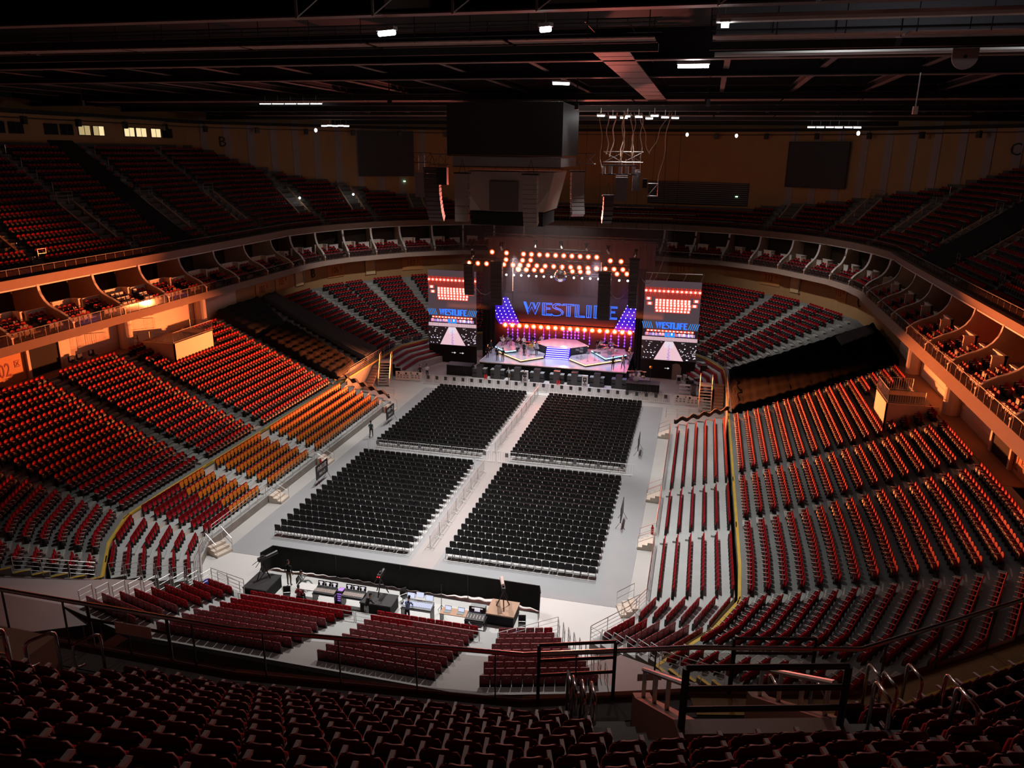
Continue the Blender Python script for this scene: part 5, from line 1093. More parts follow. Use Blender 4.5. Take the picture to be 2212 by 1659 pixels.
for a in ((4.7, -15.6, 30.85, 0.75, -0.35, 'short white work lamp nearest the camera, left of the row'), (10.6, -15.2, 30.9, 0.4, -0.4, 'short white work lamp nearest the camera, right end of the catwalk'), (15.5, -2.4, 30.9, 1.5, 0.05, 'long white tube lamp beyond the nearest girder'), (16.8, -15.2, 30.9, 0.25, 0, 'small round white lamp on the pipe'), (6.0, 13, 31.4, 1.2, 0.5, 'white lamp inside the dark roof bay')):
    tube_lamp(*a)
    if a[1] < 0: spot('work_lamp_light', (a[0], a[1], a[2] - 0.25), (a[0] + 1, a[1] - 12, 18), 800, 150, (1.0, 0.80, 0.76), 0.3, 1.0)
for a in ((22.0, -7.0, 33.2, 1.2, 0.1, 'white tube lamp above the grey ducts, left one'), (31.0, -7.4, 33.2, 1.2, 0.1, 'white tube lamp above the grey ducts, right one'), (24.0, -17.6, 33.4, 1.2, 0.0, 'white tube lamp above the plant frames')):
    tube_lamp(*a); spot('roof_bay_light', (a[0], a[1] + 0.3, a[2] + 0.6), (a[0], a[1] + 1.5, 30), 260, 150, (0.9, 0.93, 1.0), 0.3, 1.0)
for i in range(9): tube_lamp(6.2 + 0.85 * i, 33.5 + (i % 3) * 2.4, 30.15 - 0.05 * (i % 2), 0.7, 0.05, 'bright white lamp in the cluster above the hanging cables, %s of nine' % nth(i + 1), 0.07)
for i in range(5): tube_lamp(-33.5 + 0.8 * i, 54.3, 29.75 + 0.05 * (i % 2), 0.7, 0.1, 'white lamp in the far left roof row, %s of five' % nth(i + 1), 0.07)
for i in range(6): tube_lamp(27.8 + 1.0 * i, 54.6 + 0.3 * (i % 2), 29.85, 0.8, 0.0, 'white lamp in the far right roof row, %s of six' % nth(i + 1), 0.07)
for i in range(5): tube_lamp(-24 + 1.3 * i, 24.0, 30.75, 1.1, 0.05, 'dim white lamp over the left half of the hall, %s of five' % nth(i + 1), 0.035)
for i, (x, y, z, lab) in enumerate(((-34.6, 54, 29.2, 'white lamp hanging below the far left roof row'), (13.4, 70, 29.3, 'small white lamp hanging right of the cable cluster'), (20.0, 70, 29.2, 'small white lamp hanging near the dark right screen'), (33.5, 58, 29.3, 'white lamp hanging below the far right roof row'))):
    t = thing('drop_lamp', lab, 'lamp', (x, y, z), 0, 'hanging drop lamps'); b = MB(); b.ball((0, 0, 0), 0.2, 8, (1, 1, 1.3)); obj('bulb', b, mat('soft_lamp', (1, 0.95, 0.85), 0.5, noise=0, emit=5.0, ecol=(1, 0.93, 0.82)), t); b = MB(); b.tube([(0, 0, 0.2), (0, 0, 1.4)], 0.02, 4); b.lathe([(0.08, 0.2), (0.2, 0.05)], n=8); obj('stem', b, 'dsteel', t)
for i, (x, y, z0, z1) in enumerate(((27.2, 3.3, 28.9, 31.0), (16.3, 8, 29.6, 31.5), (-5, 8, 29.8, 31.4), (-30, 8, 29.7, 31.4), (8, 8, 29.4, 31.4), (-44, 10, 29.5, 31.4))):
    t = thing('hanging_rod', 'steel rod with a small box hanging from the roof, %s one' % ('lamp lit right hand', 'middle right', 'middle left', 'far left', 'centre', 'outermost left')[i], 'rod', (x, y, z0), 0, 'rods hanging from the roof'); b = MB(); b.tube([(0, 0, 0.4), (0, 0, z1 - z0)], 0.04, 5); obj('rod', b, 'dsteel' if i else 'steel', t); b = MB(); b.bx(-0.12, 0.12, -0.12, 0.12, 0, 0.4); obj('end_box', b, 'cream' if i == 0 else 'dsteel', t)
t = thing('pulley_disc', 'grey half disc plate hanging below the right girder', 'disc', (25.6, -10.4, 30.3)); b = MB(); b.prism([(-0.45, 0.3)] + [(0.45 * math.cos(-k * PI / 12), 0.45 * math.sin(-k * PI / 12)) for k in range(12, -1, -1)] + [(0.45, 0.3)], 'y', -0.04, 0.04); obj('plate', b, 'walls', t); b = MB(); b.tube([(0, -0.06, 0.0), (0, 0.06, 0.0)], 0.07, 8); obj('pin', b, 'dsteel', t)
# perimeter ring truss under the roof edge
for sg, side in ((1, 'right'), (-1, 'left')):
    t = thing('edge_walkway', 'dark walkway along the top of the %s outer wall' % side, 'catwalk', (0, 0, 30.0)); P = offs(OUT, -1.2); b = MB(); strip(b, offs(OUT, 0.0), offs(OUT, -2.2), 0.0, 0.0, sg); strip(b, offs(OUT, -2.2), offs(OUT, -2.2), 0.0, 0.35, sg); obj('deck', b, 'roof', t); b = MB(); b.tube([(sg * x, y, 1.2) for x, y in offs(OUT, -2.2)], 0.05, 5); b.tube([(sg * x, y, -0.5) for x, y in offs(OUT, -1.8)], 0.06, 5); obj('pipe', b, 'dsteel', t)
    n = 0
    for x, y, a in along(sub(OUT, 0.4, 9), 7.5):
        n += 1; t = thing('wall_speaker', 'small black speaker hung at the roof edge, %s from the near end on the %s' % (nth(n), side), 'loudspeaker', (sg * (x * 0.975), y * 0.985, 29.2), a if sg > 0 else -a, 'small speakers at the roof edge'); b = MB(); b.bx(-0.25, 0.25, -0.25, 0.2, -0.3, 0.5); obj('cabinet', b, 'blackp', t); b = MB(); b.tube([(0, 0, 0.5), (0, 0, 0.9)], 0.03, 4); obj('bracket', b, 'dsteel', t)
# ------------------------------------------------------------------ centre hung scoreboard
t = thing('scoreboard', 'large dark centre hung scoreboard with drum shaped lower tier', 'scoreboard', (0, 24, 0)); dk = mat('dark_led_face', (0.022, 0.018, 0.020), 0.5)
b = MB(); b.bx(-4.9, 4.95, -4, 4, 26.45, 30.6); obj('upper_screen_box', b, dk, t); b = MB(); b.bx(-4.45, 4.85, -3.9, 3.9, 25.55, 26.3); obj('ribbon_band', b, mat('grey_ribbon', (0.22, 0.21, 0.20), 0.45), t)
b = MB(); v = []; cols = 14
for j, (w, z, dp) in enumerate(((4.1, 25.1, 3.6), (3.8, 24.0, 3.45), (3.5, 22.9, 3.25), (3.3, 21.8, 3.0))):
    for i in range(cols + 1): x = -1 + 2 * i / cols; v.append((x * w, -dp + 0.5 * (x * x) * 1.6, z))
f = [(j * 15 + i, j * 15 + i + 1, j * 15 + 16 + i, j * 15 + 15 + i) for j in range(3) for i in range(cols)]; b.add(v, f); obj('drum_face', b, mat('taupe_scrim', (0.24, 0.19, 0.16), 0.7, noise=0.06, scale=0.5), t)
b = MB(); b.prism([(-4.1, 25.1), (-3.3, 21.8), (3.3, 21.8), (4.1, 25.1)], 'y', -2.6, 3.4); obj('drum_body', b, mat('cream_scrim', (0.45, 0.40, 0.33), 0.7), t); b = MB(); b.bx(-3.2, 3.2, -2.7, 2.5, 20.6, 21.7); obj('lower_pod', b, 'dark', t)
b = MB(); b.bx(-1.3, 1.2, -3.62, -3.4, 21.9, 24.3); obj('centre_panel', b, mat('dark_taupe_panel', (0.10, 0.08, 0.07), 0.7), t)
b = MB(); b.bx(-4.9, 4.95, -4.03, -4.0, 26.35, 26.43); b.bx(-4.45, 4.85, -3.93, -3.9, 25.45, 25.53); obj('edge_trim', b, 'dsteel', t)
line_array(-2.75, 17.4, 24.95, 6, 1.1, 0.63, 0.0, 'flat stack of six taupe speakers before the scoreboard', mm=mat('taupe_cabinet', (0.26, 0.20, 0.165), 0.6))
line_array(2.95, 17.4, 24.95, 11, 1.15, 0.36, 0.045, 'curved taupe speaker array before the right of the scoreboard', mm=mat('taupe_cabinet', (0.26, 0.20, 0.165), 0.6))
line_array(-8.9, 27.5, 25.1, 12, 1.5, 0.42, 0.08, 'curved dark speaker array hanging left of the scoreboard'); line_array(4.9, 28.5, 25.0, 10, 1.2, 0.40, -0.07, 'curved speaker array seen from behind right of the scoreboard', 0.4, 'arm' if 0 else mat('grey_cabinet_back', (0.20, 0.18, 0.165), 0.5))
for x, y, z, w, h, lab in ((-6.7, 24, 23.8, 0.95, 1.5, 'black box speaker hanging left of the scoreboard'), (-10.9, 30, 22.3, 1.2, 2.4, 'grey speaker pair hanging far left of the scoreboard'), (8.95, 29, 22.5, 1.1, 2.1, 'grey perforated speaker box hanging in the lit cable cluster'), (10.25, 29.6, 23.4, 0.7, 1.7, 'pale speaker box on the right of the lit cable cluster')):
    t = thing('hanging_speaker', lab, 'loudspeaker', (x, y, z), 0.1, 'box speakers hanging from the roof'); b = MB(); b.bx(-w / 2, w / 2, -0.4, 0.4, 0, h); obj('cabinet', b, 'blackp' if 'black' in lab else mat('grey_speaker_box', (0.13, 0.125, 0.125), 0.5), t); b = MB(); b.bx(-w / 2, w / 2, -0.1, 0.1, h + 0.1, h + 0.18)
    for s in (-0.3, 0.3): b.tube([(s, 0, h), (s, 0, h + 1.6)], 0.025, 4)
    obj('flying_bar', b, 'steel', t)
    b = MB()
    for k in range(3):
        for s in (-1, 1): b.box((s * w * 0.3, -0.41, h * (0.2 + 0.3 * k)), (0.06, 0.02, 0.06))
    obj('fixing_bolt_holes', b, 'blackp', t)
line_array(7.9, 28.2, 22.9, 6, 0.9, 0.4, 0.22, 'small curved speaker array at the foot of the lit cable cluster', 0.3)
t = truss('rigging_lattice', (7.3, 28.5, 26.4), (10.8, 28.5, 26.4), 0.9, 'pale lattice rigging frame above the lit speaker cluster', 'frame', 'steel')
t = thing('winch_rack', 'caged winch racks hanging under the lit rigging frame', 'rack', (8.4, 28.4, 24.9)); b = MB()
for x in (-1.2, -0.6, 0.3, 0.9, 1.5): b.bx(x, x + 0.3, -0.2, 0.2, 0, 0.7)
obj('winch_box', b, 'galv', t); b = MB(); b.bx(-1.4, 2.0, -0.25, 0.25, -0.08, 0.0); b.bx(-1.4, 2.0, -0.25, 0.25, 0.72, 0.8); obj('rack_frame', b, 'dsteel', t)
t = thing('camera_arm_frame', 'small steel frame with a camera right of the lit cable cluster', 'frame', (11.4, 29, 23.0)); b = MB(); b.tube([(0, 0, 0), (0.9, 0, 0), (0.9, 0, 1.1), (-0.2, 0, 1.1)], 0.05, 6); b.tube([(0, 0, 0), (0.9, 0, 1.1)], 0.03, 5); obj('frame_tube', b, 'steel', t); b = MB(); b.bx(-0.5, -0.1, -0.2, 0.2, 0.7, 1.5); obj('camera_body', b, 'dsteel', t)
for i, (x0, x1, y, z1, r) in enumerate(((7.5, 7.6, 28.3, 26.6, 0.05), (8.2, 7.9, 28.6, 26.4, 0.06), (8.9, 9.0, 28.4, 25.6, 0.07), (9.1, 8.8, 28.5, 26.0, 0.05), (9.6, 10.0, 28.5, 25.2, 0.06), (9.9, 9.8, 28.8, 26.5, 0.045), (10.5, 10.6, 28.8, 26.3, 0.04), (12.8, 11.4, 29.2, 26.8, 0.035), (13.0, 12.3, 29.0, 24.1, 0.04), (10.3, 11.3, 28.9, 26.7, 0.035), (6.9, 7.2, 28.0, 24.8, 0.03))):
    b = MB(); n = 8; b.tube([(x0 + (x1 - x0) * k / n + 0.12 * math.sin(k * 1.3 + i), y, 30.2 + (z1 - 30.2) * k / n) for k in range(n + 1)], r, 5); tag(obj('hanging_cable', b, 'cream'), 'pale cable dropping from the roof lamps to the speaker cluster, %s of eleven' % nth(i + 1), 'cable', 'pale hanging cables')
rg = random.Random(3)
for i in range(16):
    x = -9 + 1.5 * i; b = MB(); b.tube([(x, 44 + rg.random() * 6, 16.2), (x + rg.uniform(-0.3, 0.3), 44 + rg.random() * 5, 30.5)], 0.022, 4); tag(obj('rigging_wire', b, 'dsteel'), 'thin rigging wire from the roof to the stage trusses, %s from the left' % nth(i + 1), 'wire', 'rigging wires')
for i, (x, y, z, lab) in enumerate(((-10.2, 28, 26.1, 'dark hanging lattice frame over the left speaker array'), (-7.2, 25, 26.0, 'dark hanging lattice frame beside the scoreboard'), (5.6, 28.5, 26.2, 'dark hanging lattice frame over the right speaker array'))):
    truss('lattice_hanger', (x - 0.9, y, z), (x + 0.9, y, z), 0.9, lab, 'frame')
spot('cluster_lamp', (9.3, 31, 30.0), (9.0, 28.4, 22), 6500, 80, WHITE, 0.3, 0.8)
spot('scoreboard_lamp', (6.6, 21.5, 30.2), (4.6, 21.0, 24.5), 500, 80, WHITE, 0.3, 0.8)

hz = MB(); hz.bx(-13, 13, 43.2, 53.6, 8.5, 18.5); o = obj('stage_haze', hz, 'cloth'); hm = bpy.data.materials.new('thin_stage_haze'); hm.use_nodes = True; n_ = hm.node_tree; n_.nodes.remove(n_.nodes['Principled BSDF']); pv = n_.nodes.new('ShaderNodeVolumeScatter'); pv.inputs['Density'].default_value = 0.02; pv.inputs['Color'].default_value = (1, 0.8, 0.75, 1); pv.inputs['Anisotropy'].default_value = 0.35
n_.links.new(pv.outputs[0], n_.nodes['Material Output'].inputs['Volume']); o.data.materials[0] = hm; tag(o, 'thin red lit haze hanging round the lamps above the stage', 'haze', None, 'stuff')
# ------------------------------------------------------------------ people
BON = {}
def skeleton(pose):
    J = dict(pel=(0, 0, 0.95), chest=(0, 0.0, 1.25), nk=(0, -0.01, 1.46), hd0=(0, -0.03, 1.56), hd1=(0, -0.03, 1.70))
    for s, c in ((-1, 'l'), (1, 'r')): J.update({'hip' + c: (s * 0.09, 0, 0.90), 'kn' + c: (s * 0.10, -0.02, 0.50), 'an' + c: (s * 0.10, 0.02, 0.09), 'to' + c: (s * 0.12, -0.14, 0.04), 'sh' + c: (s * 0.17, 0, 1.40), 'el' + c: (s * 0.23, 0.03, 1.12), 'wr' + c: (s * 0.23, -0.05, 0.88)})
    if pose == 'walk': J.update(knl=(-0.10, -0.16, 0.52), anl=(-0.10, -0.22, 0.10), tol=(-0.11, -0.38, 0.05), knr=(0.1, 0.03, 0.5), anr=(0.1, 0.26, 0.14), tor=(0.11, 0.14, 0.05), ell=(-0.22, 0.12, 1.14), wrl=(-0.22, 0.10, 0.90), elr=(0.22, -0.08, 1.14), wrr=(0.2, -0.22, 0.95))
    if pose == 'fold': J.update(ell=(-0.24, -0.03, 1.14), wrl=(0.04, -0.22, 1.18), elr=(0.24, -0.03, 1.14), wrr=(-0.05, -0.19, 1.12))
    if pose == 'play': J.update(ell=(-0.26, -0.06, 1.16), wrl=(-0.16, -0.30, 1.16), elr=(0.26, -0.02, 1.14), wrr=(0.10, -0.28, 1.02))
    if pose == 'lean': J.update(chest=(0, -0.14, 1.22), nk=(0, -0.26, 1.40), hd0=(0, -0.33, 1.48), hd1=(0, -0.40, 1.60), shl=(-0.17, -0.22, 1.35), shr=(0.17, -0.22, 1.35), ell=(-0.22, -0.34, 1.10), elr=(0.22, -0.34, 1.10), wrl=(-0.16, -0.52, 0.98), wrr=(0.16, -0.52, 0.98))
    if pose in ('sit', 'phone'):
        for k in J: x, y, z = J[k]; J[k] = (x, y, z - 0.45)
        for s, c in ((-1, 'l'), (1, 'r')): J.update({'hip' + c: (s * 0.1, -0.02, 0.48), 'kn' + c: (s * 0.13, -0.45, 0.50), 'an' + c: (s * 0.12, -0.48, 0.09), 'to' + c: (s * 0.13, -0.64, 0.04)})
        J.update(wrl=(-0.14, -0.34, 0.62), wrr=(0.14, -0.34, 0.62), ell=(-0.24, -0.04, 0.70), elr=(0.24, -0.04, 0.70))
        if pose == 'phone': J.update(wrl=(-0.05, -0.33, 0.98), wrr=(0.07, -0.33, 0.98), ell=(-0.22, -0.16, 0.74), elr=(0.22, -0.16, 0.74), anr=(0.05, -0.78, 0.30), tor=(0.02, -0.92, 0.34), knr=(0.1, -0.48, 0.62))
    return J
RAD = dict(pel=(0.135, 0.10), chest=(0.145, 0.10), nk=(0.052, 0.052), hd0=(0.072, 0.082), hd1=(0.070, 0.085), hip=(0.088, 0.088), kn=(0.058, 0.058), an=(0.04, 0.04), to=(0.038, 0.026), sh=(0.058, 0.058), el=(0.042, 0.042), wr=(0.029, 0.025))
def body(pose):
    if pose in BON: return BON[pose]
    J = skeleton(pose); names = list(J); V = [J[n] for n in names]; R = [RAD[n if n in RAD else n[:-1]] for n in names]; ix = {n: i for i, n in enumerate(names)}
    E = [('pel', 'chest', 's'), ('chest', 'nk', 's'), ('nk', 'hd0', 'k'), ('hd0', 'hd1', 'k')]
    for c in 'lr': E += [('pel', 'hip' + c, 't'), ('hip' + c, 'kn' + c, 't'), ('kn' + c, 'an' + c, 't'), ('an' + c, 'to' + c, 'f'), ('chest', 'sh' + c, 's'), ('sh' + c, 'el' + c, 's'), ('el' + c, 'wr' + c, 's')]
    ed = [(ix[a], ix[b]) for a, b, _ in E]; cat_ = [(V[ix[a]], V[ix[b]], k) for a, b, k in E]
    for c, s in (('l', -1), ('r', 1)):
        w = Vector(J['wr' + c]); e = Vector(J['el' + c]); d = (w - e).normalized(); sd = d.cross(Vector((0, 1, 0.2))).normalized() * s; n = d.cross(sd).normalized()
        p = w + d * 0.05; ip = len(V); V.append(tuple(p)); R.append((0.036, 0.018)); ed.append((ix['wr' + c], ip)); cat_.append((tuple(w), tuple(p), 'k'))
        for k, (o, L) in enumerate(((-0.028, 0.062), (-0.010, 0.076), (0.009, 0.074), (0.026, 0.058))):
            a = p + d * 0.045 + sd * o; b = a + d * L * 0.55 + n * 0.012; q = b + d * L * 0.4 + n * 0.028; i0 = len(V); V += [tuple(a), tuple(b), tuple(q)]; R += [(0.0095, 0.0095), (0.0088, 0.0088), (0.0075, 0.0075)]; ed += [(ip, i0), (i0, i0 + 1), (i0 + 1, i0 + 2)]; cat_.append((tuple(p), tuple(q), 'k'))
        a = w + d * 0.035 - sd * 0.035; b = a + d * 0.035 - sd * 0.022 + n * 0.015; i0 = len(V); V += [tuple(a), tuple(b)]; R += [(0.011, 0.011), (0.009, 0.009)]; ed += [(ip, i0), (i0, i0 + 1)]; cat_.append((tuple(w), tuple(b), 'k'))
    h = Vector(J['hd0']); i0 = len(V); V.append((h.x, h.y - 0.098, h.z + 0.055)); R.append((0.013, 0.013)); ed.append((ix['hd0'], i0))
    me = bpy.data.meshes.new('body'); me.from_pydata(V, ed, []); o = bpy.data.objects.new('body', me); COL.objects.link(o); md = o.modifiers.new('skin', 'SKIN'); md.use_smooth_shade = True
    sv = me.skin_vertices[0].data
    for i, r in enumerate(R): sv[i].radius = r; sv[i].use_root = (i == 0)
    o.modifiers.new('sub', 'SUBSURF').levels = 1; o.modifiers['sub'].render_levels = 1
    m2 = bpy.data.meshes.new_from_object(o.evaluated_get(bpy.context.evaluated_depsgraph_get())); bpy.data.objects.remove(o)
    idx = {'s': 0, 't': 1, 'k': 2, 'f': 3}; A = np.array([c[0] for c in cat_]); B = np.array([c[1] for c in cat_]); AB = B - A; L2 = (AB ** 2).sum(1); K = [idx[c[2]] for c in cat_]; out = []
    for p in m2.polygons:
        c = np.array(p.center); t = np.clip(((c - A) * AB).sum(1) / L2, 0, 1); out.append(K[int(np.argmin(((c - A - AB * t[:, None]) ** 2).sum(1)))])
    m2.materials.clear()
    for _ in range(4): m2.materials.append(M['cloth'])
    m2.polygons.foreach_set('material_index', out); BON[pose] = (m2, J); return BON[pose]
def person(label, loc, face, pose='stand', shirt='blackp', legs='blackp', hair='hair', long=False, scale=1.0, held=None):
    """face: heading the person looks along, radians from +x"""
    me, J = body(pose); me = me.copy()
    for i, m_ in enumerate((shirt, legs, 'skin', 'darkp')): me.materials[i] = M[m_]
    me.name = 'person'; o = bpy.data.objects.new('person', me); COL.objects.link(o); o.location = loc; o.rotation_euler = (0, 0, face + PI / 2); o.scale = (scale,) * 3; tag(o, label, 'person')
    h = Vector(J['hd1']); b = MB(); b.ball((h.x, h.y + 0.018, h.z + 0.012), 0.098, 12, (0.86, 1.0, 0.86))
    b.ball((h.x, h.y + 0.045, h.z - 0.06), 0.085, 10, (0.9, 0.7, 1.0 if not long else 2.1), 0); obj('hair', b, hair, o, smooth=True)
    b = MB(); k = Vector(J['hd0'])
    for s in (-1, 1): b.ball((s * 0.03, k.y - 0.083, k.z + 0.085), 0.011, 6)
    b.bx(-0.022, 0.022, k.y - 0.090, k.y - 0.078, k.z + 0.005, k.z + 0.013); obj('eyes_and_mouth', b, 'hair', o); b = MB()
    for s in (-1, 1): b.ball((s * 0.075, k.y + 0.01, k.z + 0.07), 0.028, 6, (0.4, 0.8, 1.2))
    obj('ears', b, 'skin', o, smooth=True)
    return o
U = -PI / 2
person('person in dark green shirt walking past the far left chair block', (-13.05, 20.2, 0), PI / 2 + 0.2, 'walk', 'green', 'cloth')
person('person in black shorts and top walking beyond the silver barrier', (-15.6, 40.6, 0), -0.6, 'walk', 'cloth', 'cloth'); person('long haired person in white top standing beyond the silver barrier', (-14.9, 41.2, 0), -0.9, 'fold', 'shirtw', 'cloth', long=True)
person('person in black with folded arms standing right of the stage', (16.2, 45.0, 0), U - 0.4, 'fold', 'cloth', 'cloth')
person('person in black bending in the pit before the stage', (-3.25, 42.2, 0), 0.4, 'lean', 'cloth', 'cloth'); person('person in light clothes working in the pit beside the cabinets', (-4.85, 42.6, 0), 2.2, 'lean', 'greyc', 'khaki')
person('person in black handling camera gear at the left stage corner', (-9.75, 43.1, 0.0), 0.6, 'lean', 'cloth', 'cloth')
for i, (x, y, f, lab) in enumerate(((-8.55, 46.0, U, 'nearest the left stage edge'), (-8.75, 48.3, -0.7, 'furthest back at the left edge'), (-6.95, 44.75, U, 'left of the pair by the amber riser'), (-6.25, 44.85, U + 0.4, 'right of the pair by the amber riser'))): person('person in black standing on the stage, %s' % lab, (x, y, 1.8), f, 'stand', 'cloth', 'cloth')
person('person in black standing at the right front of the stage', (7.4, 44.6, 1.8), U, 'stand', 'cloth', 'cloth'); person('person in pale purple light stepping at the right stage edge', (8.55, 45.4, 1.8), U - 0.5, 'walk', 'greyc', 'cloth')
band = [(-7.7, 50.4, 2.5, 'sit'), (-7.2, 51.0, 2.5, 'sit'), (-6.55, 50.2, 2.5, 'play'), (-5.7, 50.9, 2.5, 'sit'), (-4.9, 50.4, 2.15, 'play'), (-5.2, 48.9, 2.15, 'sit'), (-4.4, 49.0, 2.15, 'sit'), (-4.05, 47.0, 2.15, 'stand'), (-3.3, 47.6, 2.15, 'play'), (-2.6, 47.7, 2.15, 'play'), (-4.2, 52.9, 1.8, 'play'), (-3.1, 53.2, 1.8, 'play'), (4.4, 52.9, 1.8, 'play'), (5.0, 51.8, 2.5, 'sit'), (5.6, 52.2, 2.5, 'sit'), (6.5, 51.8, 2.5, 'sit')]
pcol = ['shirtw', 'greyc', 'cloth', 'cream', 'shirtw', 'greyc', 'greyc', 'cloth', 'yellow', 'greyc', 'cloth', 'shirtw', 'cloth', 'shirtw', 'cloth', 'greyc']
chair_ = None
for i, (x, y, z, ps) in enumerate(band):
    person('musician in %s, %s from the left among the players on the risers' % ({'shirtw': 'white', 'greyc': 'grey', 'cloth': 'black', 'cream': 'cream', 'yellow': 'mustard'}[pcol[i]], nth(i + 1)), (x, y, z), U + 0.3 * (-1) ** i, ps, pcol[i], 'cloth' if i % 2 else 'greyc')
    if ps == 'sit':
        t = thing('player_stool', 'dark stool under a seated musician, %s on the risers' % nth(i + 1), 'stool', (x, y + 0.02, z), 0, 'stools of the musicians'); b = MB(); b.lathe([(0.17, 0.34), (0.17, 0.39)], n=10); obj('seat', b, 'blackp', t); b = MB()
        for k in range(3): b.tube([(0.05 * math.cos(k * 2.1), 0.05 * math.sin(k * 2.1), 0.34), (0.2 * math.cos(k * 2.1), 0.2 * math.sin(k * 2.1), 0)], 0.012, 4)
        obj('legs', b, 'dsteel', t)
def stand(x, y, z, label):
    t = thing('music_stand', label, 'stand', (x, y, z), 0, 'music stands on the stage'); b = MB(); b.tube([(0, 0, 0.02), (0, 0, 1.0)], 0.012, 5)
    for k in range(3): b.tube([(0, 0, 0.15), (0.22 * math.cos(k * 2.1), 0.22 * math.sin(k * 2.1), 0.0)], 0.01, 4)
    obj('tripod', b, 'dsteel', t); b = MB(); b.box((0, 0.0, 1.1), (0.42, 0.02, 0.3), 0, 0.4); obj('desk', b, 'greyc', t)
for i, (x, y, z) in enumerate([(-7.7, 49.7, 2.5), (-6.5, 49.3, 2.5), (-5.4, 48.3, 2.15), (-4.5, 48.3, 2.15), (-3.4, 46.8, 2.15), (-2.5, 47.0, 2.15), (2.6, 47.6, 2.15), (3.2, 46.9, 2.15), (4.1, 46.4, 2.15), (4.9, 47.0, 2.15), (3.0, 48.4, 2.15), (5.4, 46.9, 2.15), (5.2, 51.0, 2.5), (6.2, 50.8, 2.5)]): stand(x, y, z, 'thin grey music stand on the stage risers, %s from the left' % nth(i + 1))
def drum_kit(x, y, z, label, n=5):
    t = thing('drum_kit', label, 'drum kit', (x, y, z)); b = MB(); b.tube([(0, -0.25, 0.3), (0, 0.25, 0.3)], 0.3, 14); obj('bass_drum', b, 'steel', t)
    for k, (dx, dy, h, r) in enumerate(((-0.3, 0.2, 0.75, 0.17), (0.3, 0.2, 0.75, 0.17), (-0.7, 0.5, 0.55, 0.18), (0.75, 0.45, 0.42, 0.22))): b = MB(); b.lathe([(r, -0.13), (r, 0.13)], (dx, dy, h), 12); b.tube([(dx, dy, 0), (dx, dy, h - 0.13)], 0.012, 4); obj('drum', b, 'shirtw' if k % 2 else 'steel', t)
    for k, (dx, dy, h) in enumerate(((-0.85, 0.1, 1.15), (0.9, 0.05, 1.2), (-0.45, 0.6, 1.05), (0.4, 0.65, 1.1))[:n]): b = MB(); b.lathe([(0.24, 0), (0.04, 0.03)], (dx, dy, h), 12); b.tube([(dx, dy, 0), (dx, dy, h)], 0.01, 4); obj('cymbal', b, mat('brass_cymbal', (0.75, 0.6, 0.3), 0.3, 1.0), t)
    return t
drum_kit(6.4, 49.4, 2.5, 'drum kit with pale shells on the blue edged riser'); drum_kit(-3.6, 49.6, 2.15, 'percussion drums between the seated players on the left'); drum_kit(10.4, 42.6, 1.24, 'spare drum kit on the black platform right of the stage')
person('drummer in blue lit shirt seated on the black side platform', (10.3, 43.25, 1.24), U, 'sit', 'denim', 'navy', long=True)
t = thing('player_stool', 'drummer stool on the black side platform', 'stool', (10.3, 43.27, 1.24)); b = MB(); b.lathe([(0.17, 0.34), (0.17, 0.39)], n=10); obj('seat', b, 'blackp', t); b = MB(); b.tube([(0, 0, 0), (0, 0, 0.34)], 0.03, 5); obj('legs', b, 'dsteel', t)
t = thing('lamp_stand', 'tall stand with an orange lit lamp on the side platform', 'stand', (12.0, 42.7, 1.24)); b = MB(); b.tube([(0, 0, 0), (0, 0, 1.7)], 0.03, 5); obj('pole', b, 'dsteel', t); b = MB(); b.ball((0, 0, 1.8), 0.17, 8); obj('lamp_head', b, 'orange', t)
for i, (x, y) in enumerate(((9.15, 47.6), (9.2, 46.2))):
    t = thing('side_light_stand', 'upright purple lit light stand at the right stage edge, %s one' % ('rear', 'front')[i], 'stand', (x, y, 0)); b = MB(); b.tube([(0, 0, 0), (0, 0, 4.2)], 0.05, 6); obj('pole', b, 'dsteel', t); b = MB()
    for k in range(4): b.bx(-0.2, 0.05, -0.14, 0.14, 2.3 + 0.45 * k, 2.62 + 0.45 * k)
    obj('lamp_bank', b, 'steel', t)
# equipment pile and stairs right of the stage, stairs left
t = thing('keyboard_rack', 'low rack of stacked keyboards right of the stage stairs', 'rack', (16.0, 42.6, 0)); b = MB()
for z in (0.4, 0.8, 1.2): b.bx(-0.6, 0.6, -0.25, 0.25, z, z + 0.08)
obj('shelf', b, 'shirtw', t); b = MB()
for s in (-0.6, 0.6): b.tube([(s, 0, 0), (s, 0, 1.3)], 0.03, 5)
obj('frame', b, 'galv', t)
rg = random.Random(11)
gear = []
for i in range(17):
    x, y = 16.6 + rg.random() * 2.6, 41.4 + rg.random() * 5.2
    if any(abs(x - a) < 0.62 and abs(y - b) < 0.62 for a, b in gear): continue
    gear.append((x, y)); k = len(gear); t = thing('equipment_case', 'dark equipment case in the pile right of the stage, %s counted from the aisle' % nth(k), 'case', (x, y, 0), rg.uniform(-0.4, 0.4), 'equipment piled right of the stage'); h = rg.uniform(0.5, 1.15); b = MB(); b.bx(-0.29, 0.29, -0.28, 0.28, 0.06, h); obj('case_body', b, rg.choice(['darkp', 'blackp', 'darkp', 'greyc']), t); b = MB(); b.bx(-0.3, 0.3, -0.29, 0.29, h, h + 0.05); obj('case_lid', b, rg.choice(['shirtw', 'darkp', 'greyc', 'blackp']), t)
t = thing('tall_speaker', 'tall black speaker standing behind the equipment pile', 'loudspeaker', (18.0, 48.3, 0)); b = MB(); b.bx(-0.4, 0.4, -0.35, 0.35, 0, 2.3); obj('cabinet', b, 'blackp', t); b = MB(); b.bx(-0.42, 0.42, -0.37, 0.37, 2.3, 2.36); obj('cap', b, 'steel', t)
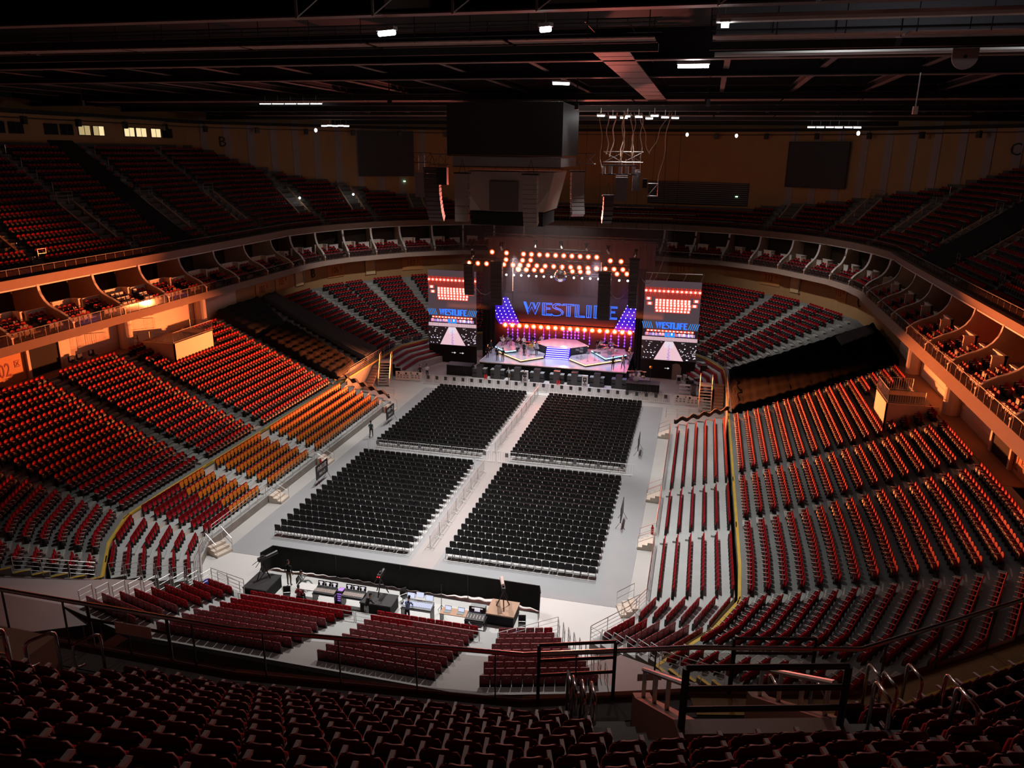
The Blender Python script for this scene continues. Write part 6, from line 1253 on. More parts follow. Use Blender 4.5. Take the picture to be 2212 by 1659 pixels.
t = thing('archway_flat', 'pale arched opening in the black skirt right of the stage', 'doorway', (14.8, 48.9, 0)); b = MB(); b.prism([(-0.55, 0), (0.55, 0), (0.55, 1.5), (0.3, 1.95), (-0.1, 2.05), (-0.55, 1.9)], 'y', 0, 0.05); obj('opening', b, 'walls', t); b = MB(); b.bx(-0.62, -0.55, -0.05, 0.05, 0, 2.0); obj('edge', b, 'darkp', t)
t = thing('white_case', 'small white case with black face beside the arched opening', 'case', (15.2, 47.6, 0)); b = MB(); b.bx(-0.3, 0.3, -0.25, 0.25, 0, 0.9); obj('case_body', b, 'shirtw', t); b = MB(); b.bx(-0.2, 0.2, -0.27, -0.25, 0.3, 0.75); obj('face_panel', b, 'blackp', t)
def stairway(x, y, a, label, w=1.3, n=9, rise=0.26, run=0.26, mm='orail'):
    t = thing('access_stairs', label, 'stairs', (x, y, 0), a, 'temporary stairs up to the stands')
    for i in range(n): b = MB(); b.bx(-w / 2, w / 2, run * i, run * (i + 1), rise * (i + 1) - 0.06, rise * (i + 1)); obj('step', b, 'stepn', t)
    b = MB(); b.bx(-w / 2, w / 2, run * n, run * n + 1.3, rise * n - 0.08, rise * n); obj('landing', b, 'tread', t)
    for s in (-1, 1):
        b = MB(); X = s * w / 2; b.tube([(X, 0, 0.1), (X, 0, 1.0), (X, run * n, rise * n + 1.0), (X, run * n + 1.3, rise * n + 1.0), (X, run * n + 1.3, 0)], 0.04, 6); b.tube([(X, 0, 0.5), (X, run * n, rise * n + 0.5), (X, run * n + 1.3, rise * n + 0.5)], 0.03, 6); b.tube([(X, run * n, 0), (X, run * n, rise * n + 1.0)], 0.035, 6); obj('handrail', b, mm, t)
    b = MB()
    for s in (-1, 1): b.tube([(s * w / 2, 0, 0.05), (s * w / 2, run * n, rise * n - 0.05)], 0.05, 5); b.tube([(s * w / 2, run * n + 1.2, 0), (s * w / 2, run * n * 0.6, rise * n * 0.55)], 0.03, 5)
    obj('stringer', b, 'galv', t); return t
M['orail'] = mat('orange_lit_rail', (0.80, 0.52, 0.30), 0.35, 0.4)  # amber stage light on the stair rails is put into this colour
stairway(-18.6, 36.4, 0.28, 'steep steel access stairs with bright rails left of the stage'); stairway(18.3, 36.9, 0.0, 'steep steel access stairs with bright rails right of the stage')
t = thing('wooden_ramp', 'orange wooden stepped ramp beside the right access stairs', 'stairs', (19.75, 37.2, 0))
for i in range(9): b = MB(); b.bx(-0.5, 0.5, 0.42 * i, 0.42 * (i + 1), 0.2 * i, 0.24 * (i + 1)); obj('step', b, 'wood', t)
t = thing('wooden_ramp', 'orange wooden stepped ramp beside the left access stairs', 'stairs', (-19.9, 34.6, 0), 0.1)
for i in range(8): b = MB(); b.bx(-0.5, 0.5, 0.4 * i, 0.4 * (i + 1), 0.2 * i, 0.24 * (i + 1)); obj('step', b, 'wood', t)
for sg, side in ((-1, 'left'), (1, 'right')):
    P = [(sg * x, y, 2.49) for x, y in clip_y(offs(RING, -0.66), 31.5, 53)]
    pipe_rail('walkway_rail', P, 1.05, 5, 'five bar steel rail along the front of the far %s stand' % side, step=1.6)
    bm = MB(); A = clip_y(offs(RING, -3.6), 40.5, 51); 
    for j in range(4):
        A = clip_y(offs(RING, -3.8 + 0.8 * j), 40.5 + j * 0.1, 51); B = clip_y(offs(RING, -3.0 + 0.8 * j), 40.5 + j * 0.1, 51); n_ = min(len(A), len(B)); strip(bm, A[:n_], B[:n_], 0.75 + 0.42 * j, 0.75 + 0.42 * j, sg); strip(bm, A[:n_], A[:n_], 0.33 + 0.42 * j if j else 0, 0.75 + 0.42 * j, sg)
    struct('floor_far_bleacher_' + side, bm, 'tread')
    for j in range(4):
        sd = MB(); A = clip_y(offs(RING, -3.25 + 0.8 * j), 41, 50.5); n = 0
        for x, y, a in along(A, 0.505): sd.box((sg * x, y, 0.75 + 0.42 * j + 0.22), (0.47, 0.4, 0.10), a if sg > 0 else -a)
        tag(obj('folded_bench', sd, 'maroon'), 'dark red folded seating row %s up beside the stage on the %s' % (nth(j + 1), side), 'bench', 'folded seating beside the stage')
t = pipe_rail('landing_rail', [(17.6, 53.2, 5.2), (20.2, 54.4, 5.2)], 1.1, 4, 'white lit rails behind the right video screen')
# barriers with posters
def poster(x, y, a, label):
    t = thing('poster_barrier', label, 'barrier', (x, y, 0), a, 'barriers covered with notices'); b = MB(); b.bx(-0.95, 0.95, -0.02, 0.02, 0.12, 1.15); obj('panel', b, 'shirtw', t)
    for i in range(4):
        for z in (0.35, 0.62): b = MB(); b.bx(-0.75 + 0.4 * i, -0.52 + 0.4 * i, -0.03, -0.02, z, z + 0.16); obj('notice', b, 'plaq', t)
    b = MB()
    for s in (-0.55, 0.4): b.prism([(s + 0.13 * math.cos(k * PI / 6), 0.95 + 0.13 * math.sin(k * PI / 6)) for k in range(12)], 'y', -0.03, -0.02)
    obj('round_sign', b, 'blackp', t)
    for s in (-0.8, 0.8): b = MB(); b.tube([(s, -0.3, 0.02), (s, 0, 0.2), (s, 0.3, 0.02)], 0.02, 5); obj('foot', b, 'galv', t)
    return t
poster(15.9, 38.9, 0.02, 'white notice covered barrier right of the stage, inner one'); poster(17.2, 38.7, 0.02, 'white notice covered barrier beside the right access stairs'); poster(-17.3, 39.3, 0.0, 'white notice covered barrier beside the left access stairs'); poster(-15.9, 39.5, -0.05, 'white notice covered barrier left of the stage, inner one')
for i, (x, y, a) in enumerate(((14.9, 34.2, 0.1), (16.1, 34.5, 0.1), (17.3, 34.8, 0.1), (-16.6, 33.2, 0.3))): pipe_rail('floor_rail', [(x - 0.55, y, 0), (x + 0.55, y + 0.06, 0)], 1.0, 3, 'low grey rail on the floor near the bleacher end, %s one' % ('first right hand', 'second right hand', 'third right hand', 'left hand')[i], mm='galv', step=1.1, group='low floor rails')
for i, (x, y) in enumerate(((-15.35, 12.6), (-14.6, 27.6), (14.75, 7.4))):
    t = thing('fire_extinguisher', 'red fire extinguisher by the %s railed steps' % ('left middle', 'far left', 'right hand')[i], 'fire extinguisher', (x + (0.85 if i == 0 else 0), y, 0), 0, 'fire extinguishers'); b = MB(); b.lathe([(0.09, 0), (0.1, 0.05), (0.1, 0.5), (0.05, 0.6), (0.03, 0.66)], n=8); obj('cylinder', b, 'redobj', t); b = MB(); b.bx(-0.06, 0.06, -0.02, 0.02, 0.64, 0.70); obj('valve', b, 'blackp', t)
# black entrance boards beside the chair blocks
def board(x, y, a, l1, l2, label):
    t = thing('entrance_board', label, 'sign', (x, y, 0), a, 'black entrance boards'); b = MB(); b.bx(-1.0, 1.0, -0.03, 0.03, 0.55, 1.75); obj('board', b, 'blackp', t)
    for s in (-0.9, 0.9): b = MB(); b.tube([(s, -0.35, 0), (s, 0, 0.6), (s, 0.35, 0)], 0.02, 5); obj('foot', b, 'dsteel', t)
    text('upper_line', l1, 0.40, t, (0, -0.035, 1.38), (PI / 2, 0, 0), 'shirtw', 0.004); text('lower_line', l2, 0.26, t, (0, -0.035, 0.88), (PI / 2, 0, 0), 'shirtw', 0.004)
board(-12.75, 9.5, PI / 2, '\u5185\u573a\u4e09\u533a', '\u89c2\u4f17\u5165\u53e3', 'black board with white writing beside the near left chair block'); board(-13.0, 24.9, PI / 2, '\u5185\u573a\u4e00\u533a', '\u89c2\u4f17\u5165\u53e3', 'black board with white writing beside the far left chair block')
board(12.4, 8.4, -PI / 2, '\u5185\u573a\u56db\u533a', '\u89c2\u4f17\u5165\u53e3', 'black board seen edge on beside the near right chair block'); board(12.4, 23.2, -PI / 2, '\u5185\u573a\u4e8c\u533a', '\u89c2\u4f17\u5165\u53e3', 'black board seen edge on beside the far right chair block')
# ------------------------------------------------------------------ control position behind the black curtain
v = []; n = 90
P0 = [(-9.65, -5.0), (-9.35, -3.95), (8.75, -4.25), (8.95, -5.0)]
Ls = [math.dist(P0[i], P0[i + 1]) for i in range(3)]; T = sum(Ls)
for i in range(n + 1):
    s = T * i / n; j = 0
    while j < 2 and s > Ls[j]: s -= Ls[j]; j += 1
    x = P0[j][0] + (P0[j + 1][0] - P0[j][0]) * s / Ls[j]; y = P0[j][1] + (P0[j + 1][1] - P0[j][1]) * s / Ls[j]; u = i / n; top = 1.62 - 0.0 * u; bot = 0.02 + 0.12 * max(0, math.sin(u * 9 + 0.6)) * (0.4 + u); f_ = 0.07 * math.sin(i * 1.7)
    for w, z in ((0, top), (0.35, top * 0.7 + bot * 0.3), (0.7, top * 0.35 + bot * 0.65), (1, bot)): v.append((x, y - 0.30 * w * (0.5 + 0.5 * math.sin(u * 14)) * 0.6 - f_ * w, z))
f = [(i * 4 + j, i * 4 + j + 1, i * 4 + 5 + j, i * 4 + 4 + j) for i in range(n) for j in range(3)]; N = len(v); v += [(x, y - 0.02, z) for x, y, z in v]; f += [(N + a, N + d_, N + c, N + b_) for a, b_, c, d_ in f]; b = MB(); b.add(v, f)
t = thing('control_curtain', 'long low black curtain screening the control desks from the chairs', 'curtain', (0, 0, 0)); obj('drape', b, 'cloth', t, smooth=True); b = MB(); b.tube([(x, y, 1.6) for x, y in P0], 0.03, 6); obj('top_tube', b, 'dsteel', t)
for k, (x, y) in enumerate([P0[1], (-4.8, -4.0), (-0.3, -4.1), (4.2, -4.2), P0[2]]): b = MB(); b.tube([(x, y - 0.05, 0), (x, y - 0.05, 1.6)], 0.025, 5); obj('post', b, 'dsteel', t)
def camera_rig(x, y, z, a, label, tilt=0.0, big=True):
    t = thing('video_camera', label, 'camera', (x, y, z), a); b = MB()
    for k in range(3): b.tube([(0, 0, 1.0), (0.45 * math.cos(k * 2.1 + 0.5), 0.45 * math.sin(k * 2.1 + 0.5), 0)], 0.035, 5)
    b.tube([(0, 0, 0.95), (0, 0, 1.15)], 0.06, 6); obj('tripod', b, 'blackp', t); b = MB(); b.bx(-0.11, 0.11, -0.28, 0.22, 1.18, 1.42); b.bx(-0.05, 0.05, -0.1, 0.1, 1.42, 1.52); obj('camera_body', b, 'darkp', t)
    b = MB(); L = 0.85 if big else 0.3; b.tube([(0, 0.2, 1.3), (0, 0.2 + L, 1.36)], [0.10, 0.13], 8); obj('long_lens' if big else 'lens', b, 'blackp' if not tilt else 'arm', t); b = MB(); b.tube([(-0.1, -0.25, 1.2), (-0.2, -0.6, 1.0)], 0.02, 5); b.tube([(0.1, -0.25, 1.2), (0.2, -0.6, 1.0)], 0.02, 5); obj('pan_handle', b, 'blackp', t); return t
def riserbox(x0, x1, y0, y1, h, label, mm='darkp'):
    t = thing('camera_platform', label, 'platform', ((x0 + x1) / 2, (y0 + y1) / 2, 0), 0, 'camera platforms behind the curtain'); b = MB(); b.bx(-(x1 - x0) / 2, (x1 - x0) / 2, -(y1 - y0) / 2, (y1 - y0) / 2, h - 0.08, h); obj('deck', b, mm, t); b = MB(); b.bx(-(x1 - x0) / 2 + 0.03, (x1 - x0) / 2 - 0.03, -(y1 - y0) / 2 + 0.03, (y1 - y0) / 2 - 0.03, 0, h - 0.08); obj('skirt', b, 'cloth', t)
riserbox(-9.2, -7.6, -7.9, -6.0, 0.85, 'black skirted platform under the left video camera'); camera_rig(-8.55, -6.5, 0.85, -0.5, 'large video camera with long lens on the left platform')
riserbox(6.0, 7.7, -6.6, -5.0, 0.75, 'plywood topped platform under the right video camera', 'wood'); camera_rig(6.85, -5.75, 0.75, 0.35, 'large video camera with pale lens on the plywood platform', 1)
riserbox(-1.6, 0.4, -7.5, -6.2, 0.8, 'black draped table island behind the middle camera'); camera_rig(-0.7, -6.3, 0.8, 0.0, 'small video camera with red lights on the middle table', 0, False)
b = MB()
for s in (-0.08, 0.06): b.ball((s, -0.3, 1.3), 0.03, 6)
tag(obj('tally_light', b, mat('red_led', (1, 0.02, 0.02), 0.5, noise=0, emit=8.0), None, (-0.7, -6.3, 0.8)), 'two red tally lights on the small middle camera', 'light')
def desk(x, y, w, label, screens, mm='dsteel', top='darkp', pic=None):
    t = thing('control_desk', label, 'desk', (x, y, 0), 0, 'control desks behind the curtain'); b = MB(); b.bx(-w / 2, w / 2, -0.35, 0.35, 0.74, 0.78); obj('desk_top', b, top, t)
    for sx in (-1, 1):
        b = MB(); b.bx(sx * w / 2 - 0.03 * sx - 0.02, sx * w / 2 - 0.03 * sx + 0.02, -0.3, 0.3, 0, 0.74); obj('leg', b, mm, t)
    return t
def console(x, y, z, w, label, n=3):
    t = thing('lighting_console', label, 'console', (x, y, z), 0, 'consoles on the control desks'); b = MB(); b.prism([(-0.3, 0), (0.32, 0), (0.32, 0.2), (-0.3, 0.07)], 'x', -w / 2, w / 2); obj('console_body', b, 'blackp', t)
    for k in range(n):
        X = -w / 2 + w * (k + 0.5) / n; s = MB(); s.box((X, 0.36, 0.36), (w / n * 0.92, 0.04, 0.3), 0, -0.25); mo = obj('monitor', s, 'darkp', t); s = MB(); s.box((X, 0.335, 0.36), (w / n * 0.3, 0.01, 0.22), 0, -0.25); s.box((X, 0.33, 0.44), (w / n * 0.6, 0.01, 0.05), 0, -0.25); obj('monitor_image', s, mat('console_screen', (0.8, 0.8, 0.85), 0.5, noise=0, emit=0.7), mo)
    s = MB()
    for k in range(n * 6): s.box((-w / 2 + w * (k + 0.5) / (n * 6), -0.05, 0.135), (0.03, 0.3, 0.02), 0, 0.2)
    obj('faders', s, 'arm', t); return t
desk(-4.05, -7.0, 1.5, 'control desk under the left triple screen console', 3); console(-4.05, -7.0, 0.78, 1.35, 'lighting console with three screens nearest the seated person')
desk(-2.2, -6.95, 1.5, 'control desk under the right triple screen console', 3); console(-2.2, -6.95, 0.78, 1.35, 'lighting console with three screens left of the middle camera')
t = thing('effects_rack', 'small purple lit equipment rack between the two lighting consoles', 'rack', (-3.13, -6.75, 0)); b = MB(); b.bx(-0.18, 0.18, -0.25, 0.25, 0, 0.95); obj('rack_body', b, 'blackp', t); b = MB()
for k in range(4): b.bx(-0.15, 0.15, -0.26, -0.25, 0.3 + 0.15 * k, 0.38 + 0.15 * k)
b.bx(-0.15, 0.15, -0.15, 0.2, 0.95, 0.97); obj('lit_panels', b, mat('purple_lit', (0.4, 0.2, 0.8), 0.5, noise=0, emit=0.6), t)
desk(1.95, -7.1, 1.9, 'control desk of the person in the denim shirt', 2); t = thing('sound_console', 'large sound console with bright screens before the person in denim', 'console', (1.95, -7.0, 0.78)); b = MB(); b.prism([(-0.35, 0), (0.35, 0), (0.35, 0.22), (-0.35, 0.06)], 'x', -0.9, 0.9); obj('console_body', b, 'greyc', t)
for k in range(3): b = MB(); b.box((-0.58 + 0.58 * k, 0.42, 0.42 + (0.12 if k == 1 else 0)), (0.5, 0.03, 0.34), 0, -0.2); mo = obj('monitor', b, 'darkp', t); b = MB(); b.box((-0.58 + 0.58 * k, 0.40, 0.42 + (0.12 if k == 1 else 0)), (0.46, 0.02, 0.30), 0, -0.2); obj('monitor_image', b, mat('pale_screen', (0.7, 0.78, 1.0), 0.5, noise=0, emit=0.85), mo)
b = MB()
for k in range(20): b.box((-0.85 + 0.089 * k, -0.05, 0.15), (0.05, 0.35, 0.02), 0, 0.23)
obj('faders', b, mat('fader_lights', (0.5, 0.55, 0.9), 0.5, noise=0, emit=0.4), t)
person('person in denim shirt standing at the large sound console', (1.55, -7.75, 0), PI / 2, 'lean', 'denim', 'cloth')
desk(4.2, -7.0, 1.6, 'control desk with laptops beside the sound console', 2, top='wood')
for k, x in enumerate((3.8, 4.6)):
    t = thing('laptop', 'open laptop on the plywood control desk, %s one' % ('left', 'right')[k], 'laptop', (x, -7.05, 0.78), 0, 'laptops on the control desk'); b = MB(); b.bx(-0.2, 0.2, -0.15, 0.12, 0, 0.02); obj('keyboard', b, 'greyc', t); b = MB(); b.box((0, 0.17, 0.14), (0.4, 0.015, 0.26), 0, -0.25); li = obj('lid', b, 'darkp', t); b = MB(); b.box((0, 0.158, 0.14), (0.36, 0.01, 0.22), 0, -0.25); obj('screen_image', b, mat('pale_screen', (0.7, 0.78, 1.0), 0.5, noise=0, emit=0.85), li)
desk(5.6, -7.3, 1.2, 'control desk with the blue video console', 1); console(5.6, -7.3, 0.78, 1.1, 'video console with one large screen on the right control desk', 1)
t = thing('monitor_case', 'grey monitor in an open case behind the video console', 'monitor', (5.45, -6.45, 0)); b = MB(); b.bx(-0.4, 0.5, -0.25, 0.25, 0, 1.05); obj('case', b, 'greyc', t); b = MB(); b.bx(-0.36, 0.3, -0.27, -0.25, 0.6, 1.0); obj('screen_image', b, mat('violet_screen', (0.35, 0.2, 0.5), 0.5, noise=0, emit=0.5), t)
person('person in black top and brown trousers standing behind the curtain', (-7.25, -5.75, 0), PI / 2, 'stand', 'cloth', 'khaki', scale=1.03); person('person in grey sitting with a phone beside the white desk', (-6.3, -5.9, 0), 0.1, 'phone', 'greyc', 'greyc')
t = thing('folding_chair', 'dark folding chair under the person with the phone', 'chair', (-6.32, -5.9, 0), PI / 2 + 0.1); b = MB(); b.bx(-0.22, 0.22, -0.25, 0.2, 0.36, 0.40); obj('seat', b, 'blackp', t); b = MB(); b.bx(-0.22, 0.22, 0.2, 0.24, 0.45, 0.85); obj('backrest', b, 'blackp', t); b = MB()
for sx in (-0.2, 0.2): b.tube([(sx, -0.22, 0), (sx, 0.22, 0.8)], 0.015, 5); b.tube([(sx, 0.2, 0), (sx, -0.2, 0.38)], 0.015, 5)
obj('leg_frame', b, 'dsteel', t)
ch0 = t
for x, y, a, lab in ((-6.55, -7.3, 0.4, 'dark folding chair between the white desk and the end rail'), (0.55, -5.6, 0.9, 'dark folding chair right of the middle camera'), (0.9, -8.3, -0.3, 'dark folding chair left of the person in denim'), (8.2, -6.6, 0.2, 'dark folding chair right of the plywood platform')): copy_tree(ch0, (x, y, 0), a, lab)
desk(-5.45, -6.7, 1.2, 'white topped desk beside the person with the phone', 0, top='shirtw'); person('person in black hunched over beside the middle table', (-0.9, -8.05, 0), PI / 2 - 0.4, 'lean', 'cloth', 'greyc'); person('person in dark red seated below the white desk', (-5.6, -7.5, 0), PI / 2, 'sit', 'maroon', 'cloth')
t = copy_tree(ch0, (-5.6, -7.5, 0), 0, 'dark folding chair under the person in dark red')
b = MB(); b.ball((0, 0, 0.14), 0.3, 10, (1.2, 0.6, 0.5)); tag(obj('shoulder_bag', b, 'orange', None, (-1.75, -8.6, 0.0)), 'orange bag on the floor below the consoles', 'bag'); b = MB(); b.bx(-0.3, 0.3, -0.2, 0.2, 0, 0.5); tag(obj('storage_box', b, 'blueobj', None, (7.9, -7.6, 0)), 'blue box beside the right end rail', 'box')
b = MB(); b.lathe([(0.28, 0), (0.3, 0.5), (0.24, 0.6)], n=12); tag(obj('blue_bin', b, 'blueobj', None, (-12.0, -7.4, 0)), 'blue bin by the left entrance beside the bleacher corner', 'bin')
pipe_rail('entrance_barrier', [(-11.6, -6.9, 0), (-9.6, -7.6, 0)], 1.0, 4, 'grey slatted rail between the left entrance and the camera platform', mm='galv')
b = MB(); b.tube([(0, 0, 0), (0, 0, 1.9)], 0.02, 5); b.tube([(0, 0, 0.5), (0.3, 0.2, 0)], 0.015, 4); b.tube([(0, 0, 0.5), (-0.3, 0.2, 0)], 0.015, 4); b.tube([(0, 0, 0.5), (0, -0.3, 0)], 0.015, 4); tag(obj('aerial_stand', b, 'dsteel', None, (3.1, -6.1, 0)), 'thin aerial stand right of the sound console', 'stand')
# ------------------------------------------------------------------ foreground: near part of the upper tier
def curved(hw, levels, curve, th, ns=10):
    """panel bent round the sitter; levels: (z, width factor, y, arch)"""
    v = []; f = []; n = ns + 1
    for z, w, y, ar in levels:
        for i in range(n): u = -1 + 2 * i / ns; v.append((u * hw * w, y - curve * u * u, z + ar * (1 - u ** 4)))
    L = len(levels); N = len(v); v += [(x, y + th, z) for x, y, z in v]
    for j in range(L - 1):
        for i in range(ns): a = j * n + i; f += [(a, a + 1, a + n + 1, a + n), (N + a, N + a + n, N + a + n + 1, N + a + 1)]
    for j in range(L - 1):
        for e in (0, ns): a = j * n + e; f.append((a, a + n, N + a + n, N + a) if e == 0 else (a, N + a, N + a + n, a + n))
    for e in (0, L - 1):
        for i in range(ns): a = e * n + i; f.append((a, N + a, N + a + 1, a + 1) if e == 0 else (a, a + 1, N + a + 1, N + a))
    return MB().add(v, f)
M['tierred'] = mat('shaded_tier_red', (0.13, 0.003, 0.006), 0.55, scale=3, spec=0.4)  # darker copy of the seat red with the foreground shade put in
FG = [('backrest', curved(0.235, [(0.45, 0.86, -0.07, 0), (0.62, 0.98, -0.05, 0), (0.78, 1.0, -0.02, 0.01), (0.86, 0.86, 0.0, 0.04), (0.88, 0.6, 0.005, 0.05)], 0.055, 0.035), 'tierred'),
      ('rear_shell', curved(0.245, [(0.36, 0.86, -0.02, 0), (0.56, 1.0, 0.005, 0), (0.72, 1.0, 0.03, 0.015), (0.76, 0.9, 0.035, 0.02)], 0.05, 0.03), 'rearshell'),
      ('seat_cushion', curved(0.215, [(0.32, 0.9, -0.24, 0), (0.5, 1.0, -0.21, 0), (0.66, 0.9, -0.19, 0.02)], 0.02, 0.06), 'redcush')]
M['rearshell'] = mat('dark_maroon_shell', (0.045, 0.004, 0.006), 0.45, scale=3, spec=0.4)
am = MB(); am.prism([(-0.40, 0.645), (-0.37, 0.62), (-0.06, 0.62), (-0.05, 0.65), (-0.37, 0.672)], 'x', -0.272, -0.222)
FG.append(('armrest', am, 'arm')); fr = MB(); fr.box((-0.247, -0.14, 0.30), (0.035, 0.26, 0.60)); fr.bx(-0.22, 0.22, -0.02, 0.03, 0.28, 0.36); FG.append(('frame', fr, 'blackp'))
def fseat():
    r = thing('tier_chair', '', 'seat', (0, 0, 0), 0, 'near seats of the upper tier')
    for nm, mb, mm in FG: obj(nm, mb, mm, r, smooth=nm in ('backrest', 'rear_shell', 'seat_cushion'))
    return r
vx, vy = 17.25, -30.65; VD = Vector((0.27, -0.963)); VT = Vector((0.963, 0.27))
near_pl = []
for k in range(11):
    P = offs(UPR, UO(k))[:9]
    for sgn in (1,):
        pts = along(sub(P, 0, 8), 0.515)
        for i, (x, y, a) in enumerate(pts):
            d = Vector((x - vx, y - vy)); lx, ly = d.dot(VT), d.dot(VD)
            if ly < 4.7 and -2.85 < lx < 2.3: continue
            if ly >= 4.7 and (1.35 < lx < 2.3): continue
            if x < 6.3 and k < 2: continue
            if x < 5.0 and k < 4: continue
            if not seen((x, y, UZ(k) + 0.8), 60): continue
            near_pl.append((x, y, UZ(k), a, 'red tier seat from behind, %s from left in the %s row above the rail' % (nth(min(i + 1, 59)), nth(k + 1))))
    Q = [(-x, y) for x, y in P[::-1]]
    for i, (x, y, a) in enumerate(along([(-6.5, P[0][1]), (-0.02, P[0][1])], 0.515)):
        if seen((x, y, UZ(k) + 0.8), 60): near_pl.append((x, y, UZ(k), a, 'red tier seat at the left picture edge, %s in the %s row' % (nth(i + 1), nth(k + 1))))
near_pl = near_pl[:330]
populate(fseat(), near_pl)
# front rail with glass
balustrade('front_balustrade', [(-12, -32.5)] + UPR[1:6] + [(27, -25)], 16.05, 1.12, 1.62, 'dark handrail with tinted glass right in front of the nearest seats', 1, 0.05, mat('polished_dark_steel', (0.50, 0.47, 0.46), 0.25, 1.0), 'dsteel')
b = MB(); A = offs(UPR, 0.02)[3:9]; B = offs(UPR, 0.55)[3:9]; strip(b, A, B, 16.07, 16.07); struct('trim_front_ledge', b, mat('ochre_ledge', (0.30, 0.17, 0.06), 0.7, noise=0.2)); b = MB(); A = offs(UPR, 0.55)[3:9]; B = offs(UPR, 0.63)[3:9]; strip(b, A, B, 16.075, 16.075); struct('trim_ledge_line', b, 'yellow')
def tall_rail(pts, hs, label):
    t = thing('raised_rail', label, 'railing', (*pts[0], 16.05), 0, 'raised rails at the aisle feet'); q = [(x - pts[0][0], y - pts[0][1]) for x, y in pts]
    for h in hs: b = MB(); b.tube([(*q[0], h), (*q[1], h)], 0.034, 8); obj('rail_bar', b, 'dsteel', t)
    for e in q: b = MB(); b.tube([(*e, 0), (*e, hs[0])], 0.036, 8); obj('post', b, 'dsteel', t)
tall_rail([(14.15, -31.75), (15.6, -31.25)], (1.36, 1.0, 0.66), 'raised three bar rail at the foot of the left hand aisle'); tall_rail([(17.9, -30.5), (19.5, -30.1)], (1.34, 1.0), 'raised two bar rail at the foot of the right hand aisle'); tall_rail([(4.2, -32.45), (6.2, -32.45)], (1.12, 0.7), 'raised rail at the far left aisle foot')
# stairwell box with steel guard
t = thing('stairwell_box', 'brown walled stairwell box with steel guard rails below the nearest seats', 'stairwell', (vx, vy, 0), math.atan2(VT.y, VT.x)); 
for s in (-1.42, 0.75): b = MB(); b.prism([(-1.15, 16.05), (-1.15, 17.02), (-1.4, 17.1), (-3.9, 18.75), (-3.9, 16.6)], 'x', s - 0.16, s + 0.16); obj('side_wall', b, mat('brown_box_wall', (0.30, 0.15, 0.10), 0.55), t)
b = MB(); b.bx(-1.58, 0.91, -4.2, -3.9, 16.6, 18.75); obj('rear_wall', b, mat('brown_box_wall', (0.30, 0.15, 0.10), 0.55), t); b = MB(); b.bx(-1.25, 0.58, -3.9, -1.2, 15.2, 15.3); obj('well_floor', b, 'dark', t)
for s in (-1.42, 0.75):
    b = MB(); X = s; b.tube([(X, -1.25, 17.6), (X, -3.9, 19.35)], 0.045, 8)
    for k in range(4): yy = -1.35 - 0.8 * k; zz = 17.08 + 0.66 * 0.8 * k; b.tube([(X, yy, zz - 0.05), (X, yy, zz + 0.58)], 0.04, 7)
    obj('side_rail', b, 'steel', t)
b = MB(); c = 0.28
for z in (19.05, 19.4, 19.75): b.tube([(-1.5, -4.05, z), (0.83, -4.05, z)], 0.045, 8)
for x in (-1.5, 0.83): b.tube([(x, -4.05, 18.7), (x, -4.05, 19.75)], 0.055, 8)
obj('rear_guard', b, 'dsteel', t)
# aisle hoops: post, top bar, short return
def hoop(x, y, z, a, h, label, group='steel hoop handrails of the near aisles', first=[None]):
    if first[0] is not None:
        c = copy_tree(first[0], (x, y, z), a, label); c.scale = (1, 1, h); return c
    t = thing('aisle_hoop', label, 'handrail', (x, y, z), a, group); first[0] = t; t.scale = (1, 1, h); b = MB(); b.tube([(0, 0, 0), (0, 0, 0.92), (0, 0.02, 0.99), (0, 0.07, 1.03), (0, 0.44, 1.03), (0, 0.50, 1.0), (0, 0.52, 0.94), (0, 0.52, 0.55), (0, 0.48, 0.50), (0, 0.34, 0.50)], 0.032, 8); obj('bent_tube', b, mat('shiny_steel', (0.55, 0.5, 0.48), 0.18, 1.0), t, smooth=True); b = MB(); b.lathe([(0.06, 0), (0.06, 0.015)], n=10); obj('foot_plate', b, 'dsteel', t); return t
def on_tier(lx, ly): p = Vector((vx, vy)) + VT * lx + VD * ly; return (p.x, p.y)
HA = math.atan2(VT.y, VT.x)
for i, (x, y, z) in enumerate(((14.77, -31.92, 17.1), (14.92, -32.3, 17.3), (15.14, -32.7, 17.55), (15.36, -33.1, 17.85))): hoop(x, y, z - 1.03, HA + PI, 1.0, 'steel hoop handrail left of the stairwell box, %s up from the rail' % nth(i + 1))
for i, (x, y, z) in enumerate(((18.55, -31.21, 17.22), (19.16, -32.05, 17.89), (19.95, -32.79, 18.52), (20.74, -30.39, 17.09), (20.51, -30.19, 17.09), (21.27, -29.99, 17.09), (21.47, -31.38, 17.91), (20.76, -33.78, 19.33))): hoop(x, y, z - 1.03, HA + PI, 1.0, 'steel hoop handrail right of the stairwell box, %s of eight' % nth(i + 1))
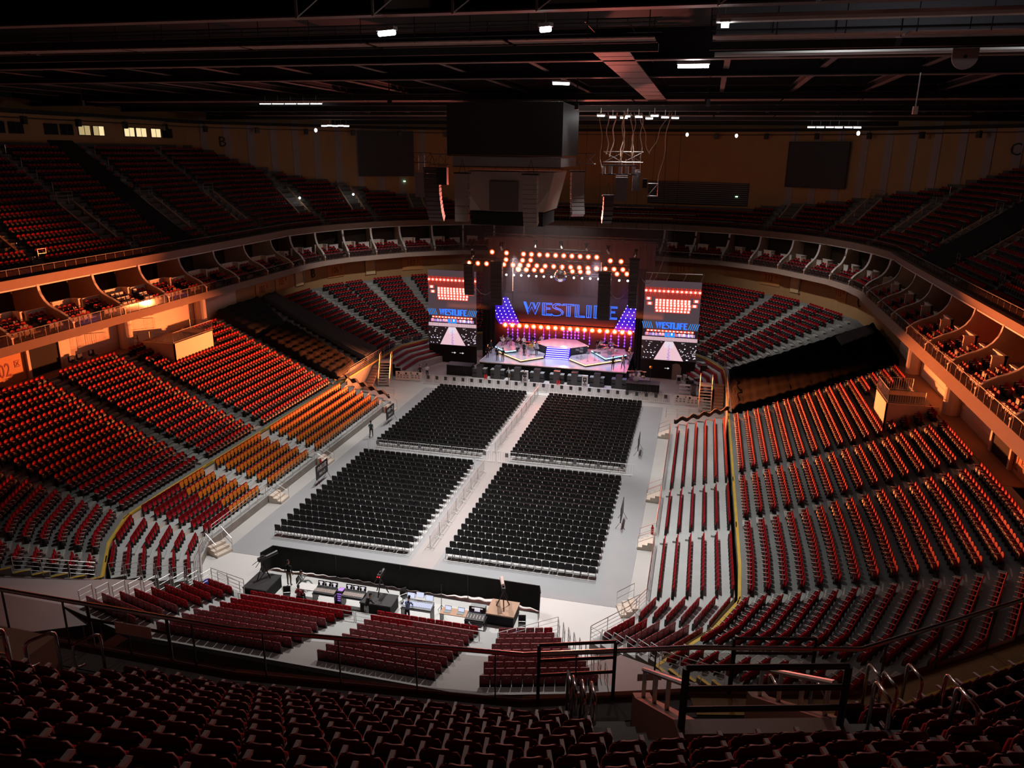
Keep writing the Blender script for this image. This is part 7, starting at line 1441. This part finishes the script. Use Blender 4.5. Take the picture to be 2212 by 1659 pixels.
# left stairwell in the corner of the picture
t = thing('stairwell_box', 'brown stairwell box with steel rails at the far left of the nearest tier', 'stairwell', (3.1, -33.3, 16.05)); b = MB(); b.bx(-2.0, 1.25, -1.5, -0.2, 0, 1.0); obj('side_wall', b, mat('brown_box_wall', (0.30, 0.15, 0.10), 0.55), t); b = MB()
for z in (1.3, 1.75): b.tube([(-2.0, -1.3, z), (1.3, -1.3, z)], 0.05, 8)
b.tube([(1.3, -1.3, 0), (1.3, -1.3, 1.75)], 0.05, 8); obj('guard_rail', b, 'steel', t)
for i, (x, y, a) in enumerate(((5.11, -35.19, 2.7), (5.31, -34.35, 2.7), (5.45, -33.48, 2.7))): hoop(x, y, (18.51, 17.92, 17.31)[i] - 1.03, a, 1.0, 'steel hoop handrail beside the far left stairwell box, %s one' % nth(i + 1))
# crumpled black sheet on the front row at the right
rg = random.Random(9); v = []; n, m_ = 26, 7; P = offs(UPR, 1.0)
for i in range(n + 1):
    x, y = at(P, 4.75 + 1.9 * i / n)
    for j in range(m_ + 1): w = j / m_; v.append((x + 0.55 * w * 0.5, y - 0.85 * w, 16.75 + 0.35 * w + rg.uniform(-0.13, 0.16)))
f = [(i * 8 + j, i * 8 + 8 + j, i * 8 + 9 + j, i * 8 + 1 + j) for i in range(n) for j in range(m_)]; N = len(v); v += [(x, y, z - 0.04) for x, y, z in v]; f += [(N + a, N + d_, N + c, N + b_) for a, b_, c, d_ in f]; b = MB(); b.add(v, f); tag(obj('plastic_sheet', b, mat('black_plastic_sheet', (0.02, 0.02, 0.022), 0.3), None), 'crumpled black plastic sheet over the front row at the right', 'sheet')
b = MB(); b.box((0, 0, 0), (0.9, 0.02, 0.28)); o = obj('taped_notice', b, 'arm', None, (5.4, -32.55, 16.75)); tag(o, 'pale paper notice taped to the tinted glass at the left', 'notice'); b = MB(); b.box((0, 0, 0), (0.5, 0.02, 0.16)); tag(obj('rail_notice', b, 'arm', None, (16.3, -31.02, 16.55), 0.33), 'small pale notice on the glass beside the stairwell box', 'notice')
# aisle treads near the camera
mb = MB()
for k in range(0, 10):
    for lx in (-2.3, 1.75):
        if lx < 0 and k > 4: continue
        p = on_tier(lx, UO(k) - 0.2); h = (UZ(k + 1) - UZ(k)) / 2; mb.box((p[0], p[1], UZ(k) + h / 2), (0.95, 0.4, h), HA)
struct('floor_near_aisle_steps', mb, 'conc')
